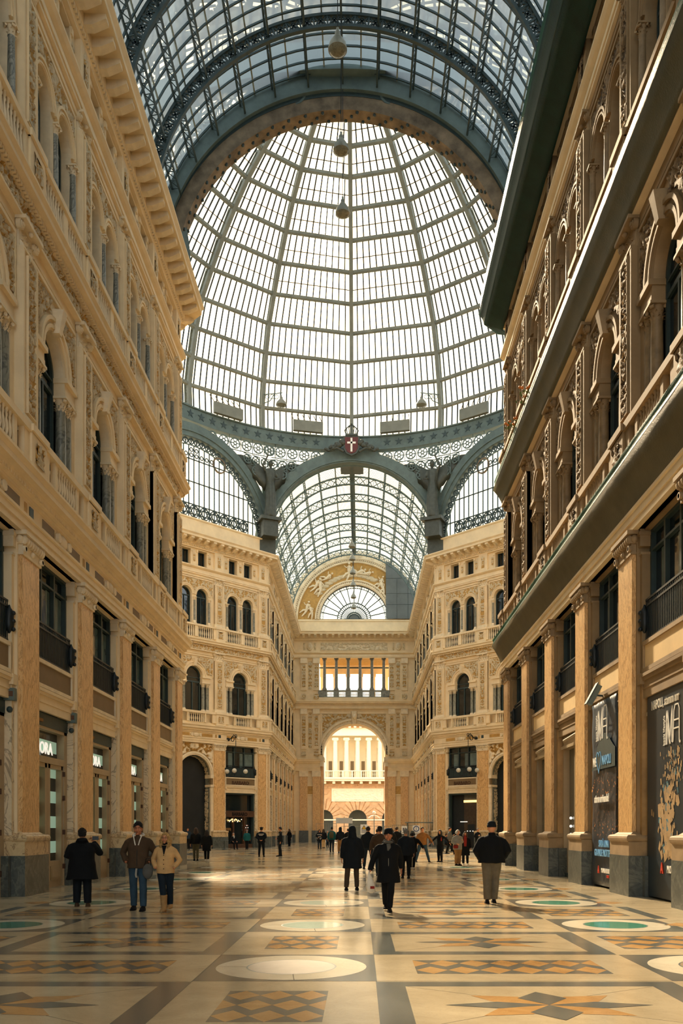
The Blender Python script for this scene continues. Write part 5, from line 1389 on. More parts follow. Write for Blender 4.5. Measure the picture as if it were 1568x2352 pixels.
def right_shop(u, kind):
    w = 2.97; a, b = -w/2, w/2; fr = MB(); wd = 'wood_paint'
    for x0, x1 in ((a, a+.2), (b-.2, b)): fr.box(x0, x1, -.3, .05, 0, 4.86, wd)
    fr.box(a, b, -.3, .05, 4.5, 4.86, wd); fr.box(a, b, -.3, .12, 4.42, 4.52, wd); fr.box(a+.2, b-.2, -.3, .02, 0, .14, 'iron_dark')
    if kind == 'plain':
        fr.box(-.04, .04, -.3, .0, .1, 4.42, wd)
        fr.tube([(-.9, .15, 4.75), (.3, .28, 4.62)], .05, wd, 8)
    d = fr.build('shopfront', WR[0], (u, 0, 0))
    g = MB(); g.box(a+.2, b-.2, -.16, -.15, .14, 4.42, 'dusty_glass'); g.build('glass_pane', d)
    return d
near_c = [y-2.225 for y in near_pil]        # bay centres 37.2, 32.7, 28.3, 23.8, 19.4 ...
for i, y in enumerate(near_c[:6]):
    kind = 'plain' if i in (0, 1, 2) else 'banner'
    d = right_shop(y+14, kind)
    if i in (1, 2): child_text(d, 'sign_lettering', 'OUTLET', .34, 'c_white', (.0, -.13, 2.35), .8)
    if i == 2:
        sp = MB()
        for k in range(4): sp.ball((.9, -.1, 1.2+.28*k), .05, 'shop_white', 8, 6)
        sp.build('shop_lights', d)
# banner (bay centre 23.8 on the right wall)
bw = 2.45
def banner(label, yc, name, z0=.1, z1=4.95, mat='banner_night', w=bw, x=HW+.4-.14):
    root = empty(name, (x, yc, 0), PI/2, label, 'banner')
    return root
bn = banner("dark blue vinyl banner of a harbour at night reading WE heart NAPOLI, right wall", near_c[3], 'hanging_banner', x=HW+.10)
mb = MB(); K = 14; J = 40; vs = []; fs = []
for i in range(K+1):
    for j in range(J+1):
        u = -bw/2+bw*i/K; z = .06+5.22*j/J; vs.append((u, .035*nz(u*1.5, z*1.2, 2)+.02*nz(u*4, z*1.0, 5)-.02, z))
for i in range(K):
    for j in range(J): fs.append((i*(J+1)+j, (i+1)*(J+1)+j, (i+1)*(J+1)+j+1, i*(J+1)+j+1))
mb.add(vs, fs, 'banner_night', True); o = mb.build('banner_sheet', bn); m = o.modifiers.new('s', 'SOLIDIFY'); m.thickness = .01
vmt = MB(); prof = [(-1.1, 3.35), (-.9, 3.55), (-.6, 3.8), (-.35, 4.15), (-.15, 4.3), (.05, 4.24), (.2, 4.34), (.45, 4.3), (.75, 4.1), (1.0, 3.95), (1.2, 3.85), (1.2, 3.35)]
vmt.plate([[(-u, z) for u, z in prof]], .04, .046, 'c_olive'); vmt.build('printed_mountain', bn).data.materials[0] = MAT['iron_dark']
def logo(parent, cx, cz, s, n):
    mb = MB(); W = 'letter_white'
    def st(pts, w=.024): 
        for i in range(len(pts)-1): mb.bar((-(cx+pts[i][0]*s), n, cz+pts[i][1]*s), (-(cx+pts[i+1][0]*s), n, cz+pts[i+1][1]*s), .012, w*s*1.6, W, (0, 1, 0)) if False else mb.bar((-(cx+pts[i][0]*s), n, cz+pts[i][1]*s), (-(cx+pts[i+1][0]*s), n, cz+pts[i+1][1]*s), w*s*1.6, .012, W, (0, 1, 0))
    for off in (0, .09):
        st([(-.48+off, -.5), (-.42+off, .42)]); 
    st([(-.42, .42), (-.2, -.5)]); st([(-.33, .42), (-.14, -.5)]); st([(-.2, -.5), (.0, .5)]); st([(.0, .5), (-.02, -.46)])
    st([(.06, -.46), (.12, .36), (.2, .5), (.42, .5), (.5, .38), (.5, -.5)]); st([(.0, -.46), (.06, -.46)])
    st([(.12, .1), (.5, .1)]); st([(.1, -.12), (.5, -.12)]); st([(.5, -.5), (.58, -.5)], .04)
    mb.build('logo_mark', parent)
    child_text(parent, 'logo_lettering', 'book lifestyle', .17*s, 'letter_white', (-(cx-.56*s), n, cz-.1*s), .9, 0.002, .008, rot=0).rotation_euler = (0, PI/2, 0)
logo(bn, .0, 4.63, .92, .05)
child_text(bn, 'lettering', 'WE', .36, 'letter_white', (.74, .05, 3.46), .66, .010)
child_text(bn, 'lettering', 'NAPOLI', .36, 'letter_cyan', (-.42, .05, 3.46), .68, .006)
mb = MB(); hp = []
for i in range(24):
    t_ = 2*PI*i/24; hp.append(Vector((-.02*0-.0+.016*16*sin(t_)**3*.9, .05, 3.6+.021*(13*cos(t_)-5*cos(2*t_)-2*cos(3*t_)-cos(4*t_)))))
mb.poly_bar([p+Vector((.34, 0, 0)) for p in hp], .03, .012, 'letter_cyan', (0, 1, 0), True); mb.build('heart_outline', bn)
child_text(bn, 'lettering', 'stiamo arrivando!', .30, 'letter_white', (.02, .06, 2.42), .66, .008)
child_text(bn, 'lettering', 'SARÀ UNA', .27, 'letter_cyan', (-.2, .06, 1.16), .75, .004)
child_text(bn, 'lettering', 'GRANDE NOTTE', .27, 'letter_cyan', (-.05, .06, .90), .75, .004)
child_text(bn, 'lettering', 'A', .28, 'letter_red', (.32, .06, .42), .7, .012); child_text(bn, 'lettering', 'MONDADORI', .18, 'letter_white', (-.38, .06, .44), .75, .002); child_text(bn, 'lettering', 'STORE', .1, 'letter_red', (-.6, .06, .32), .75, .002)
# poster covering the bay at the right edge (bay centre 19.4)
ps = banner("tall dark shop poster with swirling flying books at the right picture edge", near_c[4], 'window_poster')
mb = MB(); mb.box(-1.3, 1.3, -.04, .0, .05, 4.86, 'poster_dark')
child_text(ps, 'lettering', 'NAPOLI, stamm arr', .30, 'c_white', (.98, .01, 4.5), .72, .004, align='LEFT')
logo(ps, .38, 4.0, .84, .012)
bk = mb; random.seed(5)
for i in range(300):
    t_ = random.random(); z = .95+2.45*t_; u = -.45+.35*sin(t_*5)+random.gauss(0, .3)+.3*t_; u = max(-1.1, min(1.0, u))
    s = random.uniform(.05, .15) if t_ > .6 else random.uniform(.1, .3); a = random.uniform(-.9, .9)
    vs = [(u, .006, z), (u+s*cos(a)*.5, .006+.001*(i % 5), z+s*sin(a)*.5), (u+s*cos(a)*.5-s*.6*sin(a), .007, z+s*sin(a)*.5+s*1.1*cos(a)), (u-s*.5*sin(a), .007, z+s*1.0*cos(a))]
    bk.add(vs, [(0, 1, 2, 3)], 'book_blue' if random.random() < .13 else 'book_paper')
bk.build('poster_sheet', ps)
child_text(ps, 'lettering', 'A', .34, 'letter_red', (.28, .012, .64), .7, .012); child_text(ps, 'lettering', 'MONDADORI', .24, 'letter_white', (-.62, .012, .66), .75, .002)
# flood light fixtures on the right wall over the banner, and small boxes on the left pilasters
def floodlight(x, y, z, sx, label, tilt=.6):
    root = empty('floodlight', (x, y, z), 0, label, 'light fixture'); mb = MB()
    mb.M = Matrix.Rotation(sx*tilt, 4, 'Y'); mb.box(-.07, .07, -.11, .11, -.3, .3, 'iron_green'); mb.box(-.1, -.07, -.13, .13, -.34, .34, 'iron_dark'); mb.M = None
    mb.build('lamp_housing', root); mb = MB(); mb.bar((0, 0, 0), (sx*.55, 0, -.05), .05, .05, 'iron_dark'); mb.build('bracket', root)
floodlight(HW-.12, near_c[3]+.2, 5.45, 1, 'angled grey floodlight over the top of the dark blue banner', .5)
for i, (y, z) in enumerate(((20.95, 4.95), (25.4, 4.95))):
    root = empty('security_box', (-HW-.22, y-.06, z), 0, ['small metal box light on the side of the nearest left pilaster', 'small metal box light on the side of the second left pilaster'][i], 'light fixture')
    mb = MB(); mb.box(-.12, .14, -.16, .0, -.14, .16, 'iron_green'); mb.box(-.09, .11, -.17, -.155, -.05, .08, 'brown_wood'); mb.build('housing', root)
    mb = MB(); mb.bar((0, -.02, -.14), (0, -.02, -.34), .05, .05, 'iron_dark'); mb.ball((0, -.08, -.36), .08, 'iron_dark', 8, 6); mb.build('camera_head', root)
# diagonal wall shops with BARBARO bands
def diag_shop(WW, u, left):
    wl = WW[0]; p = 4.8; w = p-1.48; a, b = -w/2, w/2
    fr = MB(); wd = 'brown_wood' if left else 'wood_paint'
    for x0, x1 in ((a, a+.16), (b-.16, b)): fr.box(x0, x1, -.3, .05, 0, 4.86, 'iron_dark')
    fr.box(a, b, -.3, .05, 4.74, 4.86, 'iron_dark')
    if left:
        fr.box(a, b, -.3, .06, 2.75, 3.3, 'brown_wood'); fr.box(a, b, -.3, .05, 0, .35, 'brown_wood')
        fr.box(.55, .65, -.25, .0, .3, 2.75, 'brown_wood'); fr.box(-.65, -.55, -.25, .0, .3, 2.75, 'brown_wood')
    d = fr.build('shopfront', wl, (u, 0, 0))
    g = MB(); g.box(a+.16, b-.16, -.4, -.39, 0, 4.74, 'shop_glass' if left else 'dark_room')
    if not left:
        g.box(a+.16, .2, -.38, -.37, 0, 4.74, 'c_grey'); g.box(-1.2, .2, -.38, -.36, 0, 4.2, 'c_trouser'); g.box(-1.0, -.2, -.36, -.34, 0, 2.1, 'dark_room'); g.box(-1.4, .2, -.36, -.3, 4.05, 4.25, 'shop_lamp'); g.box(-1.45, -1.28, -.36, -.3, .3, 4.1, 'shop_lamp')
    g.build('shop_interior', d)
    l = MB(); random.seed(3 if left else 4)
    if left:
        for i in range(26): l.ball((random.uniform(-.6, .9)+.3, -.05, 2.45+random.uniform(-.12, .12)), .05, 'shop_lamp' if i % 3 else 'shop_white', 6, 4)
        for i in range(9): l.ball((-1.0+.12*(i % 3), -.05, 1.6+.2*(i//3)), .04, 'shop_white' if i % 2 else 'letter_red', 6, 4)
        for i in range(8): l.box(.9+.07*i, .95+.07*i, -.05, -.02, 1.5+.06*(i % 3), 1.75+.05*(i % 2), 'c_tan')
    else:
        for i in range(3): l.ball((-.9+.3*i, -.2, 1.5), .05, 'shop_white', 6, 4)
        l.box(-.3, .5, -.2, -.18, 2.3, 2.36, 'shop_white')
    l.build('shop_lights', d)
    if left: child_text(d, 'sign_lettering', 'BARBARO', .42, 'c_black', (0, .07, 2.86), .9, .01)
    child_text(wl, 'band_lettering', 'BARBARO', .40, 'letter_brown', (u, .18, 5.64), 1.05, .012, .03)
diag_shop(WDL, dp[0]+2.4, True); diag_shop(WDR, dp[3]-2.4, False)
for W_, us in ((WFR, fp), (WFL, fp)):
    for i in range(6):
        u = (us[i]+us[i+1])/2; fr = MB(); w = (us[1]-us[0])-1.48
        for x0, x1 in ((-w/2, -w/2+.18), (w/2-.18, w/2), (-.04, .04)): fr.box(x0, x1, -.3, .04, 0, 4.86, 'wood_paint')
        fr.box(-w/2, w/2, -.3, .04, 3.6, 3.75, 'wood_paint'); fr.box(-w/2, w/2, -.3, .05, 4.6, 4.86, 'wood_paint')
        if i == 0: fm = fr.mesh('shopfront'); g = MB(); g.box(-w/2, w/2, -.2, -.19, 0, 4.8, 'shop_glass'); gm = g.mesh('glass_pane')
        d = link('shopfront', fm, W_[0], (u, 0, 0)); link('glass_pane', gm, d)
# ------------------------------------------------------------------ people
def hand(mb, w, d, nrm, side, mat='skin', curl=.5, s=1.0):
    """w wrist, d direction of the palm, nrm = palm normal (palm side), side=+1/-1 thumb side"""
    w = Vector(w); d = Vector(d).normalized(); n = Vector(nrm); n = (n-d*n.dot(d)).normalized(); t = d.cross(n)*side
    mb.tube([w-d*.03*s, w+d*.03*s, w+d*.085*s], [.024*s, .034*s, .036*s], mat, 10, sq=.6) if False else None
    rows = []
    for q, hw_, th in ((-.03, .022, .02), (.0, .026, .018), (.04, .038, .016), (.085, .041, .014), (.095, .036, .011)):
        c = w+d*q*s; rows.append([c+t*(hw_*s*cos(2*PI*k/10))+n*(th*s*sin(2*PI*k/10)) for k in range(10)])
    mb.loft(rows, mat)
    for i, (off, L) in enumerate(((.030, .072), (.010, .08), (-.010, .075), (-.030, .058))):
        p = w+d*.085*s+t*off*s; a = curl*.6; p1 = p+(d*cos(a)+n*sin(a))*L*.42*s; a += curl*.9; p2 = p1+(d*cos(a)+n*sin(a))*L*.33*s; a += curl*.7; p3 = p2+(d*cos(a)+n*sin(a))*L*.27*s
        mb.tube([p, p1, p2, p3], [.0098*s, .0092*s, .0084*s, .0072*s], mat, 7)
    p = w+d*.025*s+t*.028*s; p1 = p+(d*.65+t*.7+n*.35)*.036*s; p2 = p1+(d*.9+t*.25+n*.45)*.034*s; mb.tube([p, p1, p2], [.0125*s, .0108*s, .0085*s], mat, 7)

def head_mesh(mb, c, s, mat, yaw=0, pitch=0):
    """detailed head facing local -y"""
    R = Matrix.Translation(c) @ Matrix.Rotation(yaw, 4, 'Z') @ Matrix.Rotation(pitch, 4, 'X') @ Matrix.Scale(s, 4)
    o = mb.M; mb.M = R if o is None else o @ R
    rings = []
    for i in range(19):
        t_ = -1+2*i/18; z = .118*t_; q = sqrt(max(.02, 1-t_*t_))
        row = []
        for k in range(24):
            a = 2*PI*k/24; x = .076*q*sin(a); y = -.094*q*cos(a); f = max(0, cos(a))
            if t_ < -.05: x *= 1-.22*(-t_-.05); y *= 1-.12*(-t_)*(1 if y > 0 else 0)
            if f > 0:
                if -.95 < t_ < -.6: y -= .012*f**4          # chin
                if -.12 < t_ < .12 and f > .5: y += .010*max(0, sin(2.6*abs(a if a < PI else 2*PI-a)))*(1-abs(t_)/.12)   # eye hollows
                if .12 < t_ < .32: y -= .004*f**2
            row.append((x, y, z))
        rings.append(row)
    mb.loft(rings, mat)
    mb.tube([(0, -.088, .012), (0, -.105, -.018), (0, -.112, -.032), (0, -.09, -.042)], [.007, .011, .0145, .008], mat, 8)
    mb.ball((0, -.086, -.062), .02, mat, 8, 6, (1.2, .6, .55)); mb.ball((0, -.08, -.098), .024, mat, 8, 6, (1.1, .8, .8))
    for sx in (-1, 1):
        mb.ball((sx*.077, .008, -.008), .026, mat, 8, 6, (.35, .7, 1.1)); mb.ball((sx*.045, -.066, -.03), .026, mat, 8, 6)
    mb.M = o

UP = Vector((0, 0, 1))
ARMS = {  # elbow, hand (relative to the shoulder, x outward, y forward(-) , z) for a 1.75 m person ; palm dir
    'down': ((.07, .02, -.29), (.09, -.03, -.54)), 'swingf': ((.06, -.05, -.28), (.07, -.22, -.48)), 'swingb': ((.07, .14, -.27), (.09, .17, -.52)),
    'pocket': ((.13, .07, -.27), (.03, -.09, -.45)), 'phone': ((.16, -.16, -.20), (.02, -.30, .06)), 'behind': ((.10, .16, -.24), (-.14, .19, -.42)),
    'chest': ((.09, .02, -.28), (-.06, -.22, -.16)), 'outfar': ((.22, .02, -.20), (.40, -.02, -.38)), 'out': ((.18, .0, -.22), (.32, -.05, -.44)), 'lap': ((.08, .0, -.27), (.0, -.26, -.36)),
    'clutch': ((.10, .04, -.27), (-.02, -.2, -.34)), 'carry': ((.12, .03, -.28), (.20, -.05, -.54)),
}
COUNT = [0]
def person(label, X, Y, H, face, top, bottom, legs=((0, .1), (0, -.1)), arms=('down', 'down'), shoes='c_shoe', hair=('short', 'h_black'), coat=.0, hem=.86, bulk=1.0,
           near=False, skin='skin', hat=None, hood=None, extras=(), flare=0.0, seated=False, yaw=0, pitch=0, group=None, scarf=None, sleeves=None, girth=1.0, legw=1.0, lean=0.0, z0=0.0):
    """face: rotation about z; 0 faces the camera (-y), PI faces away. legs: (forward, side) of left and right foot"""
    s = H/1.75; vb = .009 if near else .02; vc = .013 if near else .026
    root = empty('person', (X, Y, z0), face, label, 'person', group)
    seat = .46 if seated else None
    hipz = (.94 if not seated else .56); up = 0 if not seated else -.38
    LS = .185*(.93 if girth < 1 else 1)
    def sh(sx): return Vector((sx*LS*bulk**.3, lean*-.3, 1.405+up))
    jl = []
    for (f, sd), sx in zip(legs, (1, -1)):
        hip = Vector((sx*.095, 0, hipz)); foot = Vector((sd, -f, .085))
        if seated: knee = Vector((sx*.13, -.42, .5)); foot = Vector((sx*.13, -.45+.1*f, .085))
        else:
            mid = (hip+foot)/2; L = (hip-foot).length; b = sqrt(max(0, .43**2-(L/2)**2)); knee = mid+Vector((0, -max(b, .015), 0))+Vector((0, 0, .02)); 
            if f < -.12: foot.z += .04
        jl.append((hip, knee, foot))
    ja = []
    for k, sx in ((arms[0], 1), (arms[1], -1)):
        e, h = ARMS[k] if isinstance(k, str) else k
        S_ = sh(sx); ja.append((S_, S_+Vector((sx*e[0], e[1], e[2])), S_+Vector((sx*h[0], h[1], h[2])), k))
    S4 = Matrix.Scale(s, 4)
    # body
    mb = MB(skin); mb.M = S4; m = skin
    hc = Vector((0, lean*-.3-.015, 1.632+up))
    if near: head_mesh(mb, hc, 1.06, m, yaw, pitch)
    else:
        mb.ball(hc, .105, m, 12, 10, (.78, .95, 1.16)); mb.ball(hc+Vector((0, -.1, -.02)), .018, m, 6, 4)
    mb.tube([(0, lean*-.3+.01, 1.40+up), (0, lean*-.3, 1.57+up)], [.06, .052], m, 10)
    mb.loft([[(w_*cos(2*PI*k/14)*bulk**.3, d_*sin(2*PI*k/14)+lean*-.3*max(0, (z-.9)/.5), z+up) for k in range(14)] for z, w_, d_ in ((.84, .14, .09), (.95, .155, .1), (1.08, .135, .085), (1.25, .155, .1), (1.38, .165, .085), (1.44, .1, .06))], m)
    for sx, (hip, knee, foot) in zip((1, -1), jl):
        mb.tube([hip, knee, foot], [.075, .05, .036], m, 10)
        mb.tube([foot+Vector((0, .04, -.03)), foot+Vector((0, -.14, -.05))], [.035, .03], m, 8)
    for sx, (S_, E, Hn, k) in zip((1, -1), ja):
        mb.tube([S_+Vector((-sx*.03, 0, -.02)), E, Hn], [.045, .036, .026], m, 10)
        if k not in ('pocket',):
            d = (Hn-E).normalized(); pn = Vector((-sx, 0, 0)) if k not in ('phone', 'chest', 'clutch', 'lap') else Vector((0, .2, -1)) if k == 'lap' else Vector((-sx, .3, 0))
            hand(mb, Hn, d, pn, (1 if sx > 0 else -1), m, .55 if k in ('down', 'swingf', 'swingb', 'out', 'outfar') else 1.1)
    body = link('body', fuse(mb, vb*s, 1 if near else 2), root)
    def wob(me, a, f):
        for v in me.vertices: v.co += v.normal*(a*nz(v.co.x*f+COUNT[0], v.co.y*f, v.co.z*f*.7))
        me.update(); return me
    # trousers
    mb = MB(bottom); mb.M = S4
    if not seated: mb.loft([[(w_*cos(2*PI*k/14), d_*sin(2*PI*k/14), z) for k in range(14)] for z, w_, d_ in ((.80, .15*legw**.5, .10), (.9, .17*legw**.5, .12), (1.0, .165, .115), (1.04, .15, .1))], bottom)
    else: mb.ball((0, 0, .56), .17, bottom, 12, 8, (1, .8, .7))
    ank = .10 if 'boot' in shoes and False else .075
    for hip, knee, foot in jl:
        a = foot+Vector((0, .005, -.0)); mb.tube([hip+Vector((0, .01, .0)), hip.lerp(knee, .35), knee, knee.lerp(a, .35)+Vector((0, .012, 0)), a], [.104*legw, .10*legw, .078*legw, .074*legw, .064*legw], bottom, 12)
    link('trousers', wob(fuse(mb, vc*s*.8, 2), .008*s, 9), root)
    # shoes
    for sx, (hip, knee, foot) in zip((1, -1), jl):
        mb = MB(shoes if shoes != 'c_boot' else 'c_boot'); mb.M = S4 @ Matrix.Translation((foot.x, foot.y, foot.z-.085)); r = []
        for y, w_, h_ in ((.075, .025, .05), (.06, .042, .095), (0, .046, .12), (-.05, .05, .10), (-.11, .058, .07), (-.17, .052, .058), (-.22, .026, .04)):
            r.append([(w_*x, y, h_*z) for x, z in ((-1, 0), (-.95, .35), (-.7, .8), (0, 1), (.7, .8), (.95, .35), (1, 0))])
        mb.loft(r, mb.mats[0])
        if shoes == 'c_boot': mb.tube([(0, .0, .03), (0, -.005, .2), (0, -.02, .36)], [.058, .072, .084], 'c_boot', 12); mb.box(-.03, .03, 0, .05, -.0, .05, 'brown_wood')
        mb.box(-.04, .04, -.15, .05, 0, .018, 'c_shoe')
        mb.build('shoe' if shoes != 'c_boot' else 'boot', root)
    # jacket or coat
    mb = MB(top); mb.M = S4; B = bulk*girth
    hem_ = hem+up if not seated else .62; rr = []
    prof = [(1.50, .07, .06), (1.475, .105, .075), (1.445, .15, .09), (1.40, .182, .105), (1.33, .195, .118), (1.25, .195, .126), (1.18, .185, .128), (1.05, .182, .13), (.95, .19, .135), (.80, .20, .14), (.65, .208, .145), (.5, .215, .15)]
    zs_ = [p for p in prof if p[0]+up > hem_+.02]
    last = prof[min(len(zs_), len(prof)-1)]
    for z, w_, d_ in zs_+[(hem_-up, last[1], last[2])]:
        q = max(0, (1.2-z)); f = 1+flare*q
        bb = 1+(B-1)*min(1, max(0, (1.5-z)/.15))*(.45 if z > 1.38 else .7 if z > 1.3 else 1); zz = z+up
        rr.append([(w_*bb*f*(abs(cos(a))**.85*(1 if cos(a) > 0 else -1)), d_*bb*f*sin(a)+lean*-.3*max(0, (z-.9)/.5), zz) for a in [2*PI*k/18 for k in range(18)]])
    mb.loft(rr, top)
    for sx, (S_, E, Hn, k) in zip((1, -1), ja):
        E2 = E; W = Hn+(E-Hn).normalized()*.02; mb.tube([S_+Vector((-sx*.06, 0, .0)), S_+Vector((-sx*.01, 0, -.03)), S_.lerp(E2, .2), S_.lerp(E2, .55), E2, E2.lerp(W, .5), W], [.052, .062*B**.4, .066*B**.6, .064*B**.7, .06*B**.7, .054*B**.6, .047*B**.5], top, 14)
    if hood == 'down': mb.tube([(-.12, .02, 1.46+up), (-.08, .09, 1.5+up), (0, .12, 1.5+up), (.08, .09, 1.5+up), (.12, .02, 1.46+up)], [.03, .05, .06, .05, .03], top, 10)
    if hood == 'up':
        mb.ball(hc+Vector((0, .025, .01)), .125, top, 14, 10, (.9, 1.0, 1.12)); mb.tube([(0, .03, 1.42+up), (0, .03, 1.58+up)], [.12, .11], top, 12)
    if hood == 'collar': mb.tube([(0, .01, 1.42+up), (0, .0, 1.54+up)], [.088, .078], top, 14)
    jk = wob(fuse(mb, vc*s, 2), (.014 if near else .012)*s*(1.4 if bulk > 1.2 else 1), 6.5)
    link('coat' if hem < .8 else 'jacket', jk, root)
    # hair / hat
    kind, hm = hair
    if hood != 'up' and kind != 'none':
        mb = MB(hm); mb.M = S4 @ Matrix.Translation(hc) @ Matrix.Rotation(yaw, 4, 'Z') @ Matrix.Rotation(pitch, 4, 'X'); rows = []
        for i in range(9):
            t_ = i/8; row = []
            for k in range(20):
                a = 2*PI*k/20; back = .5-.5*cos(a)
                zl = (.088-.15*back**.6+(.0 if abs(sin(a)) < .5 else .012*cos(4*a))) if kind == 'short' else (.07-.2*back if kind == 'bob' else .07-.25*back)
                z = .134-(.134-zl)*t_; q = sqrt(max(.0, 1-(max(-1, min(1, z/.134)))**2)); q = max(q, .05) if t_ < .15 else max(q, .6 if z < 0 else .2)
                g_ = 1.0+.10*nz(k*1.3, i*1.4, COUNT[0])+(.05 if i < 5 else 0); row.append((.091*q*sin(a)*g_, -.108*q*cos(a)*g_+.004, z*(1+.06*nz(k*2.1, i*1.1, 3+COUNT[0]))+.004))
            rows.append(row)
        mb.loft(rows, hm, True)
        if near and kind == 'short':
            rs = random.Random(COUNT[0])
            for q in range(90):
                a = rs.uniform(0, 2*PI); e_ = rs.uniform(.25, 1.5) if abs(a-PI) > .9 else rs.uniform(-.3, 1.4); f_ = -cos(a)
                if f_ < -.5 and e_ < .85: e_ = .95
                mb.ball((.092*cos(e_)*sin(a), -.11*cos(e_)*cos(a)+.004, .132*sin(e_)+.004), rs.uniform(.012, .02), hm, 6, 4, (1, 1, .8))
        if kind in ('long', 'curly', 'bob'):
            L = {'long': .36, 'curly': .3, 'bob': .12}[kind]; n_ = 15
            for i in range(n_):
                a = PI*(.28+1.44*i/(n_-1)); x = .078*sin(a); y = -.09*cos(a); pts = []; 
                for j in range(7):
                    q = j/6; cu = .018*sin(j*2.3+i) if kind == 'curly' else .004*sin(j+i)
                    pts.append((x*(1+.35*sin(PI*q*.8))+cu, y*(1+.25*q)+.01+cu*.6, .06-L*q-.02))
                mb.tube(pts, [.022, .03, .032, .03, .03, .026, .012], hm, 7)
            me = fuse(mb, .014*s if near else .022*s, 1); 
            for v in me.vertices: v.co += v.normal*(.010*s*nz(v.co.x*40, v.co.y*40, v.co.z*30))
            link('hair', me, root)
        else: mb.build('hair', root)
    if hat:
        hk, hmat = hat; mb = MB(hmat); mb.M = S4 @ Matrix.Translation(hc)
        if hk == 'beanie': mb.lathe((0, .006, 0), [(.098, .02), (.103, .03), (.103, .06), (.098, .065), (.094, .1), (.075, .14), (.04, .158), (.005, .162)], hmat, 18)
        elif hk == 'cap': mb.lathe((0, .004, 0), [(.09, .03), (.092, .06), (.08, .11), (.04, .135), (.005, .138)], hmat, 16); mb.tube([(0, -.07, .05), (0, -.15, .035)], [.06, .045], hmat, 10, sq=.2)
        elif hk == 'police': mb.lathe((0, .004, 0), [(.09, .03), (.092, .07), (.12, .09), (.115, .115), (.01, .12)], hmat, 16); mb.tube([(0, -.07, .05), (0, -.13, .03)], [.06, .045], hmat, 10, sq=.2)
        mb.build('hat', root)
    if near and abs(((face+PI) % (2*PI))-PI) < PI/2:
        T = S4 @ Matrix.Translation(hc) @ Matrix.Rotation(yaw, 4, 'Z') @ Matrix.Rotation(pitch, 4, 'X')
        for sx in (-1, 1):
            mb = MB(); mb.M = T; mb.ball((sx*.031, -.0845, .006), .0125, 'eye_white', 8, 6, (1.15, .5, .6)); mb.ball((sx*.031, -.0905, .006), .0062, 'eye_dark', 8, 6, (1, .4, 1)); mb.build('eye', root)
            mb = MB(); mb.M = T; mb.tube([(sx*.014, -.0975, .026), (sx*.032, -.0985, .031), (sx*.052, -.083, .024)], [.0035, .0045, .003], hm if hm != 'h_blond' else 'h_brown', 6); mb.build('eyebrow', root)
        mb = MB(); mb.M = T; mb.tube([(-.024, -.092, -.062), (0, -.0995, -.059), (.024, -.092, -.062)], [.0028, .0052, .0028], 'lip', 6); mb.tube([(-.022, -.0915, -.066), (0, -.098, -.069), (.022, -.0915, -.066)], [.0026, .005, .0026], 'lip', 6); mb.build('lips', root)
    if scarf:
        mb = MB(scarf); mb.M = S4; mb.tube([(.075*cos(a), -.01+.085*sin(a), 1.475+up-.02*sin(a)) for a in [2*PI*k/12 for k in range(13)]], .036, scarf, 8)
        mb.tube([(0, -.1, 1.45+up), (.01, -.125, 1.38+up), (.0, -.135, 1.3+up)], [.05, .05, .03], scarf, 8, sq=.5); mb.build('scarf', root)
    for e in extras: e(root, S4, ja, jl, hc)
    COUNT[0] += 1
    return root

def ex_bag(kind, mat, pos, size):
    def f(root, S4, ja, jl, hc):
        mb = MB(mat); mb.M = S4 @ Matrix.Translation(pos); w, d, h = size
        mb.loft([[(w*q*cos(2*PI*k/12), d*q*sin(2*PI*k/12), z) for k in range(12)] for z, q in ((-h, .75), (-h*.8, .95), (-h*.3, 1.0), (0, .75), (h*.12, .4))], mat)
        mb.tube([(-w*.6, 0, 0), (-w*.3, 0, h*.6), (w*.3, 0, h*.6), (w*.6, 0, 0)], .008, mat, 6); o = mb.build(kind, root)
    return f
def ex_pack(mat):
    def f(root, S4, ja, jl, hc):
        mb = MB(mat); mb.M = S4; mb.loft([[(.15*q*cos(2*PI*k/14), .19+.075*q*sin(2*PI*k/14), z) for k in range(14)] for z, q in ((.98, .8), (1.02, 1), (1.25, 1.02), (1.38, .85), (1.43, .4))], mat)
        for sx in (-1, 1): mb.tube([(sx*.1, .12, 1.42), (sx*.12, -.02, 1.48), (sx*.12, -.13, 1.35), (sx*.13, -.1, 1.15)], .018, mat, 6)
        mb.build('backpack_strap_and_bag', root).name = 'backpack'
    return f
def ex_stripes(mat, zs, r=.2, d=.135):
    def f(root, S4, ja, jl, hc):
        for z in zs:
            mb = MB(mat); mb.M = S4; mb.loft([[((r+q)*cos(2*PI*k/18), (d+q)*sin(2*PI*k/18), zz) for k in range(18)] for q, zz in ((.0, z-.018), (.006, z-.016), (.006, z+.016), (0, z+.018))], mat, False); mb.build('reflective_band', root)
    return f
def ex_zip(mat='lamp_metal', z0=.9, z1=1.38):
    def f(root, S4, ja, jl, hc):
        mb = MB(mat); mb.M = S4; mb.tube([(0, -.136, z1), (0, -.15, (z0+z1)/2), (0, -.155, z0)], .006, mat, 6); mb.build('zip', root)
    return f
def ex_glasses(root, S4, ja, jl, hc):
    mb = MB('iron_black'); mb.M = S4 @ Matrix.Translation(hc)
    for sx in (-1, 1): mb.poly_bar([Vector((sx*.032+.022*cos(a), -.102, .006+.017*sin(a))) for a in [2*PI*k/12 for k in range(12)]], .004, .004, 'iron_black', (0, 1, 0), True); mb.bar((sx*.054, -.1, .008), (sx*.078, .0, .006), .003, .003, 'iron_black')
    mb.bar((-.01, -.103, .008), (.01, -.103, .008), .004, .004, 'iron_black'); mb.build('glasses', root)
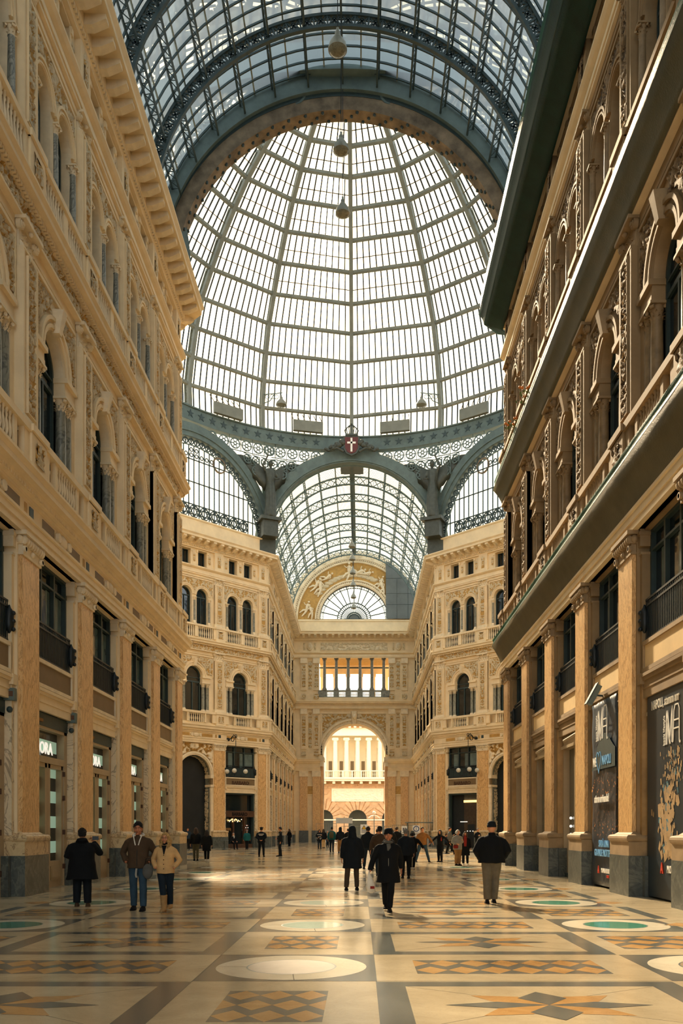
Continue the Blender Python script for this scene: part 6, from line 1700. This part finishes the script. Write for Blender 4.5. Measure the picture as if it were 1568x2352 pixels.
def ex_hoodie(root, S4, ja, jl, hc):
    mb = MB('c_white'); mb.M = S4
    mb.tube([(.11*cos(a), .0+.10*sin(a), 1.49-.035*sin(a)*0+.05*max(0, sin(a))) for a in [PI*(-.35)+PI*1.7*k/14 for k in range(15)]], .018, 'c_white', 8)
    for sx in (-1, 1): mb.tube([(sx*.085, -.075, 1.50), (sx*.055, -.135, 1.40), (sx*.03, -.152, 1.30)], .012, 'c_white', 6)
    mb.build('hood_lining', root)
    mb = MB('c_white'); mb.M = S4
    for x in (-.02, .0): mb.tube([(x, -.14, .84), (x-.01, -.15, .72), (x, -.14, .66)], .006, 'c_white', 5)
    mb.build('drawstring', root)
def ex_placket(mat, n, z0, z1):
    def f(root, S4, ja, jl, hc):
        mb = MB(mat); mb.M = S4
        for i in range(n): z = z0+(z1-z0)*i/(n-1); mb.ball((0, -.155, z), .012, mat, 8, 6)
        mb.build('buttons', root)
    return f
def ex_collar(mat):
    def f(root, S4, ja, jl, hc):
        mb = MB(mat); mb.M = S4; mb.tube([(0, 0, 1.42), (0, -.005, 1.54)], [.075, .066], mat, 14); mb.loft([[(-.05, -.118, 1.46), (.05, -.118, 1.46), (.05, -.09, 1.47), (-.05, -.09, 1.47)], [(-.004, -.153, 1.27), (.004, -.153, 1.27), (.004, -.12, 1.27), (-.004, -.12, 1.27)]], mat, True, False); mb.build('roll_neck', root)
    return f
P = PI
# --- near people
person("person in big black coat seen from behind, holding up a camera, far left", -5.12, 18.15, 1.66, P+.25, 'c_black', 'c_navy', ((.04, .12), (-.03, -.12)), (((.12, -.02, -.27), (.0, -.2, -.30)), 'phone'), 'c_brown', ('short', 'h_black'), hem=.62, bulk=1.5, near=True, hood='down', flare=.16, girth=1.0, legw=1.25)
cam = empty('camera', (-5.12+.19, 18.15+.30, 1.46), P+.25, 'small black camera held up to the face by the person in the big black coat', 'camera')
mb = MB('iron_black'); mb.box(-.065, .065, -.03, .03, -.042, .042, 'iron_black'); mb.build('camera_body', cam); mb = MB('iron_black'); mb.tube([(0, -.03, 0), (0, -.10, 0)], .035, 'iron_black', 12); mb.build('lens', cam)
person("man in dark brown parka with white lined hood and jeans, beside the blond woman", -3.71, 17.35, 1.79, .06, 'c_brown', 'c_jean', ((.14, .12), (-.06, -.10)), ('pocket', 'pocket'), 'c_shoe', ('short', 'h_black'), hem=.84, bulk=1.12, near=True, skin='skin_dark', pitch=.12, extras=(ex_hoodie, ex_zip('iron_black', .9, 1.2)))
person("curly blond woman with glasses, short beige coat, jeans and tan boots, left of centre", -3.12, 17.2, 1.58, -.06, 'c_beige', 'c_darkjean', ((-.22, .04), (.06, -.02)), ('pocket', 'pocket'), 'c_boot', ('curly', 'h_blond'), hem=.84, bulk=1.04, near=True, extras=(ex_glasses, ex_collar('c_black'), ex_placket('c_brown', 4, .95, 1.25)), girth=.98, flare=.12)
hb_ = empty('handbag', (-3.47, 17.15, .80), .2, 'round grey handbag hanging between the man in the parka and the blond woman', 'bag')
mb = MB('c_scarf'); mb.ball((0, 0, 0), .14, 'c_scarf', 18, 12, (.75, .35, 1.1)); mb.build('bag_body', hb_); mb = MB('c_shoe'); mb.tube([(-.06, 0, .12), (-.03, 0, .26), (.06, 0, .26), (.06, 0, .12)], .008, 'c_shoe', 6); mb.build('strap', hb_)
person("man in long dark coat, hood up, brown trousers, walking away left of the central man", .60, 23.1, 1.73, P, 'c_navy', 'c_trouser', ((-.12, .16), (.05, -.13)), ('down', 'down'), 'c_shoe', ('none', 'h_black'), hem=.60, bulk=1.25, near=True, hood='up', flare=.05)
person("central man in black beanie, grey scarf and long black jacket, walking towards the viewer", 1.39, 17.2, 1.64, 0, 'c_black', 'c_black', ((.2, .02), (-.14, -.05)), ('swingb', 'carry'), 'c_shoe', ('short', 'h_black'), hem=.62, bulk=1.22, near=True, hat=('beanie', 'c_black'), hood='down', scarf='c_scarf', flare=.0, extras=(ex_zip('lamp_metal', .85, 1.3),), skin='skin_dark')
bg = empty('plastic_bag', (1.02, 17.1, .60), .2, 'white plastic carrier bag in the hand of the man in the black beanie', 'bag')
mb = MB('bag_white'); rows = []
for z, w_, d_ in ((-.26, .03, .02), (-.22, .10, .06), (-.12, .11, .07), (0, .085, .05), (.1, .05, .035), (.2, .02, .02), (.24, .012, .012)):
    rows.append([((w_*(1+.15*sin(k*2.1+z*20)))*cos(2*PI*k/16)+.15*(-z)*(.8), d_*(1+.15*sin(k*3+z*13))*sin(2*PI*k/16), z) for k in range(16)])
mb.loft(rows, 'bag_white'); mb.build('bag_body', bg); bg.scale = (.85, .85, .9)
mb = MB('c_red'); mb.box(-.01, .09, -.075, -.06, -.16, -.1, 'c_red'); mb.build('bag_print', bg)
person("man in black puffer jacket, beanie and grey track trousers walking away, right", 3.76, 19.0, 1.80, P-.08, 'c_black', 'c_track', ((-.08, .10), (.12, -.06)), ('pocket', 'pocket'), 'c_shoe', ('none', 'h_black'), hem=.88, bulk=1.5, near=True, hat=('beanie', 'c_navy'), hood='collar', legw=1.25, extras=(ex_stripes('c_navy', (1.0,), .255, .18),))
# --- middle distance
person("man in dark jacket and jeans walking away right of the long coated man", 1.14, 35.4, 1.77, P, 'c_navy', 'c_darkjean', ((.02, .17), (.0, -.20)), ('down', 'down'), hem=.86, bulk=1.25, hood='collar')
person("man in brown jacket and dark cap walking away behind the central man's shoulder", 1.5, 30.0, 1.75, P-.3, 'c_brown', 'c_darkjean', ((.1, .1), (-.1, -.1)), ('swingb', 'down'), hat=('cap', 'c_black'), bulk=1.2)
person('grey haired man in a dark coat seen from behind, right of the central man', 2.35, 28.6, 1.67, P+.05, 'c_navy', 'c_black', ((.06, .10), (-.06, -.10)), ('down', 'down'), hair=('short', 'h_grey'), hem=.80, bulk=1.25)
person("woman in grey beanie and dark jacket, from behind, beside the grey haired man", 2.98, 35.2, 1.56, P-.2, 'c_black', 'c_black', ((.1, .1), (-.08, -.06)), ('swingb', 'out'), shoes='c_shoewhite', hair=('bob', 'h_black'), hat=('beanie', 'c_grey'), bulk=1.15, hem=.8)
person('young man in a tan brown jacket and blue jeans posing with legs wide apart', 3.95, 43.0, 1.76, .1, 'c_ochre', 'c_jean', ((.0, .34), (.05, -.33)), ('out', 'down'), hair=('short', 'h_black'), bulk=1.2, hood='down')
person("woman in black with red strap, both arms held out, beside the posing young man", 4.86, 43.1, 1.63, -.5, 'c_black', 'c_black', ((.0, .09), (.0, -.08)), ('outfar', 'outfar'), hair=('long', 'h_black'), bulk=1.02, hem=.9, girth=.95, extras=(ex_bag('shoulder_bag', 'c_red', (.12, -.12, 1.28), (.03, .03, .14)),))
person('white haired woman in a grey coat and tan trousers with a red handbag, talking', 5.26, 38.8, 1.63, .5, 'c_lightgrey', 'c_tan', ((.0, .09), (.0, -.09)), ('chest', 'clutch'), hair=('bob', 'h_white'), bulk=1.25, hem=.78, extras=(ex_bag('shoulder_bag', 'c_red', (-.2, -.12, 1.0), (.15, .07, .16)), ex_placket('c_shoe', 3, 1.0, 1.3)), legw=1.2)
person('woman in an open long black coat over a red pullover, beside the white haired woman', 5.68, 39.4, 1.54, -.1, 'c_black', 'c_black', ((.02, .12), (.0, -.1)), ('down', 'down'), hair=('long', 'h_brown'), bulk=1.15, hem=.5, shoes='c_shoewhite', extras=(lambda r, S4, ja, jl, hc: [mb_.build('pullover', r) for mb_ in [MB('c_red')] if mb_.loft([[(.075*q*cos(2*PI*k/12), -.11+.06*q*sin(2*PI*k/12), z) for k in range(12)] for z, q in ((.86, .8), (1.1, 1), (1.30, .8), (1.38, .4))], 'c_red') is None],))
person('person in a patterned dark jacket stepping left behind the white haired woman', 6.7, 56.0, 1.78, 1.2, 'c_scarf', 'c_black', ((.3, .08), (-.2, -.05)), ('chest', 'down'), hair=('short', 'h_brown'), bulk=1.1)
person('person in a dark jacket with light sleeves standing at the cafe tables on the right', 9.1, 60.0, 1.72, .6, 'c_black', 'c_black', ((.0, .09), (.0, -.09)), ('lap', 'chest'), hair=('short', 'h_grey'), bulk=1.15, extras=(ex_stripes('c_white', (1.2, 1.08), .205, .145),))
person("police officer in cap seen from behind, white bands on the back, hands clasped behind", -5.19, 51.5, 1.78, P, 'c_navy', 'c_navy', ((.0, .14), (.0, -.14)), ('behind', 'behind'), hat=('police', 'c_navy'), bulk=1.2, hem=.84, extras=(ex_stripes('c_white', (1.34, 1.27), .215, .15),))
person("police officer with white shoulder bands, seen from the side, looking down at a phone", -4.08, 51.9, 1.79, P/2+.2+P, 'c_navy', 'c_navy', ((.05, .08), (-.05, -.08)), ('down', 'clutch'), hair=('short', 'h_black'), bulk=1.15, hem=.84, extras=(ex_stripes('c_white', (1.34, 1.27), .21, .15),))
person("woman in dark jacket, white scarf and olive trousers walking away near the left corner", -7.9, 45.0, 1.74, P+.2, 'c_black', 'c_olive', ((.08, .08), (-.08, -.08)), ('down', 'swingb'), hair=('long', 'h_brown'), bulk=1.2, hem=.88, scarf='c_white')
person("woman in long black coat and white trainers with long black hair, left, walking away", -7.25, 44.6, 1.62, P+.1, 'c_black', 'c_black', ((.1, .08), (-.1, -.08)), ('down', 'down'), shoes='c_shoewhite', hair=('long', 'h_black'), bulk=1.15, hem=.55)
person("man in dark blue jacket standing before the big dark arched door, left", -13.3, 69.4, 1.76, .4, 'c_bluejacket', 'c_black', ((.0, .1), (.0, -.1)), ('down', 'chest'), hair=('short', 'h_black'), bulk=1.15)
person("person in teal jacket and black skirt at the entrance of the lit shop, left", -8.45, 69.3, 1.62, P+.3, 'c_teal', 'c_black', ((.05, .06), (-.02, -.06)), ('down', 'down'), hair=('short', 'h_grey'), bulk=1.3, hem=.78)
person('man in an open white shirt sitting outside the lit shop on the left', -9.75, 70.6, 1.74, .6, 'c_black', 'c_black', ((.2, .1), (.2, -.1)), ('lap', 'lap'), hair=('short', 'h_grey'), seated=True, bulk=1.1, scarf='c_white')
person('person in black standing alone against the plinth of the far left wing', -6.1, 82.5, 1.68, -.6, 'c_black', 'c_black', ((.0, .07), (.0, -.07)), ('down', 'chest'), hair=('long', 'h_black'), bulk=1.0, hem=.6)
person('woman in black headscarf and black and white patterned wrap, left of the tall arch', -2.7, 72.6, 1.62, .3, 'c_black', 'c_darkjean', ((.06, .12), (-.04, -.08)), ('chest', 'clutch'), hair=('long', 'h_black'), bulk=1.25, hem=.75, extras=(ex_stripes('c_white', (1.3, 1.12, .98, .88), .238, .165),))
person('woman in a dark top and bare legs just behind the woman in the patterned wrap', -2.45, 75.2, 1.68, P, 'c_black', 'c_beige', ((.05, .06), (.0, -.06)), ('down', 'down'), hair=('long', 'h_brown'), hem=.8, bulk=1.15)
person('short person in a grey coat with folded arms, left of the man with the backpack', -2.25, 79.0, 1.53, .2, 'c_lightgrey', 'c_darkjean', ((.02, .08), (.0, -.08)), ('chest', 'chest'), hair=('bob', 'h_grey'), bulk=1.15)
person("young man with dark backpack and blue jacket walking away left of the tall arch", -1.25, 61.3, 1.82, P-.15, 'c_teal', 'c_darkjean', ((.1, .12), (-.1, -.1)), ('down', 'down'), hair=('short', 'h_black'), bulk=1.1, extras=(ex_pack('c_olive'),))
person("person in dark hooded top and tan trousers walking away before the tall arch", -.60, 59.6, 1.80, P, 'c_navy', 'c_tan', ((.0, .10), (-.14, -.08)), ('down', 'down'), hood='up', hair=('none', 'h_black'), bulk=1.05, legw=1.2)
person('dark figure far off between the hooded walker and the man in the long coat', -.15, 66.0, 1.70, P, 'c_black', 'c_black', ((.05, .08), (-.05, -.08)), hair=('short', 'h_black'), bulk=1.15)
person('dark figure whose head shows just right of the brown capped man', 2.45, 45.5, 1.74, P+.2, 'c_black', 'c_black', ((.06, .08), (-.06, -.08)), hair=('bob', 'h_brown'), bulk=1.15)
person("person with dark hair and raised hand, just above and left of the grey haired man", 2.95, 50.0, 1.80, P-.3, 'c_black', 'c_darkjean', ((.06, .08), (-.06, -.08)), ('phone', 'down'), hair=('short', 'h_brown'), bulk=1.2)
person('dark figure mostly hidden behind the man in the brown cap', 1.75, 47.0, 1.66, P, 'c_black', 'c_black', ((.04, .08), (-.04, -.08)), hair=('short', 'h_black'), bulk=1.15)
# ------------------------------------------------------------------ fences and signs at the far arch, cafe terrace
def fence(x, y, w, h, rz, label, n=9):
    root = empty('barrier_fence', (x, y, 0), rz, label, 'fence', 'site fence panels at the far arch'); mb = MB('lamp_metal')
    for z in (.12, h-.04, h*.5): mb.bar((-w/2, 0, z), (w/2, 0, z), .035, .035, 'lamp_metal')
    mb.build('rail', root); mb = MB('lamp_metal')
    for i in range(n+1): mb.bar((-w/2+w*i/n, 0, .12), (-w/2+w*i/n, 0, h), .018, .018, 'lamp_metal')
    mb.build('bars', root)
    for sx in (-1, 1):
        mb = MB('lamp_metal'); mb.bar((sx*w/2, 0, 0), (sx*w/2, 0, h), .05, .05, 'lamp_metal'); mb.box(sx*w/2-.03, sx*w/2+.03, -.25, .25, 0, .05, 'lamp_metal'); mb.build('post', root)
fence(2.6, 84, 2.4, 2.0, 0, "site fence panel before the tall arch, nearest the yellow triangle sign", 12)
fence(5.1, 82.5, 2.4, 2.1, 0, 'site fence panel right of the tall arch, behind the posing young man', 12)
fence(.1, 86, 2.4, 2.0, 0, 'site fence panel across the middle of the tall arch', 12)
fence(-2.9, 92, 2.2, 2.3, 0, 'site fence panel at the left foot of the tall arch', 10)
root = empty('kiosk_frame', (6.6, 81.2, 0), 0, 'grey metal frame with a flat top behind the posing young man', 'kiosk'); mb = MB('iron_green')
for x in (-1.3, 1.3):
    for y in (-.4, .4): mb.bar((x, y, 0), (x, y, 2.25), .07, .07, 'iron_green')
mb.build('posts', root); mb = MB('iron_pale'); mb.box(-1.5, 1.5, -.6, .6, 2.25, 2.35, 'iron_pale'); mb.build('top', root)
def sign(x, y, z, label, draw):
    root = empty('warning_sign', (x, y, z), 0, label, 'sign', 'notices at the far arch'); mb = MB(); draw(mb); mb.build('sign_board', root)
    mb = MB('lamp_metal'); mb.bar((0, .04, -z), (0, .04, .45), .05, .05, 'lamp_metal'); mb.build('post', root); return root
def disk(mb, r, y, mat, n=24): yplate(mb, [(r*cos(2*PI*k/n), r*sin(2*PI*k/n)) for k in range(n)], y-.01, y, mat)
def d1(mb):
    yplate(mb, [(-.34, -.55), (.34, -.55), (.34, .4), (-.34, .4)], -.01, .02, 'white_paint'); yplate(mb, [(-.26, -.08), (.26, -.08), (0, .34)], -.02, -.01, 'iron_black'); yplate(mb, [(-.19, -.04), (.19, -.04), (0, .26)], -.03, -.02, 'letter_yellow')
    for k in range(3): mb.box(-.26, .26, -.02, -.01, -.2-.1*k, -.15-.1*k, 'c_scarf')
def d2(mb):
    yplate(mb, [(-.34, -.6), (.34, -.6), (.34, .4), (-.34, .4)], -.01, .02, 'white_paint')
    mb.M = Matrix.Translation((0, 0, .08)); disk(mb, .28, -.01, 'letter_blue'); disk(mb, .2, -.02, 'white_paint'); mb.M = None
    mb.box(-.02, .02, -.05, -.03, -.02, .2, 'letter_blue'); mb.bar((0, -.04, 0), (-.1, -.04, -.1), .03, .03, 'letter_blue'); mb.bar((0, -.04, 0), (.1, -.04, -.1), .03, .03, 'letter_blue'); mb.ball((0, -.04, .2), .04, 'letter_blue', 8, 6)
    for k in range(3): mb.box(-.26, .26, -.02, -.01, -.32-.09*k, -.28-.09*k, 'c_scarf')
def d3(mb):
    yplate(mb, [(-.26, -.36), (.26, -.36), (.26, .36), (-.26, .36)], -.01, .02, 'white_paint'); mb.box(-.14, -.02, -.02, -.01, -.1, .2, 'c_scarf'); mb.box(.04, .16, -.02, -.01, -.1, .2, 'c_scarf'); mb.box(-.2, .2, -.02, -.01, -.26, -.2, 'c_scarf')
sign(1.15, 81, 1.72, 'white sign with a yellow warning triangle in front of the tall arch', d1)
sign(6.0, 79.0, 1.62, 'white sign with a blue ring and walking figure, left of the posing young man', d2)
sign(4.9, 79.2, 1.6, 'small white sign with two grey figures, just left of the blue ring sign', d3)
sign(-.95, 92, 2.6, 'plain white notice on a post in the left half of the tall arch', lambda mb: yplate(mb, [(-.9, -.3), (.9, -.3), (.9, .3), (-.9, .3)], -.01, .02, 'white_paint'))
# street lamp with round top seen in the arch
root = empty('street_lamp', (2.6, 112, 0), 0, "white lamp post with globe and curved arms in the tall arch's right half", 'lamp'); mb = MB('white_paint'); mb.tube([(0, 0, 0), (0, 0, 3.6)], .05, 'iron_green', 8); mb.build('pole', root)
mb = MB('white_paint'); mb.tube([(-.75, 0, 3.1), (-.4, 0, 3.4), (0, 0, 3.45), (.4, 0, 3.4), (.75, 0, 3.1)], .06, 'white_paint', 8); mb.build('arms', root); mb = MB('white_paint'); mb.ball((0, 0, 3.85), .22, 'white_paint'); mb.build('globe', root)
# cafe tables and chairs
def table(x, y, label):
    r = empty('cafe_table', (x, y, 0), 0, label, 'table', 'cafe tables'); mb = MB('iron_dark'); mb.lathe((0, 0, .72), [(.34, 0), (.35, .015), (.34, .03)], 'board_grey', 20); mb.build('table_top', r)
    mb = MB('iron_dark'); mb.lathe((0, 0, 0), [(.22, 0), (.2, .03), (.035, .06), (.03, .72)], 'iron_dark', 12); mb.build('pedestal', r)
def chair(x, y, rz, label):
    r = empty('cafe_chair', (x, y, 0), rz, label, 'chair', 'cafe chairs'); mb = MB('iron_dark'); mb.box(-.21, .21, -.21, .21, .43, .47, 'brown_wood'); mb.build('seat', r)
    mb = MB('iron_dark'); mb.tube([(-.19, .2, .85), (0, .25, .88), (.19, .2, .85)], .025, 'brown_wood', 8); mb.tube([(-.19, .21, .66), (0, .24, .67), (.19, .21, .66)], .02, 'brown_wood', 8)
    for sx in (-1, 1): mb.bar((sx*.19, .2, .45), (sx*.19, .2, .87), .03, .03, 'iron_dark')
    mb.build('backrest', r); lg = None
    for sx in (-1, 1):
        for sy in (-1, 1): mb = MB('iron_dark'); mb.bar((sx*.18, sy*.18, .44), (sx*.2, sy*.2, 0), .03, .03, 'iron_dark'); mb.build('leg', r)
chair(-9.75, 70.75, .6, 'dark cafe chair under the seated man outside the lit shop')
table(-10.4, 70.0, 'small round cafe table beside the seated man at the left shop')
table(10.2, 62.3, 'round cafe table behind the person with light sleeves on the right')
table(8.0, 64.5, 'round cafe table in front of the right hand shop entrance')
chair(8.7, 64.7, -1.2, 'cafe chair right of the table by the right hand shop entrance'); chair(7.3, 64.4, 1.4, 'cafe chair left of the table by the right hand shop entrance'); chair(9.6, 63.0, 1.0, 'cafe chair behind the person with light sleeves')
person('seated person in dark clothes at the table by the right hand shop entrance', 8.7, 64.6, 1.72, -1.2, 'c_black', 'c_black', ((.2, .1), (.2, -.1)), ('lap', 'lap'), hair=('short', 'h_black'), seated=True, bulk=1.1)
person('seated person in a dark jacket left of the table by the right hand shop entrance', 7.3, 64.3, 1.7, 1.4, 'c_darkjean', 'c_black', ((.2, .1), (.2, -.1)), ('lap', 'lap'), hair=('short', 'h_brown'), seated=True, bulk=1.1)
# small flowering plants growing from the cornice on the right wall
random.seed(9)
for i, (y, z, lb) in enumerate(((33.1, 18.3, 'green tuft with orange flowers on the middle cornice of the right wall'), (35.6, 18.3, 'small tuft of leaves on the middle cornice of the right wall, nearer the dome'))):
    root = empty('wall_plant', (HW-.15, y, z), 0, lb, 'plant', 'plants on the cornice'); mb = MB('book_blue')
    MAT.setdefault('leaf', plain('leaf', srgb(92, 112, 58), .6)); MAT.setdefault('flower', plain('flower', srgb(216, 130, 60), .6))
    for k in range(26):
        a = random.uniform(0, 2*PI); r = random.uniform(.1, .4); p = Vector((r*cos(a)-.15, r*sin(a)*1.4, random.uniform(-.1, .6))); d = Vector((random.uniform(-1, 1), random.uniform(-1, 1), .5)).normalized()*.16; n = d.cross(Vector((.3, .2, 1))).normalized()*.05
        mb.add([p, p+d*.5+n, p+d, p+d*.5-n], [(0, 1, 2, 3)], 'leaf')
        if k % 4 == 0: mb.bar((0, 0, 0), p, .012, .012, 'leaf')
    mb.build('foliage', root); mb = MB('flower')
    for k in range(6): mb.ball((random.uniform(-.5, .0), random.uniform(-.4, .4), random.uniform(.2, .6)), .06, 'flower', 6, 4)
    mb.build('flowers', root)

# ------------------------------------------------------------------ sky, sun, camera
AZ = math.radians(14.5); EL = math.radians(36)
sd = Vector((-sin(AZ)*cos(EL), cos(AZ)*cos(EL), sin(EL)))
w = bpy.data.worlds.new('World'); sc.world = w; w.use_nodes = True; t = w.node_tree; bg = t.nodes['Background']
tc = t.nodes.new('ShaderNodeTexCoord'); dt = t.nodes.new('ShaderNodeVectorMath'); dt.operation = 'DOT_PRODUCT'; nv = t.nodes.new('ShaderNodeVectorMath'); nv.operation = 'NORMALIZE'
t.links.new(tc.outputs['Generated'], nv.inputs[0]); t.links.new(nv.outputs[0], dt.inputs[0]); dt.inputs[1].default_value = sd
rp = t.nodes.new('ShaderNodeValToRGB'); t.links.new(dt.outputs['Value'], rp.inputs[0]); e = rp.color_ramp.elements
e[0].position = 0.0; e[0].color = (1.35, 1.42, 1.42, 1); e[1].position = 1.0; e[1].color = (4.0, 3.1, 1.9, 1)
for p_, c_ in ((.3, (.85, .93, .97, 1)), (.6, (.95, .98, .92, 1)), (.9, (1.5, 1.35, 1.0, 1)), (.975, (2.2, 1.8, 1.2, 1))): q_ = e.new(p_); q_.color = c_
sx_ = t.nodes.new('ShaderNodeSeparateXYZ'); t.links.new(nv.outputs[0], sx_.inputs[0])
nzs = t.nodes.new('ShaderNodeTexNoise'); nzs.inputs['Scale'].default_value = 3; nzs.inputs['Detail'].default_value = 6; t.links.new(nv.outputs[0], nzs.inputs['Vector'])
cr = t.nodes.new('ShaderNodeValToRGB'); t.links.new(nzs.outputs['Fac'], cr.inputs[0]); cr.color_ramp.elements[0].position = .4; cr.color_ramp.elements[1].position = .65; cr.color_ramp.elements[0].color = (.82, .9, 1.0, 1); cr.color_ramp.elements[1].color = (1, 1, 1, 1)
mx = t.nodes.new('ShaderNodeMix'); mx.data_type = 'RGBA'; mx.blend_type = 'MULTIPLY'; mx.inputs[0].default_value = 1; t.links.new(rp.outputs[0], mx.inputs[6]); t.links.new(cr.outputs[0], mx.inputs[7])
t.links.new(mx.outputs[2], bg.inputs['Color']); bg.inputs['Strength'].default_value = SKY = 1.8
L = bpy.data.lights.new('sun', 'SUN'); L.energy = 15; L.color = (1.0, .80, .55); L.angle = math.radians(2.6)
o = bpy.data.objects.new('sun', L); COL.objects.link(o); o.rotation_euler = (-sd).to_track_quat('-Z', 'Y').to_euler(); o.location = (-40, 120, 80)
cam_ = bpy.data.cameras.new('camera'); co = bpy.data.objects.new('view_camera', cam_); COL.objects.link(co); sc.camera = co
co.location = (.83, 0, 1.65); co.rotation_euler = (PI/2, 0, 0)
cam_.sensor_fit = 'AUTO'; cam_.sensor_width = 36; cam_.lens = 1950/2352*36; cam_.shift_x = (784-828)/2352; cam_.shift_y = (1905-1176)/2352; cam_.clip_end = 600; cam_.clip_start = .05
sc.view_settings.view_transform = 'Standard'; sc.view_settings.look = 'None'; sc.view_settings.gamma = 1; sc.view_settings.exposure = 0.30
sc.cycles.max_bounces = 8; sc.cycles.diffuse_bounces = 4; sc.cycles.glossy_bounces = 3; sc.cycles.transparent_max_bounces = 12
sc.cycles.use_denoising = True
sc.cycles.sample_clamp_indirect = 6
